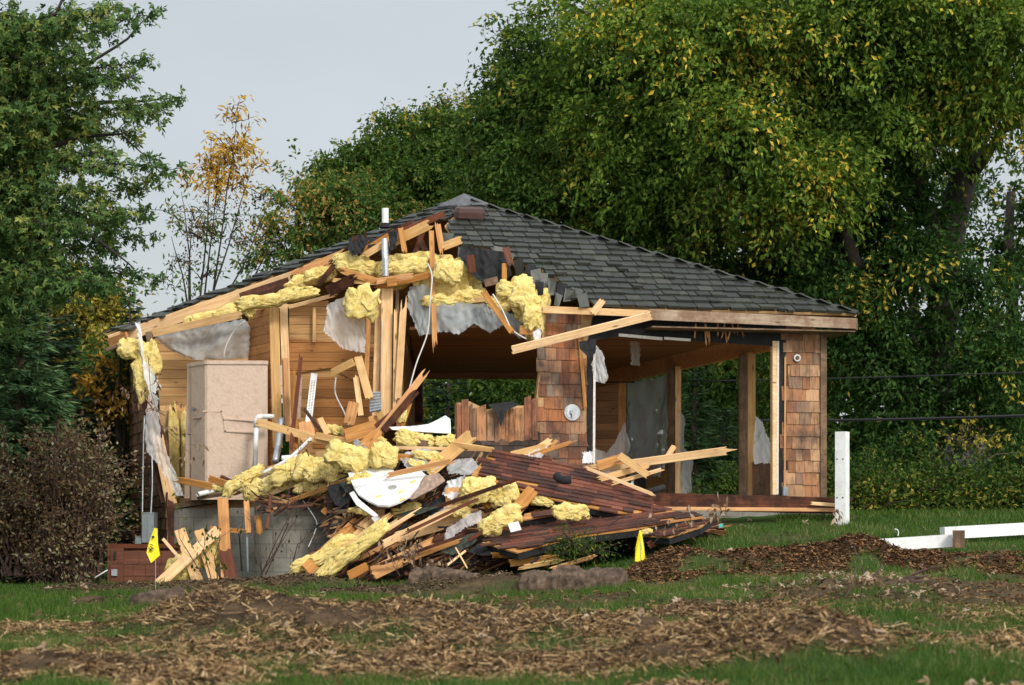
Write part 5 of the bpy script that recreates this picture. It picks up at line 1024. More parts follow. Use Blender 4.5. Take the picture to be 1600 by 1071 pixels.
for i in range(3400):
    long_ = i < 1100
    p = heap_pt(r.uniform(356, 1100), r.random() ** .8)
    L = r.uniform(.12, .42) if long_ else r.uniform(.015, .09); w_ = r.uniform(.006, .03) if long_ else r.uniform(.008, .04); t_ = r.uniform(.003, .009)
    a = r.gauss(.6, .22) if p.x < -.5 else r.gauss(.1, .3)
    if not long_: a += r.gauss(0, .7)
    if p.x / p.y < -.09:
        if r.random() < .85 or p.x / p.y < -.13: continue
        p.y += .5
        a = r.gauss(.2, .4); L *= .6
    d_ = Vector((math.cos(a), r.uniform(-.4, .4), math.sin(a))).normalized(); q_ = d_.cross(Vector((r.uniform(-.6, .6), -1, r.uniform(-1.6, 1.6)))).normalized(); n_ = d_.cross(q_)
    p += Vector((0, -r.uniform(0, .22), 0)); k1 = r.uniform(.2, 1); k2 = r.uniform(.1, .9)   # tapered, torn ends
    mb.box8([p - d_ * L - q_ * w_ * k1 - n_ * t_, p + d_ * L - q_ * w_ * k2 - n_ * t_, p + d_ * L * .9 + q_ * w_ - n_ * t_, p - d_ * L * 1.05 + q_ * w_ - n_ * t_,
             p - d_ * L - q_ * w_ * k1 + n_ * t_, p + d_ * L - q_ * w_ * k2 + n_ * t_, p + d_ * L * .9 + q_ * w_ + n_ * t_, p - d_ * L * 1.05 + q_ * w_ + n_ * t_])
for i in range(900):
    p = heap_pt(r.uniform(400, 1000), r.random() ** 1.2 * .9, -.35 - r.random() * .3); L = r.uniform(.02, .16); w_ = r.uniform(.004, .02); t_ = .003
    a = r.gauss(.4, .6); d_ = Vector((math.cos(a), r.uniform(-.5, .5), math.sin(a))).normalized(); q_ = d_.cross(Vector((r.uniform(-.8, .8), -1, r.uniform(-1, 1)))).normalized(); n_ = d_.cross(q_)
    if p.x / p.y < -.085: continue
    mb.box8([p - d_ * L - q_ * w_ * .3 - n_ * t_, p + d_ * L - q_ * w_ * .2 - n_ * t_, p + d_ * L * .8 + q_ * w_ - n_ * t_, p - d_ * L + q_ * w_ - n_ * t_,
             p - d_ * L - q_ * w_ * .3 + n_ * t_, p + d_ * L - q_ * w_ * .2 + n_ * t_, p + d_ * L * .8 + q_ * w_ + n_ * t_, p - d_ * L + q_ * w_ + n_ * t_])
rub = mb.build('rubble', m_rub); rub.data.materials.append(shake('rubble_splinters', [(.08, .03, .02), (.05, .025, .018), (.35, .18, .07), (.04, .04, .04), (.48, .28, .12), (.12, .045, .03), (.03, .03, .03), (.28, .12, .05), (.10, .04, .025)], .4, .5, (.02, .015, .01)))
mi = np.ones(len(rub.data.polygons), dtype=np.int32); mi[:nfr] = 0; rub.data.polygons.foreach_set('material_index', mi)
T(rub, 'tangled mass of dark splinters and shingle scraps filling the debris pile', 'rubble', kind='stuff')

# void and pipes left of the footing
tube_thing('steel_pipe', [(387, 898, 27.9), (386, 830, 27.9), (388, 790, 28.2)], .018, m_metal, 'grey steel pipe standing in the void left of the concrete footing', 'pipe', 8)
tube_thing('steel_pipe', [(378, 892, 28.0), (374, 840, 28.0), (372, 832, 28.0)], .012, m_black, 'thin black pipe standing in the void left of the concrete footing', 'pipe', 8)

# log, stump
def log(name, a, b, r0, r1, label, seed, mat=m_soil):
    bm_ = bmesh.new(); n1_, n2_ = 110, 40; a = Vector(a); b = Vector(b); d_ = (b - a); L = d_.length; d_.normalize(); s_ = d_.cross(UP).normalized(); t_ = s_.cross(d_)
    v = []; f = []
    for i in range(n1_ + 1):
        u = i / n1_; e = min(1, (min(u, 1 - u) * 14 + .35))
        e = e ** .5 if u < .5 else 1
        for j in range(n2_):
            th = 2 * math.pi * j / n2_; c = a + d_ * L * u; dr_ = s_ * math.cos(th) + t_ * math.sin(th); q = c + dr_ * .2
            rr_ = (r0 + (r1 - r0) * u) * e * (1 + .30 * noise.noise(q * 2.5 + Vector((seed, 0, 0))) + .16 * noise.noise(q * 8) + .11 * noise.noise(q * 20) + .06 * noise.noise(q * 50)); v.append(c + dr_ * rr_)
    f = [(i * n2_ + j, i * n2_ + (j + 1) % n2_, (i + 1) * n2_ + (j + 1) % n2_, (i + 1) * n2_ + j) for i in range(n1_) for j in range(n2_)] + [tuple(range(n2_))[::-1], tuple(range(n1_ * n2_, n1_ * n2_ + n2_))]
    return T(mk(name, v, f, mat, smooth=True), label, 'log' if name == 'log' else 'clod')
log('log', P(815, 924, 22.6), P(974, 920, 22.2), .21, .24, 'mud caked log lying on the ground in front of the pile', 3)
log('soil_clod', P(648, 908, 24.0), P(742, 914, 23.6), .19, .15, 'dark soil clod left of the mud caked log', 7)
log('soil_clod', P(870, 893, 24.9), P(905, 892, 24.8), .08, .06, 'small dark soil clod behind the mud caked log', 9)
log('soil_clod', P(205, 943, 18.6), P(285, 941, 18.5), .08, .13, 'grassy dark clod in the left foreground turf', 11)
# fallen branch
def branchy(name, main, r0, label, seed, subs=6, mat=m_twig, cat='branch'):
    mb = MB(); r = random.Random(seed); q = [P(*p) for p in main]; n = len(q); mb.tube(q, [r0 * (1 - .7 * i / (n - 1)) for i in range(n)], 7)
    for i in range(subs):
        k_ = r.randrange(0, n - 1); p = q[k_].lerp(q[k_ + 1], r.random()); d_ = (q[k_ + 1] - q[k_]).normalized() + Vector((r.uniform(-.6, .6), r.uniform(-.5, .5), r.uniform(-.2, .7))); L = r.uniform(.2, .6); pts_ = [p]
        for s_ in range(4): d_ += Vector((r.uniform(-.3, .3), r.uniform(-.3, .3), r.uniform(-.3, .3))); d_.normalize(); pts_.append(pts_[-1] + d_ * L / 4)
        mb.tube(pts_, [r0 * .45, r0 * .4, r0 * .3, r0 * .2, r0 * .08], 5)
    return T(mb.build(name, mat), label, cat)
branchy('fallen_branch', [(1205, 932, 20.3), (1270, 925, 20.3), (1330, 918, 20.2), (1385, 915, 20.2), (1420, 906, 20.2), (1450, 899, 20.3)], .045, 'long brown fallen branch on the leaf litter at right', 1, 8)
branchy('fallen_branch', [(1215, 958, 18.3), (1290, 950, 18.3), (1370, 946, 18.4)], .032, 'shorter dark fallen branch in front of the long one', 2, 6)
branchy('fallen_branch', [(1349, 915, 20.6), (1349, 886, 20.6)], .018, 'short upright stick poking from the right mulch', 3, 1)
branchy('fallen_branch', [(980, 958, 17.6), (1050, 964, 17.5), (1140, 966, 17.5)], .03, 'dark stick lying in the turf below the log', 4, 5)
branchy('fallen_branch', [(830, 880, 25.4), (860, 858, 25.8), (900, 842, 26.2), (960, 826, 26.0), (1040, 815, 25.9)], .018, 'thin dark branch lying over the lower roof slab', 5, 9, m_barkd)

# ------------------------------------------------------------------ vegetation
def unit(v): return v / np.maximum(np.linalg.norm(v, axis=-1, keepdims=True), 1e-9)
def leaf_quads(pos, d, size, width, up=None, fold=.25, star=False):
    n = len(pos); r1 = unit(rng.normal(size=(n, 3)) + (np.array([0, -.5, .8]) if up is None else up)); s = unit(np.cross(d, r1)); nn = np.cross(s, d)
    L = (size * rng.uniform(.65, 1.3, n))[:, None]; W = (width * rng.uniform(.7, 1.3, n))[:, None]
    if not star:
        v = np.stack([pos, pos + d * L * .45 + s * W * .5 + nn * W * fold, pos + d * L, pos + d * L * .45 - s * W * .5 + nn * W * fold], 1)
        return v.reshape(-1, 3), np.arange(n * 4).reshape(n, 4)
    vs_, fs_ = [], []
    pts = [pos]
    for ang, k in ((-1.0, .75), (0, 1), (1.0, .75)):
        dd = d * math.cos(ang) + s * math.sin(ang); ss = np.cross(nn, dd)
        pts += [pos + dd * L * k * .5 + ss * W * .3, pos + dd * L * k - nn * L * .12, pos + dd * L * k * .5 - ss * W * .3]
    v = np.stack(pts, 1); base = (np.arange(n) * 10)[:, None]
    f = np.concatenate([base + np.array([[0, 1, 2, 3]]), base + np.array([[0, 4, 5, 6]]), base + np.array([[0, 7, 8, 9]])], 0)
    return v.reshape(-1, 3), f
def grow_crown(name, blobs, mat, parent, nspray, lps, spl=.75, leaf=(.12, .055), droop=.35, clump=.35, cl_n=9, twig_mat=None, star=False, hollow_=.45, lean=(0, 0, 0), jit=.07, twf=.3, leafdown=.55):
    """foliage as leafy sprays gathered in clumps inside the blobs (px, py, rx, ry, depth, half depth m)"""
    ar = np.array([b[2] * b[3] for b in blobs], float); ar /= ar.sum(); O = []; D = []; Cn = []
    for b, a in zip(blobs, ar):
        n = max(3, int(nspray * a)); nc_ = max(2, n // cl_n); s = b[4] / F; c = np.array(P(b[0], b[1], b[4])); R = np.array([b[2] * s, b[5], b[3] * s])
        u = unit(rng.normal(size=(nc_, 3))); rad = rng.random(nc_)[:, None] ** hollow_ * rng.uniform(.8, 1.22, nc_)[:, None]; cc = c + u * rad * R
        k = rng.integers(0, nc_, n); sz_ = (rng.uniform(.35, 1.6, nc_) * clump)[k][:, None]
        of = unit(rng.normal(size=(n, 3)) + np.array([0, 0, .45])) * (rng.random(n)[:, None] ** .35)
        o = cc[k] + of * sz_ * np.array([1.35, 1.35, .55]); O.append(o)
        D.append(unit(of * 1.0 + unit((o - c) / R) * .45 + rng.normal(size=(n, 3)) * .4 + np.array(lean))); Cn.append(cc[k] * .6 + c * .4)
    O = np.concatenate(O); D = np.concatenate(D); Cn = np.concatenate(Cn); n = len(O)
    Ls = spl * rng.uniform(.5, 1.3, n)
    t = rng.random((n, lps)) ** .8; side = rng.normal(size=(n, lps, 3)) * jit
    pos = O[:, None] + D[:, None] * (t * Ls[:, None])[..., None] + side; pos[..., 2] -= droop * (t ** 2) * Ls[:, None]
    d = unit(D[:, None] * .55 + rng.normal(size=(n, lps, 3)) * .55 + np.array([0, 0, -leafdown])).reshape(-1, 3)
    v, f = leaf_quads(pos.reshape(-1, 3), d, leaf[0], leaf[1], star=star)
    mk(name, v, f, mat, parent)
    if twig_mat and int(n * twf) > 8:
        mb = MB(); sel = rng.choice(n, int(n * twf), replace=False)
        for i in sel:
            o = Vector(O[i]); dd = Vector(D[i]); L = Ls[i]; back = (Vector(Cn[i]) - o); bl = min(back.length, .9); back = back.normalized() * bl if back.length > 0 else back
            mb.tube([o + back + Vector((0, 0, -.05)), o + back * .4, o, o + dd * L * .5 - UP * droop * .25 * L, o + dd * L - UP * droop * L], [.014, .011, .008, .005, .002], 3, cap=False)
        mb.build('twigs', twig_mat, parent)
def limb_tree(name, label, cat, base, paths, mat, group=None, wob=.12):
    """paths: list of ([(px,py,Y)...], r0, r1)"""
    e = empty(name, base, label, cat, group); first = True
    for pp, r0, r1 in paths:
        q = [P(*p) for p in pp]; out = []
        for i in range(len(q) - 1):
            for s in range(4):
                p = q[i].lerp(q[i + 1], s / 4)
                if i or s: p = p + Vector((noise.noise(p * .9), noise.noise(p * .9 + Vector((7, 0, 0))), 0)) * wob
                out.append(p)
        out.append(q[-1]); mb = MB(); mb.tube(out, [r0 + (r1 - r0) * i / (len(out) - 1) for i in range(len(out))], 9 if r0 > .06 else 5)
        mb.build('trunk' if first else 'limb', mat, e, smooth=True); first = False
    return e
def branch_crown(name, limbs, mat, parent, L0=.8, step=.13, leaf=(.09, .05), star=False, twig_mat=None, seed=1, sag=.25, per=34, spread=.09):
    """side shoots with leaves set along drawn limbs [(px, py, depth) ...]"""
    r = np.random.default_rng(seed); pos = []; dr = []
    for pp in limbs:
        mb = MB()
        q = [np.array(P(*p)) for p in pp]; seg = np.concatenate([np.linspace(q[i], q[i + 1], 12, endpoint=False) for i in range(len(q) - 1)] + [q[-1][None]])
        for i in range(1, len(seg) - 1): seg[i] += r.normal(size=3) * .018
        n = len(seg); Lt = np.linalg.norm(np.diff(seg, axis=0), axis=1).sum(); mb.tube([Vector(s) for s in seg], [.026 * (1 - .88 * i / (n - 1)) for i in range(n)], 5, cap=False)
        for t in np.arange(.22, 1.0, step / Lt):
            k = min(n - 2, int(t * (n - 1))); o = seg[k]; ax = seg[k + 1] - seg[k]; ax = ax / np.linalg.norm(ax)
            dd = ax * .75 + r.normal(size=3) * np.array([.75, .75, .38]); dd /= np.linalg.norm(dd); L = L0 * r.uniform(.4, 1.1) * (1.1 - .75 * t)
            mb.tube([Vector(o), Vector(o + dd * L * .5), Vector(o + dd * L - np.array([0, 0, sag * L]))], [.007, .005, .002], 3, cap=False)
            m = max(6, int(per * L / L0)); tt = r.random(m) ** .75
            pt = o + dd * (tt * L)[:, None] + r.normal(size=(m, 3)) * spread; pt[:, 2] -= sag * L * tt ** 2; pos.append(pt)
            ld = dd * .6 + r.normal(size=(m, 3)) * .5 + np.array([0, 0, -.45]); dr.append(ld / np.linalg.norm(ld, axis=1)[:, None])
        mb.build('branch', twig_mat, parent)
    v, f = leaf_quads(np.concatenate(pos), np.concatenate(dr), leaf[0], leaf[1], star=star); mk(name, v, f, mat, parent)
lf_gold = leafmat('maple_green_gold', [(0, (0.043, 0.089, 0.015)), (0.35, (0.085, 0.158, 0.022)), (0.65, (0.138, 0.216, 0.029)), (0.9, (0.226, 0.282, 0.041)), (0.985, (0.284, 0.307, 0.049)), (1, (0.703, 0.501, 0.064))], .38)
lf_green = leafmat('mid_green_leaves', [(0, (0.026, 0.063, 0.013)), (0.5, (0.062, 0.122, 0.02)), (0.85, (0.112, 0.177, 0.029)), (0.99, (0.171, 0.188, 0.041)), (1, (0.443, 0.342, 0.065))], .35)
lf_dark = leafmat('deep_green_and_shaded_leaves', [(0, (0.014, 0.038, 0.009)), (0.5, (0.029, 0.074, 0.014)), (0.9, (0.06, 0.119, 0.02)), (0.992, (0.087, 0.136, 0.025)), (1, (0.469, 0.363, 0.062))], .3)
lf_blue = leafmat('cool_green_leaves', [(0, (0.033, 0.075, 0.022)), (0.5, (0.074, 0.142, 0.038)), (0.85, (0.144, 0.217, 0.056)), (1, (0.28, 0.3, 0.071))], .3)
lf_rust = leafmat('rusty_leaves', [(0, (0.033, 0.083, 0.017)), (0.4, (0.075, 0.149, 0.029)), (0.7, (0.126, 0.18, 0.035)), (0.85, (0.266, 0.187, 0.05)), (1, (0.469, 0.3, 0.084))], .3)
lf_yel = leafmat('golden_leaves', [(0, (0.068, 0.08, 0.021)), (0.35, (0.165, 0.149, 0.023)), (0.7, (0.35, 0.263, 0.034)), (1, (0.486, 0.412, 0.069))], .3)
lf_sap = leafmat('amber_leaves', [(0, (0.188, 0.092, 0.019)), (0.4, (0.423, 0.23, 0.031)), (0.8, (0.646, 0.392, 0.054)), (1, (0.726, 0.52, 0.134))], .35)
lf_drk2 = leafmat('withered_leaves', [(0, (0.042, 0.028, 0.021)), (0.6, (0.098, 0.063, 0.035)), (1, (0.35, 0.21, 0.084))], .2)
lf_spr = leafmat('spruce_needles', [(0, (0.029, 0.076, 0.029)), (0.5, (0.071, 0.138, 0.055)), (1, (0.143, 0.221, 0.083))], .1, .6)
lf_spr2 = leafmat('dark_fir_needles', [(0, (0.015, 0.036, 0.016)), (0.6, (0.035, 0.07, 0.029)), (1, (0.081, 0.116, 0.047))], .1, .6)
lf_shr = leafmat('olive_shrub_leaves', [(0, (0.068, 0.04, 0.023)), (0.35, (0.147, 0.08, 0.045)), (0.6, (0.169, 0.113, 0.056)), (0.8, (0.192, 0.169, 0.068)), (1, (0.339, 0.306, 0.192))], .2)
lf_hedge = leafmat('hedge_leaves', [(0, (0.016, 0.04, 0.008)), (0.4, (0.041, 0.088, 0.014)), (0.75, (0.09, 0.145, 0.023)), (0.95, (0.16, 0.186, 0.032)), (1, (0.371, 0.303, 0.055))], .35)
lf_dead = leafmat('dead_leaves', [(0, (.10, .055, .03)), (.5, (.24, .15, .09)), (1, (.48, .36, .26))], .2, .8)

# big maple on the left
e = limb_tree('maple_tree', 'tall green maple overhanging from the left edge, branches reaching over the sky', 'tree', (-7.2, 25, -1.3),
    [([(-60, 950, 25), (-50, 600, 25), (-40, 300, 25), (-60, 0, 25), (-60, -150, 25)], .32, .14), ([(-45, 420, 25), (20, 330, 25), (90, 250, 24.8), (170, 270, 24.5), (235, 300, 24.3)], .05, .006), ([(-45, 300, 25), (30, 200, 25), (110, 110, 25), (200, 60, 25), (238, 25, 25)], .045, .006),
     ([(20, 330, 25), (60, 350, 24.5), (140, 370, 24.3), (210, 420, 24)], .05, .008), ([(60, 170, 25), (140, 160, 25), (220, 158, 25), (275, 152, 25)], .04, .006), ([(-40, 120, 25), (30, 60, 25), (90, 20, 25), (120, -40, 25)], .04, .012), ([(70, 240, 24.8), (130, 215, 24.8), (190, 210, 24.6), (240, 250, 24.6)], .035, .006)], m_barkd)
grow_crown('foliage', [(-60, 60, 90, 100, 25, 1.4), (-50, 230, 80, 110, 25, 1.4), (-60, 400, 80, 80, 25, 1.2), (20, 190, 50, 70, 25.6, .8), (10, 320, 60, 60, 25.6, .8), (10, 80, 50, 60, 25.6, .8), (-50, 470, 50, 30, 24.6, .6)], lf_blue, e, 1500, 14, spl=.4, leaf=(.09, .055), star=True, clump=.24, cl_n=14, twig_mat=m_barkd, droop=.35, jit=.05, twf=.14, hollow_=.55)
ends = [(112, 12), (172, 22), (200, 12), (244, 22), (236, 92), (215, 120), (284, 156), (250, 176), (226, 205), (286, 262), (250, 292), (238, 330), (205, 345), (228, 372), (190, 392), (246, 438), (205, 452), (150, 440), (90, 40), (150, 120), (130, 75), (180, 240), (160, 300), (130, 350), (100, 410), (60, 450), (140, 190), (110, 250), (90, 320), (60, 380), (70, 100), (60, 180), (50, 260)]
rl = random.Random(6); lm = []
for ex, ey in ends:
    sy = ey * .8 + 70 + rl.uniform(-25, 40); ye = 24.6 + rl.uniform(-1, 1)
    lm.append([(-45, sy, 25), (-45 + (ex + 45) * .35, sy * .7 + ey * .3 - 12, 25 + (ye - 25) * .4), (-45 + (ex + 45) * .7, sy * .25 + ey * .75 - 6 + rl.uniform(-8, 8), 25 + (ye - 25) * .8), (ex, ey, ye)])
branch_crown('foliage', lm, lf_blue, e, L0=.62, step=.085, leaf=(.088, .052), star=True, twig_mat=m_barkd, seed=4, per=34, spread=.05)

# thin amber sapling
sp = []; r = random.Random(3)
for x1, y1, xm, ym, x0 in ((372, 160, 352, 330, 330), (300, 330, 296, 420, 298), (345, 250, 330, 380, 318), (395, 255, 360, 380, 322), (428, 300, 385, 410, 335), (268, 370, 285, 430, 300), (440, 350, 400, 430, 340), (330, 215, 325, 350, 312), (283, 300, 297, 400, 300)):
    sp.append(([(x0 * .5 + 165 - (330 - x0) * 0, 640, 36), (x0, 500, 36), (xm, ym, 36 + r.uniform(-.4, .4)), (x1, y1, 36 + r.uniform(-.5, .5))], .03, .005))
e = limb_tree('young_tree', 'slender bare stemmed young tree with amber leaves behind the left eave', 'tree', P(320, 690, 36) * 1, sp, m_barkd, wob=.05)
grow_crown('foliage', [(368, 180, 10, 16, 36, .2), (360, 222, 16, 24, 36, .3), (352, 262, 22, 18, 36, .3), (345, 292, 34, 12, 36, .3), (400, 258, 16, 6, 36, .15), (300, 290, 14, 8, 36, .2)], lf_sap, e, 105, 11, spl=.26, leaf=(.15, .04), clump=.10, cl_n=3, droop=.12, twig_mat=m_barkd, twf=.6, lean=(0, 0, .6), jit=.08)
grow_crown('foliage', [(300, 345, 40, 26, 36, .4), (256, 335, 9, 9, 36, .15), (345, 370, 50, 40, 36, .4), (400, 310, 26, 26, 36, .3), (268, 420, 16, 34, 36, .3), (300, 440, 40, 34, 36, .4)], lf_rust, e, 75, 7, spl=.3, leaf=(.13, .04), clump=.12, cl_n=2, droop=.1, twig_mat=m_barkd, twf=.7, lean=(0, 0, .6), jit=.1)
grow_crown('berries', [(335, 340, 36, 30, 36, .4), (300, 390, 30, 50, 36, .4), (385, 350, 24, 50, 36, .4)], lf_drk2, e, 90, 12, spl=.12, leaf=(.045, .04), clump=.1, cl_n=2, droop=.2, jit=.05, lean=(0, 0, .4))

# rusty tree, centre tree, behind the house
e = limb_tree('rusty_tree', 'rust and green leaved tree behind the left roof slope', 'tree', P(480, 880, 44), [([(480, 880, 44), (478, 500, 44), (470, 350, 44), (465, 300, 44)], .16, .03), ([(476, 450, 44), (440, 380, 44), (420, 330, 44)], .06, .01), ([(478, 430, 44), (530, 360, 44), (545, 300, 44)], .06, .01)], m_barkd)
grow_crown('foliage', [(440, 365, 22, 26, 44, .6), (475, 335, 36, 30, 44, .8), (530, 330, 50, 36, 44, 1), (570, 330, 50, 40, 44, 1), (425, 400, 14, 16, 44, .4), (490, 400, 70, 30, 44, 1), (458, 300, 14, 8, 44, .3), (600, 370, 50, 40, 44, 1)], lf_rust, e, 800, 16, spl=.45, leaf=(.13, .06), clump=.4, cl_n=14, twig_mat=m_barkd, hollow_=.5, twf=.12)
e = limb_tree('leafy_tree', 'rounded green tree with yellow leaves rising behind the roof peak', 'tree', P(640, 880, 47), [([(650, 880, 47), (650, 500, 47), (640, 330, 47), (630, 240, 47)], .22, .04), ([(645, 420, 47), (700, 300, 47), (760, 200, 47)], .1, .02), ([(645, 400, 47), (560, 300, 47), (530, 250, 47)], .08, .02)], m_barkd)
grow_crown('foliage', [(525, 290, 34, 26, 47, 1), (500, 262, 8, 10, 47, .4), (548, 256, 20, 14, 47, .6), (595, 255, 44, 36, 47, 1.2), (608, 212, 22, 12, 47, .5), (655, 235, 50, 40, 47, 1.2), (640, 310, 90, 50, 47, 1.6), (695, 210, 40, 34, 47, 1.1), (560, 320, 60, 40, 47, 1.2), (740, 265, 60, 70, 47, 1.6)], lf_green, e, 2500, 17, spl=.5, leaf=(.14, .065), clump=.42, cl_n=20, twig_mat=m_barkd, hollow_=.5, twf=.1)
grow_crown('foliage', [(690, 178, 18, 8, 47, .4), (720, 168, 18, 10, 47, .4), (668, 190, 10, 6, 47, .3)], lf_yel, e, 70, 10, spl=.35, leaf=(.11, .045), clump=.2, twig_mat=m_barkd, twf=.5)

branch_crown('foliage', [[(620, 300, 46.5), (560, 270, 46.5), (485, 258, 46.5)], [(600, 320, 46.5), (530, 290, 46.3), (478, 285, 46.3)], [(620, 290, 46.5), (560, 245, 46.5), (532, 226, 46.5)], [(640, 270, 46.5), (610, 215, 46.5), (590, 182, 46.5)], [(660, 250, 46.5), (640, 200, 46.5), (628, 182, 46.5)], [(700, 240, 46.5), (680, 180, 46.5), (690, 150, 46.5)], [(640, 280, 46.5), (600, 240, 46), (568, 225, 46)]], lf_green, e, L0=.8, step=.1, leaf=(.13, .06), twig_mat=m_barkd, seed=9, per=24, spread=.08)
# the big right hand tree
e = limb_tree('ash_tree', 'huge green and gold tree spreading over the whole right half behind the house', 'tree', P(1455, 800, 40),
    [([(1430, 810, 40), (1448, 720, 40), (1462, 560, 40), (1475, 420, 40), (1510, 250, 40), (1545, 120, 40), (1560, -40, 40)], .42, .2), ([(1440, 700, 40), (1370, 500, 39.5), (1330, 400, 39), (1290, 250, 38.5), (1240, 120, 38)], .26, .06), ([(1475, 420, 40), (1430, 280, 39), (1380, 150, 38.5), (1340, 20, 38)], .18, .05),
     ([(1350, 450, 39.3), (1230, 330, 39), (1120, 240, 38.5), (1000, 180, 38.5)], .14, .03), ([(1290, 250, 38.5), (1180, 150, 38), (1080, 70, 38)], .1, .02), ([(1120, 240, 38.5), (980, 210, 39), (860, 170, 40), (790, 70, 40.5)], .08, .015), ([(1500, 300, 40), (1570, 200, 39), (1640, 100, 38)], .12, .04), ([(1365, 490, 39.5), (1260, 430, 39), (1150, 380, 39)], .1, .02)], m_barkd)
grow_crown('foliage', [(1250, 40, 170, 80, 38, 2.2), (1080, 80, 130, 80, 38, 2.2), (980, 60, 80, 50, 38.5, 1.6), (900, 15, 50, 16, 39, .8), (925, 165, 66, 56, 39.5, 1.4), (1420, 60, 160, 100, 38, 2.2), (1560, 80, 100, 110, 37.5, 1.8), (1040, 200, 110, 80, 38.2, 2), (1180, 220, 130, 80, 37.6, 1.8),
    (1320, 180, 100, 70, 38, 1.8), (960, 270, 80, 50, 39, 1.6), (1060, 320, 80, 36, 38.5, 1.5), (1245, 290, 60, 60, 37.5, 1.2), (1430, 180, 50, 50, 38.5, 1.2), (1605, 150, 26, 40, 37.5, .7)], lf_gold, e, 9200, 19, spl=.6, leaf=(.125, .062), clump=.55, cl_n=24, twig_mat=m_barkd, hollow_=.42, droop=.6, twf=.05)
grow_crown('foliage', [(812, 78, 26, 16, 40.5, .6), (776, 48, 6, 6, 40.5, .25), (800, 135, 36, 26, 40.5, .9), (830, 200, 56, 56, 40.3, 1.3), (775, 195, 22, 26, 40.5, .7), (850, 290, 80, 50, 40, 1.4), (780, 290, 40, 50, 40.8, 1), (990, 350, 90, 40, 39.5, 1.3), (845, 100, 30, 16, 40.2, .6)], lf_green, e, 2900, 17, spl=.5, leaf=(.125, .06), clump=.4, cl_n=20, twig_mat=m_barkd, hollow_=.45, droop=.5, twf=.1)
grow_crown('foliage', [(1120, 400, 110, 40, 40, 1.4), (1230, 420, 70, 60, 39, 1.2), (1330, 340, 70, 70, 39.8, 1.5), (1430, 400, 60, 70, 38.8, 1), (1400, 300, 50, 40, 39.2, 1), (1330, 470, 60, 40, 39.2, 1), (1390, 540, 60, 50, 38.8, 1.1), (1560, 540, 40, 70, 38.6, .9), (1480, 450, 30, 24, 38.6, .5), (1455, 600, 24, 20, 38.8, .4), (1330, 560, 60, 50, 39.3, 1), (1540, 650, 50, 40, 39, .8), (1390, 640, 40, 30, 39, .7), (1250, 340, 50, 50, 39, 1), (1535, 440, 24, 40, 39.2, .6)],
    lf_dark, e, 2500, 17, spl=.5, leaf=(.135, .065), clump=.42, cl_n=20, twig_mat=m_barkd, hollow_=.5, droop=.5, twf=.12)  # lower crown in darker leaves, its shade put into the colour
branch_crown('foliage', [[(900, 120, 40), (820, 80, 40), (757, 42, 40)], [(900, 110, 40), (830, 60, 40), (795, 48, 40)], [(880, 170, 40), (800, 120, 40), (765, 105, 40)], [(900, 60, 39), (850, 25, 39), (812, 22, 39)], [(860, 200, 40), (790, 165, 40), (742, 160, 40)], [(940, 40, 39), (880, 0, 39), (828, -6, 39)], [(1000, 60, 38.5), (930, 20, 38.5), (870, 30, 38.5)], [(1180, 330, 37.3), (1230, 360, 37), (1250, 400, 37)], [(1100, 330, 38), (1080, 370, 37.6), (1040, 390, 37.6)], [(1280, 240, 37), (1330, 290, 36.8), (1345, 330, 36.8)], [(1150, 250, 37), (1120, 300, 36.7), (1085, 320, 36.7)], [(1400, 150, 37.5), (1440, 200, 37.3), (1440, 250, 37.3)]], lf_gold, e, L0=.95, step=.1, leaf=(.12, .058), twig_mat=m_barkd, seed=10, per=26, spread=.09)
# deeper trees filling the right background
def back_tree(px, Y, label, blobs, mat, n, r0=.2, lean=0, cat='tree', leaf=(.17, .07), trunk_top=300):
    e = limb_tree('background_tree', label, cat, P(px, 830, Y), [([(px, 850, Y), (px + lean * .5, 600, Y), (px + lean, trunk_top, Y)], r0, r0 * .4)], m_barkd, 'trees in deep shade behind the house')
    grow_crown('foliage', blobs, mat, e, int(n * .8), 14, spl=.55, leaf=leaf, clump=.6, cl_n=20, hollow_=.5, droop=.5)
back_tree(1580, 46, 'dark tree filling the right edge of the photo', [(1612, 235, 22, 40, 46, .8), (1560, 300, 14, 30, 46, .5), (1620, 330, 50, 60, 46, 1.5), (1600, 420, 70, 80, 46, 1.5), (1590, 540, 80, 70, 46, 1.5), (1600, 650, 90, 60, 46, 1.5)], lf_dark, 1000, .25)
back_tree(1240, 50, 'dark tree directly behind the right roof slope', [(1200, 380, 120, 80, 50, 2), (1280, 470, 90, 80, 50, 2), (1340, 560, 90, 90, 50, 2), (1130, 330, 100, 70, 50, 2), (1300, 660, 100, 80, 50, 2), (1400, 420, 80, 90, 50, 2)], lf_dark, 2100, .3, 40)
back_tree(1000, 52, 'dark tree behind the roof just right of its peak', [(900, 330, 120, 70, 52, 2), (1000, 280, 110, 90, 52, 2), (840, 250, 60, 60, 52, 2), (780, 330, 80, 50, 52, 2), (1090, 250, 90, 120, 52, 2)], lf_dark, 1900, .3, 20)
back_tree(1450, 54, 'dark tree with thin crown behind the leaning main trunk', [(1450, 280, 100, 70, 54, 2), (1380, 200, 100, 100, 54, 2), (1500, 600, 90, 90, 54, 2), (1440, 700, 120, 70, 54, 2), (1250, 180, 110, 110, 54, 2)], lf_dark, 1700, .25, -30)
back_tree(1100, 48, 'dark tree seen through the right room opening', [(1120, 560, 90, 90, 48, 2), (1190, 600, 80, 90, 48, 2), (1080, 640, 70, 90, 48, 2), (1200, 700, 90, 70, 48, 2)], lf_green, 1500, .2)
back_tree(760, 50, 'green tree seen through the rear window', [(740, 620, 80, 60, 50, 1.5), (820, 620, 70, 60, 50, 1.5), (780, 700, 120, 60, 50, 1.5)], lf_green, 1000, .2)

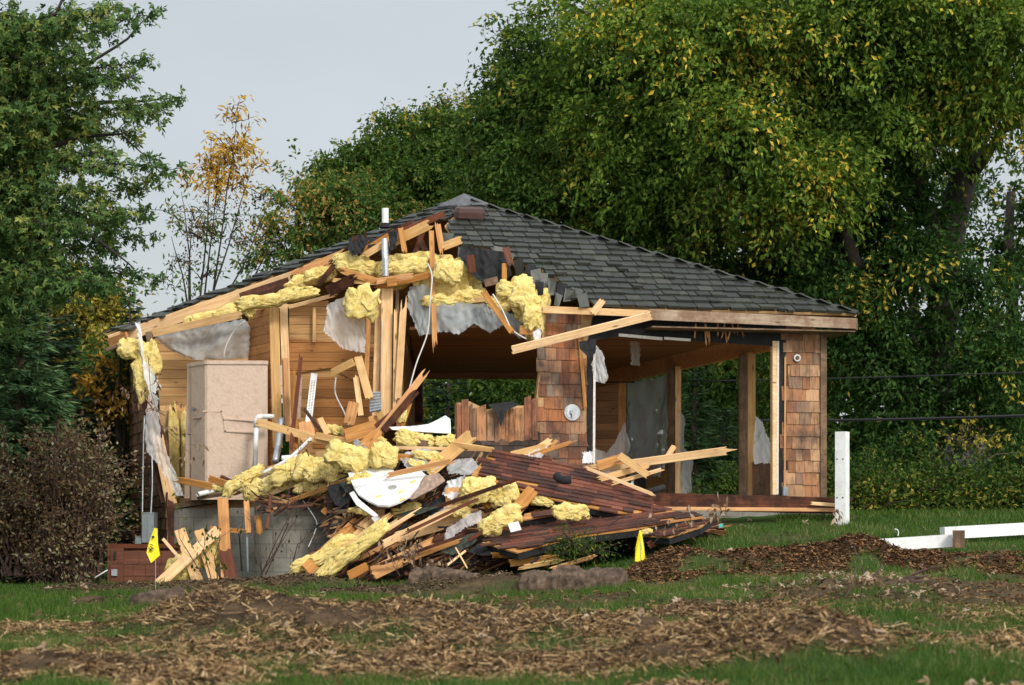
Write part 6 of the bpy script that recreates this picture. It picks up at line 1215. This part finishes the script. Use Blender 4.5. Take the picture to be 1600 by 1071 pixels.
# far wood, beyond everything
mb_o = np.array([P(x, 0, 66) for x in (0,)]);
n = 30000
px_ = rng.uniform(-900, 2500, n); top = np.interp(px_, [-900, -100, 120, 215, 330, 450, 520, 700, 900, 1000, 1500, 1560, 1700, 2500], [380, 480, 600, 640, 640, 600, 540, 500, 470, 500, 520, 540, 520, 520]); py_ = top + (900 - top) * rng.random(n) ** .9 + rng.normal(size=n) * 8
Yf = rng.uniform(62, 68, n); posf = np.stack([(px_ - 800) / F * Yf, Yf, CZ + (HZ - py_) / F * Yf], 1); kk = np.floor(posf * .5); posf += (vnoise(posf[:, 0] * .7, posf[:, 2] * .7)[:, None] - .5) * 1.5
v, f = leaf_quads(posf, unit(rng.normal(size=(n, 3)) + np.array([0, 0, -.4])), .62, .34); T(mk('far_wood', v, f, lf_dark), 'dark distant wood behind all the other trees', 'wood', kind='stuff')

# left background: golden trees, spruces, shrubs
def gold(px, Y, label, blobs, n, mat=lf_yel):
    e = limb_tree('autumn_tree', label, 'tree', P(px, 860, Y), [([(px, 880, Y), (px - 4, 700, Y), (px + 2, 560, Y)], .12, .02), ([(px, 720, Y), (px + 15, 640, Y), (px + 20, 570, Y)], .05, .01)], m_barkd, 'autumn trees left of the house')
    grow_crown('foliage', blobs, mat, e, n, 12, spl=.6, leaf=(.11, .06), clump=.3, hollow_=.5, twig_mat=m_barkd, twf=.12)
gold(135, 37, 'golden autumn tree between the maple and the left eave', [(110, 460, 60, 36, 37, 1), (150, 520, 60, 60, 37, 1), (90, 560, 60, 60, 37, 1), (175, 600, 34, 60, 37, .8), (60, 480, 50, 40, 37, .8)], 1100, lf_yel)
gold(40, 39, 'second golden tree low at the left edge', [(40, 520, 60, 50, 39, 1), (0, 500, 50, 50, 39, 1), (90, 450, 40, 30, 39, .8)], 450, lf_yel)
gold(170, 35.5, 'dark olive tree close to the left wall of the house', [(160, 600, 40, 50, 35.5, .9), (185, 660, 22, 60, 35.5, .6), (190, 560, 16, 30, 35.5, .4)], 380, lf_rust)
gold(186, 33.5, 'small tree with orange leaves touching the left wall', [(185, 590, 20, 22, 33.5, .3), (190, 655, 16, 16, 33.5, .3), (175, 620, 14, 14, 33.5, .3)], 60, lf_sap)
def spruce(px, Y, py_top, py_bot, half, label, mat, n=24, name='spruce_tree', dens=1.0, lpn=.16):
    e = empty(name, P(px, py_bot, Y), label, 'spruce', 'conifers around the house'); top = P(px, py_top, Y); bot = P(px, py_bot, Y); mb = MB(); mb.tube([bot, top], [.16, .01], 8); mb.build('trunk', m_bark, e, smooth=True)
    pos = []; dd = []; H_ = (top - bot).length; R = half / F * Y; bb_ = MB()
    for i in range(int(n)):
        f = (i + .5) / n; c = top.lerp(bot, f ** .95); L = R * (f ** .8) * 1.0 + .08
        for k in range(max(5, int(9 * (.5 + f)))):
            a = random.random() * 2 * math.pi; l = L * random.uniform(.75, 1.1); d_ = Vector((math.cos(a), math.sin(a), .25 - .45 * f)); tip = c + d_ * l; bb_.tube([c, c + d_ * l * .6 + UP * .03, tip + UP * .05], [.012, .008, .003], 3, cap=False)
            m_ = max(5, int(l * 42 * dens))
            for j in range(m_):
                t = (random.random()) ** .7; p = c + d_ * l * t + UP * (.05 * t * t); sd = Vector((-math.sin(a), math.cos(a), 0)) * (1 if random.random() < .5 else -1)
                pos.append(p); dd.append((d_ * .8 + sd * random.uniform(.3, 1.1) + Vector((0, 0, random.uniform(-.55, .15)))).normalized())
    bb_.build('limbs', m_barkd, e)
    v, f = leaf_quads(np.array(pos), np.array(dd), lpn * 1.25, .034, fold=.1); mk('foliage', v, f, mat, e)
spruce(30, 30, 425, 800, 105, 'tall blue green spruce at the left edge below the maple', lf_spr, 44, dens=1.9)
spruce(75, 33, 380, 850, 95, 'spruce behind the blue green one at the left edge', lf_spr2, 40, dens=1.7)
spruce(150, 34, 560, 850, 62, 'dark small fir between the shrub and the golden tree', lf_spr2, 30, 'fir_tree', dens=1.6)
spruce(203, 35.5, 468, 800, 34, 'thin spruce top peeking over the left eave', lf_spr2, 26, dens=1.4)
spruce(1085, 41, 570, 880, 60, 'grey green spruce seen through the tall opening of the right room', lf_spr, 34, dens=1.6)
spruce(1130, 43, 640, 880, 70, 'lower spruce right of the one in the tall opening', lf_spr, 28, dens=1.6)
spruce(700, 42, 560, 900, 90, 'dark spruce seen through the rear window', lf_spr2, 30, dens=1.6)
def shrub(name, px, Y, label, blobs, mat, n, lps=10, leaf=(.07, .04), group=None, stems=26, col=m_twig, cat='shrub', py0=930):
    e = empty(name, P(px, py0, Y), label, cat, group); mb = MB(); r = random.Random(px)
    for i in range(stems):
        b_ = r.choice(blobs); q = [P(px + r.uniform(-.6, .6) * blobs[0][2], py0, Y + r.uniform(-.3, .3)), P((b_[0] + px) / 2 + r.uniform(-20, 20), (b_[1] + py0) / 2 + 10, Y + r.uniform(-.4, .4)), P(b_[0] + r.uniform(-1, 1) * b_[2], b_[1] + r.uniform(-1, .6) * b_[3], b_[4] + r.uniform(-.5, .5))]
        mb.tube(q, [.012, .008, .003], 4, cap=False)
    mb.build('stems', col, e); grow_crown('foliage', blobs, mat, e, n, lps, spl=.45, leaf=leaf, clump=.18, hollow_=.5, twig_mat=col, twf=.5, droop=.1, lean=(0, 0, .35), leafdown=.1)
shrub('brown_shrub', 100, 29.0, 'large brownish leafy shrub left of the dark shingled wall', [(80, 800, 70, 66, 29.2, .9), (130, 730, 28, 34, 29, .5), (100, 700, 30, 26, 29.2, .4), (40, 750, 50, 46, 29.3, .7), (145, 820, 24, 60, 29, .5), (0, 810, 60, 60, 29.3, .8), (160, 740, 8, 40, 29, .2), (95, 870, 60, 36, 28.8, .6)], lf_shr, 950, 10, (.07, .036), stems=190)
rs = random.Random(5); sh_l = []
for i in range(34):
    x = rs.uniform(-20, 175); y = rs.uniform(655, 760); sh_l.append([(x * .8 + 20, 900, 29), (x * .9 + 10 + rs.uniform(-10, 10), (y + 900) / 2, 29 + rs.uniform(-.3, .3)), (x, y, 29 + rs.uniform(-.5, .5))])
e = empty('brown_shrub', P(90, 930, 29), 'tall ragged brown shoots with few leaves rising through the large brownish shrub', 'shrub'); branch_crown('foliage', sh_l, lf_shr, e, L0=.35, step=.09, leaf=(.07, .035), twig_mat=m_twig, seed=14, per=9, spread=.04, sag=.0)
shrub('brown_shrub', -40, 29.5, 'brownish shrub cut by the left edge of the photo', [(-40, 830, 80, 80, 29.5, .9), (-20, 780, 40, 50, 29.5, .9)], lf_drk2, 500, 9, (.065, .035), stems=50)
shrub('green_shrub', 60, 30.5, 'dark green undergrowth behind the brown shrub', [(60, 850, 150, 60, 30.5, .6), (0, 740, 100, 60, 31.5, .6), (165, 760, 20, 80, 33.8, .3)], lf_dark, 1500, 12, (.09, .05), stems=20)
for i, (x, Y, w_, h_, tp_, mt_, lb_) in enumerate([(1330, 33, 46, 50, 740, lf_hedge, 'yellow green shrub just right of the white post'), (1400, 33.5, 60, 60, 735, lf_hedge, 'broad yellow green shrub below the big trunk'), (1480, 33.2, 56, 60, 745, lf_hedge, 'yellow green shrub below the dark shed'), (1555, 33.4, 60, 70, 735, lf_hedge, 'yellow green shrub at the right edge of the lawn'),
        (1640, 33.4, 60, 70, 725, lf_hedge, 'yellow green shrub cut off by the right edge'), (1300, 36, 50, 80, 700, lf_dark, 'darker shrub behind the corner of the house'), (1590, 37, 60, 90, 700, lf_dark, 'taller dark shrub behind the right edge hedge'), (1390, 37.5, 70, 80, 700, lf_dark, 'tall dark shrub behind the hedge below the trunk'), (1190, 38, 90, 80, 720, lf_green, 'shrub seen low through the right room')]):
    shrub('hedge_shrub', x, Y, lb_, [(x, tp_ + 52, w_ * .8, 26, Y, .5), (x - 20, tp_ + 66, w_, 24, Y - .2, .5), (x + 25, tp_ + 60, w_ * .7, 26, Y - .1, .4), (x + 30 * math.sin(x), tp_ + 26 + 12 * math.sin(x * 3), w_ * .3, 22, Y, .3), (x - 30 * math.cos(x * 2), tp_ + 34, w_ * .3, 18, Y, .3)], mt_, 560, 12, (.085, .05), 'shrubs along the back of the lawn', 20, py0=806)
shrub('golden_shrub', 1510, 35, 'sparse golden leaved shrub before the dark shed', [(1500, 690, 34, 30, 35, .4), (1530, 720, 30, 30, 35, .4)], lf_yel, 26, 8, (.10, .06), None, 12, py0=806)
# dry branches and twigs
def twiggy(name, label, stems, r0=.012, seed=1, leaves=None, nl=0, sub=9, mat=m_twig, cat='bush', lsz=(.07, .03)):
    e = empty(name, P(*stems[0][0]), label, cat); mb = MB(); r = random.Random(seed); tips = []
    for st in stems:
        q = [P(*p) for p in st]; mb.tube(q, [r0 * (1 - .75 * i / (len(q) - 1)) for i in range(len(q))], 5)
        for i in range(sub):
            k_ = r.randrange(0, len(q) - 1); p = q[k_].lerp(q[k_ + 1], r.random()); d_ = (q[k_ + 1] - q[k_]).normalized() * .7 + Vector((r.uniform(-.8, .8), r.uniform(-.5, .5), r.uniform(-.2, .7))); L = r.uniform(.15, .5); ps = [p]
            for s_ in range(4): d_ += Vector((r.uniform(-.35, .35), r.uniform(-.3, .3), r.uniform(-.2, .3))); d_.normalize(); ps.append(ps[-1] + d_ * L / 4)
            mb.tube(ps, [r0 * .4, r0 * .33, r0 * .25, r0 * .18, r0 * .1], 3, cap=False); tips += ps[2:]
    mb.build('stems', mat, e)
    if leaves:
        tt = np.array([tuple(t) for t in tips]); k = rng.integers(0, len(tt), nl); v, f = leaf_quads(tt[k] + rng.normal(size=(nl, 3)) * .02, unit(rng.normal(size=(nl, 3)) * .5 + np.array([0, 0, -1])), lsz[0], lsz[1]); mk('leaves', v, f, leaves, e)
twiggy('bare_bush', 'leafless dark bush growing in front of the concrete footing', [[(408, 898, 27.2), (430, 850, 27.1), (455, 800, 27.0), (478, 760, 26.9)], [(408, 898, 27.2), (425, 870, 27.1), (470, 800, 27.0), (505, 750, 26.9)], [(410, 898, 27.2), (398, 840, 27.2), (402, 780, 27.1)], [(415, 898, 27.2), (450, 820, 26.8), (452, 760, 26.8), (470, 700, 26.9)], [(455, 890, 27.0), (465, 850, 26.8), (500, 840, 26.8)]], .009, 2, lf_drk2, 70, 14)
twiggy('bare_bush', 'thin leafless shoots before the block foundation with pale leaves', [[(340, 905, 27.0), (335, 870, 26.9), (345, 840, 26.9), (380, 815, 26.9)], [(330, 905, 27.0), (318, 860, 26.9), (322, 840, 26.9)], [(320, 905, 27), (280, 840, 27), (278, 800, 27.2)]], .008, 4, lf_hedge, 60, 9, lsz=(.07, .045))
twiggy('hanging_branch', 'dry branch with pale dead leaves caught on the torn left wall edge', [[(258, 650, 29.6), (240, 640, 29.5), (215, 610, 29.4), (190, 615, 29.4)], [(232, 560, 29.6), (235, 610, 29.5), (250, 660, 29.5), (262, 690, 29.4)], [(240, 640, 29.5), (225, 645, 29.4), (205, 640, 29.4)], [(252, 665, 29.5), (280, 690, 29.4), (290, 705, 29.4)]], .006, 5, lf_dead, 90, 5, lsz=(.11, .035), cat='branch')
twiggy('dry_weeds', 'dry weeds and dead leaves at the right tip of the debris pile', [[(1060, 838, 25.6), (1080, 825, 25.6), (1100, 815, 25.6)], [(1110, 832, 25.6), (1112, 820, 25.6), (1118, 812, 25.6)], [(1020, 850, 25.5), (1040, 830, 25.5), (1060, 822, 25.5)]], .004, 6, lf_dead, 60, 4, lsz=(.09, .045), cat='weeds')
twiggy('dry_weeds', 'tuft of grey dry weeds at the foot of the pile beside the front beam', [[(640, 905, 24.9), (645, 880, 24.9), (638, 868, 24.9)], [(625, 900, 24.9), (615, 885, 24.9), (618, 872, 24.9)], [(655, 903, 24.9), (668, 880, 24.9)]], .006, 7, lf_dead, 140, 10, lsz=(.08, .035), cat='weeds')
twiggy('dead_leaf_tuft', 'cluster of pale dead leaves on the lawn left of the white post', [[(1303, 822, 26.3), (1305, 817, 26.3), (1302, 812, 26.3)]], .003, 8, lf_dead, 14, 2, lsz=(.10, .045), cat='leaves')
# uprooted evergreen sprigs by the lower slab
e = empty('green_sprig', P(900, 858, 25.3), 'heap of cut green cedar sprigs under the lower roof slab', 'sprig'); grow_crown('foliage', [(905, 852, 30, 8, 25.5, .3), (930, 860, 20, 6, 25.3, .2), (885, 862, 22, 6, 25.3, .2)], lf_hedge, e, 70, 12, spl=.22, leaf=(.06, .016), clump=.08, droop=.1, twig_mat=m_barkd, twf=.5)

# shed behind the shrubs
sd = empty('neighbour_shed', P(1500, 800, 50), 'dark shingled shed roof glimpsed between the trees at right', 'shed')
spl_ = Plane(P(1460, 755, 49), P(1545, 755, 49), P(1460, 655, 51.5)); o = slab('roof', spl_, [(1452, 655), (1530, 650), (1560, 756), (1452, 758)], .1, m_dark, sd); shingles('roof_shingles', spl_, [(1452, 655), (1530, 650), (1560, 756), (1452, 758)], .28, (.3, .5), .03, m_roof, o, uv=(Vector((1, 0, 0)), spl_.v), seed=2)
vwall('wall', P(1455, 755, 49.3), P(1555, 755, 49.3), -.5, .9, .1, m_old, sd)

# power lines
def wire(label, a, b, sag, r=.018, mat=m_cable):
    a, b = P(*a), P(*b); mb = MB(); mb.tube([a.lerp(b, i / 24) - UP * sag * 4 * (i / 24) * (1 - i / 24) for i in range(25)], r, 5); T(mb.build('power_line', mat), label, 'cable')
wire('upper black cable crossing the trees right of the house', (900, 598, 34.5), (1800, 574, 34.5), .05, .014)
wire('lower thicker black cable crossing the trees right of the house', (1180, 658, 34), (1800, 640, 34), .05, .026)
wire('faint thin cable across the pale sky above the left eave', (-100, 298, 60), (900, 345, 60), .3, .010)

# ------------------------------------------------------------------ ground cover
def scatter(n, ylo, yhi, pxlo=-40, pxhi=1640, p=1.0):
    Y = ylo + (yhi - ylo) * rng.random(n) ** p; px = rng.uniform(pxlo, pxhi, n); X = (px - 800) / F * Y; z, b_ = ground(X, Y); return X, Y, z, b_, px
gm = leafmat('grass_blades', [(0, (0.027, 0.061, 0.009)), (0.4, (0.055, 0.117, 0.017)), (0.75, (0.09, 0.165, 0.026)), (0.93, (0.16, 0.184, 0.052)), (1, (0.299, 0.25, 0.117))], .35, .5, bigs=.8)
def grass(n, ylo, yhi, h, w, seed, wide=1.0):
    X, Y, z, b_, px = scatter(n, ylo, yhi); k = (rng.random(n) > b_ * 1.35 + .05) & ~((Y > 28.0) & (px < 1215) & (Y < 37)) & ~((Y > 26.0) & (px > 520) & (px < 1010)) & ~((Y > 26.6) & (px < 1015))
    tall = fbm(X * 3, Y * 3, 31); X, Y, z, px, tall = X[k], Y[k], z[k], px[k], tall[k]; n = len(X); hh = h * rng.uniform(.45, 1.3, n) * (.5 + tall); a = rng.random(n) * 2 * math.pi
    bx, by = np.cos(a) * w * wide / 2, np.sin(a) * w / 2; lx = rng.normal(size=n) * hh * .45; ly = rng.normal(size=n) * hh * .45
    v = np.stack([np.stack([X - bx, Y - by, z - .01], 1), np.stack([X + bx, Y + by, z - .01], 1), np.stack([X + lx, Y + ly, z + hh], 1)], 1).reshape(-1, 3); return v
va = np.concatenate([grass(80000, 10.2, 15, .065, .0065, 1), grass(90000, 15, 22, .075, .008, 2), grass(90000, 22, 30, .075, .011, 3), grass(16000, 28, 36, .08, .02, 4)])
T(mk('grass', va, np.arange(len(va)).reshape(-1, 3), gm), 'short green grass over the lawn and the torn foreground turf', 'grass', kind='stuff')
def chips(n, ylo, yhi, pxlo, pxhi, L, W, thr=.5, p=1.0, lift=.0):
    X, Y, z, b_, px = scatter(n, ylo, yhi, pxlo, pxhi, p); k = (b_ > thr * rng.random(n) + .22) & (fbm(X * 2.3 + 9, Y * 1.6, 77) + rng.normal(size=n) * .08 > (.40 if L > .09 else .3)); X, Y, z = X[k], Y[k], z[k]; n = len(X); a = rng.random(n) * 2 * math.pi; t = rng.normal(size=n) * .32
    d = np.stack([np.cos(a) * np.cos(t), np.sin(a) * np.cos(t), np.sin(t)], 1); nrm = unit(np.array([0, 0, 1]) + rng.normal(size=(n, 3)) * .35); s = unit(np.cross(nrm, d)); nrm = np.cross(d, s)
    l = (L * rng.uniform(.35, 1.25, n))[:, None] / 2; w = (W * rng.uniform(.5, 1.3, n))[:, None] / 2; th = w * .35; c = np.stack([X, Y, z + lift + rng.random(n) * L * .28], 1)
    v = np.stack([c - d * l - s * w, c + d * l - s * w * .5, c + d * l * .85 + s * w, c - d * l * .9 + s * w * .7, c - d * l * .9 + nrm * th, c + d * l * .9 + nrm * th], 1)
    q = (np.arange(n) * 6)[:, None]; f = np.concatenate([q + np.array([[0, 1, 5, 4]]), q + np.array([[4, 5, 2, 3]])], 0); return v.reshape(-1, 3), f
def chipobj(name, parts, mat, label, cat):
    V = []; Fc = []; k = 0
    for v, f in parts: V.append(v); Fc.append(f + k); k += len(v)
    return T(mk(name, np.concatenate(V), np.concatenate(Fc), mat), label, cat, kind='stuff')
m_chip = shake('pale_wood_chips', [(.30, .185, .085), (.18, .10, .045), (.42, .27, .125), (.10, .058, .032), (.33, .20, .09), (.055, .034, .022), (.52, .36, .19)], .25, .45, (.04, .025, .015), .85, .1, bigscale=1.5)
m_chip2 = shake('dark_bark_mulch', [(.14, .065, .028), (.07, .035, .02), (.22, .11, .045), (.04, .025, .015), (.34, .19, .08), (.10, .05, .025)], .25, .6, (.02, .014, .01), .85, .1, bigscale=1.5)
chipobj('wood_chips', [chips(50000, 10.2, 16.4, -40, 1640, .095, .014, .45), chips(60000, 10.2, 17.5, -40, 1640, .04, .010, .55), chips(9000, 10.2, 17, -40, 1640, .13, .011, .4)], m_chip, 'pale shredded wood chips strewn across the near foreground', 'wood chips')
chipobj('bark_mulch', [chips(52000, 22.2, 25.4, 930, 1640, .075, .022, .5), chips(9000, 16.2, 22, 700, 1640, .07, .018, .6)], m_chip2, 'dark brown bark mulch heaped across the right middle ground', 'mulch')
chipobj('soil_crumbs', [chips(24000, 22.8, 27.0, -40, 930, .05, .022, .5), chips(6000, 16.2, 22, -40, 700, .05, .02, .6)], shake('soil_crumbs', [(.05, .034, .022), (.09, .06, .036), (.035, .024, .016), (.15, .10, .055), (.22, .15, .08)], .2, .5, (.02, .015, .01), .9, .1), 'loose dark soil and litter along the foot of the house', 'soil')
# fallen leaves
def litter(n, ylo, yhi, pxlo, pxhi, size, lift=.02):
    X, Y, z, b_, px = scatter(n, ylo, yhi, pxlo, pxhi); pos = np.stack([X, Y, z + lift + rng.random(n) * .03], 1); a = rng.random(n) * 6.28; d = unit(np.stack([np.cos(a), np.sin(a), rng.normal(size=n) * .4], 1)); return leaf_quads(pos, d, size, size * .6, up=np.array([0, 0, 2.0]), star=True)
parts_ = [litter(260, 17.5, 22, 1130, 1500, .06), litter(420, 10.5, 20, -20, 1620, .065), litter(200, 22, 27.5, -20, 1620, .07), litter(60, 26.5, 32, 1030, 1620, .09), litter(60, 19, 22, 1250, 1450, .07, .05)]
chipobj('fallen_leaves', parts_, lf_dead, 'scattered dry fallen leaves over grass, mulch and soil', 'leaves')
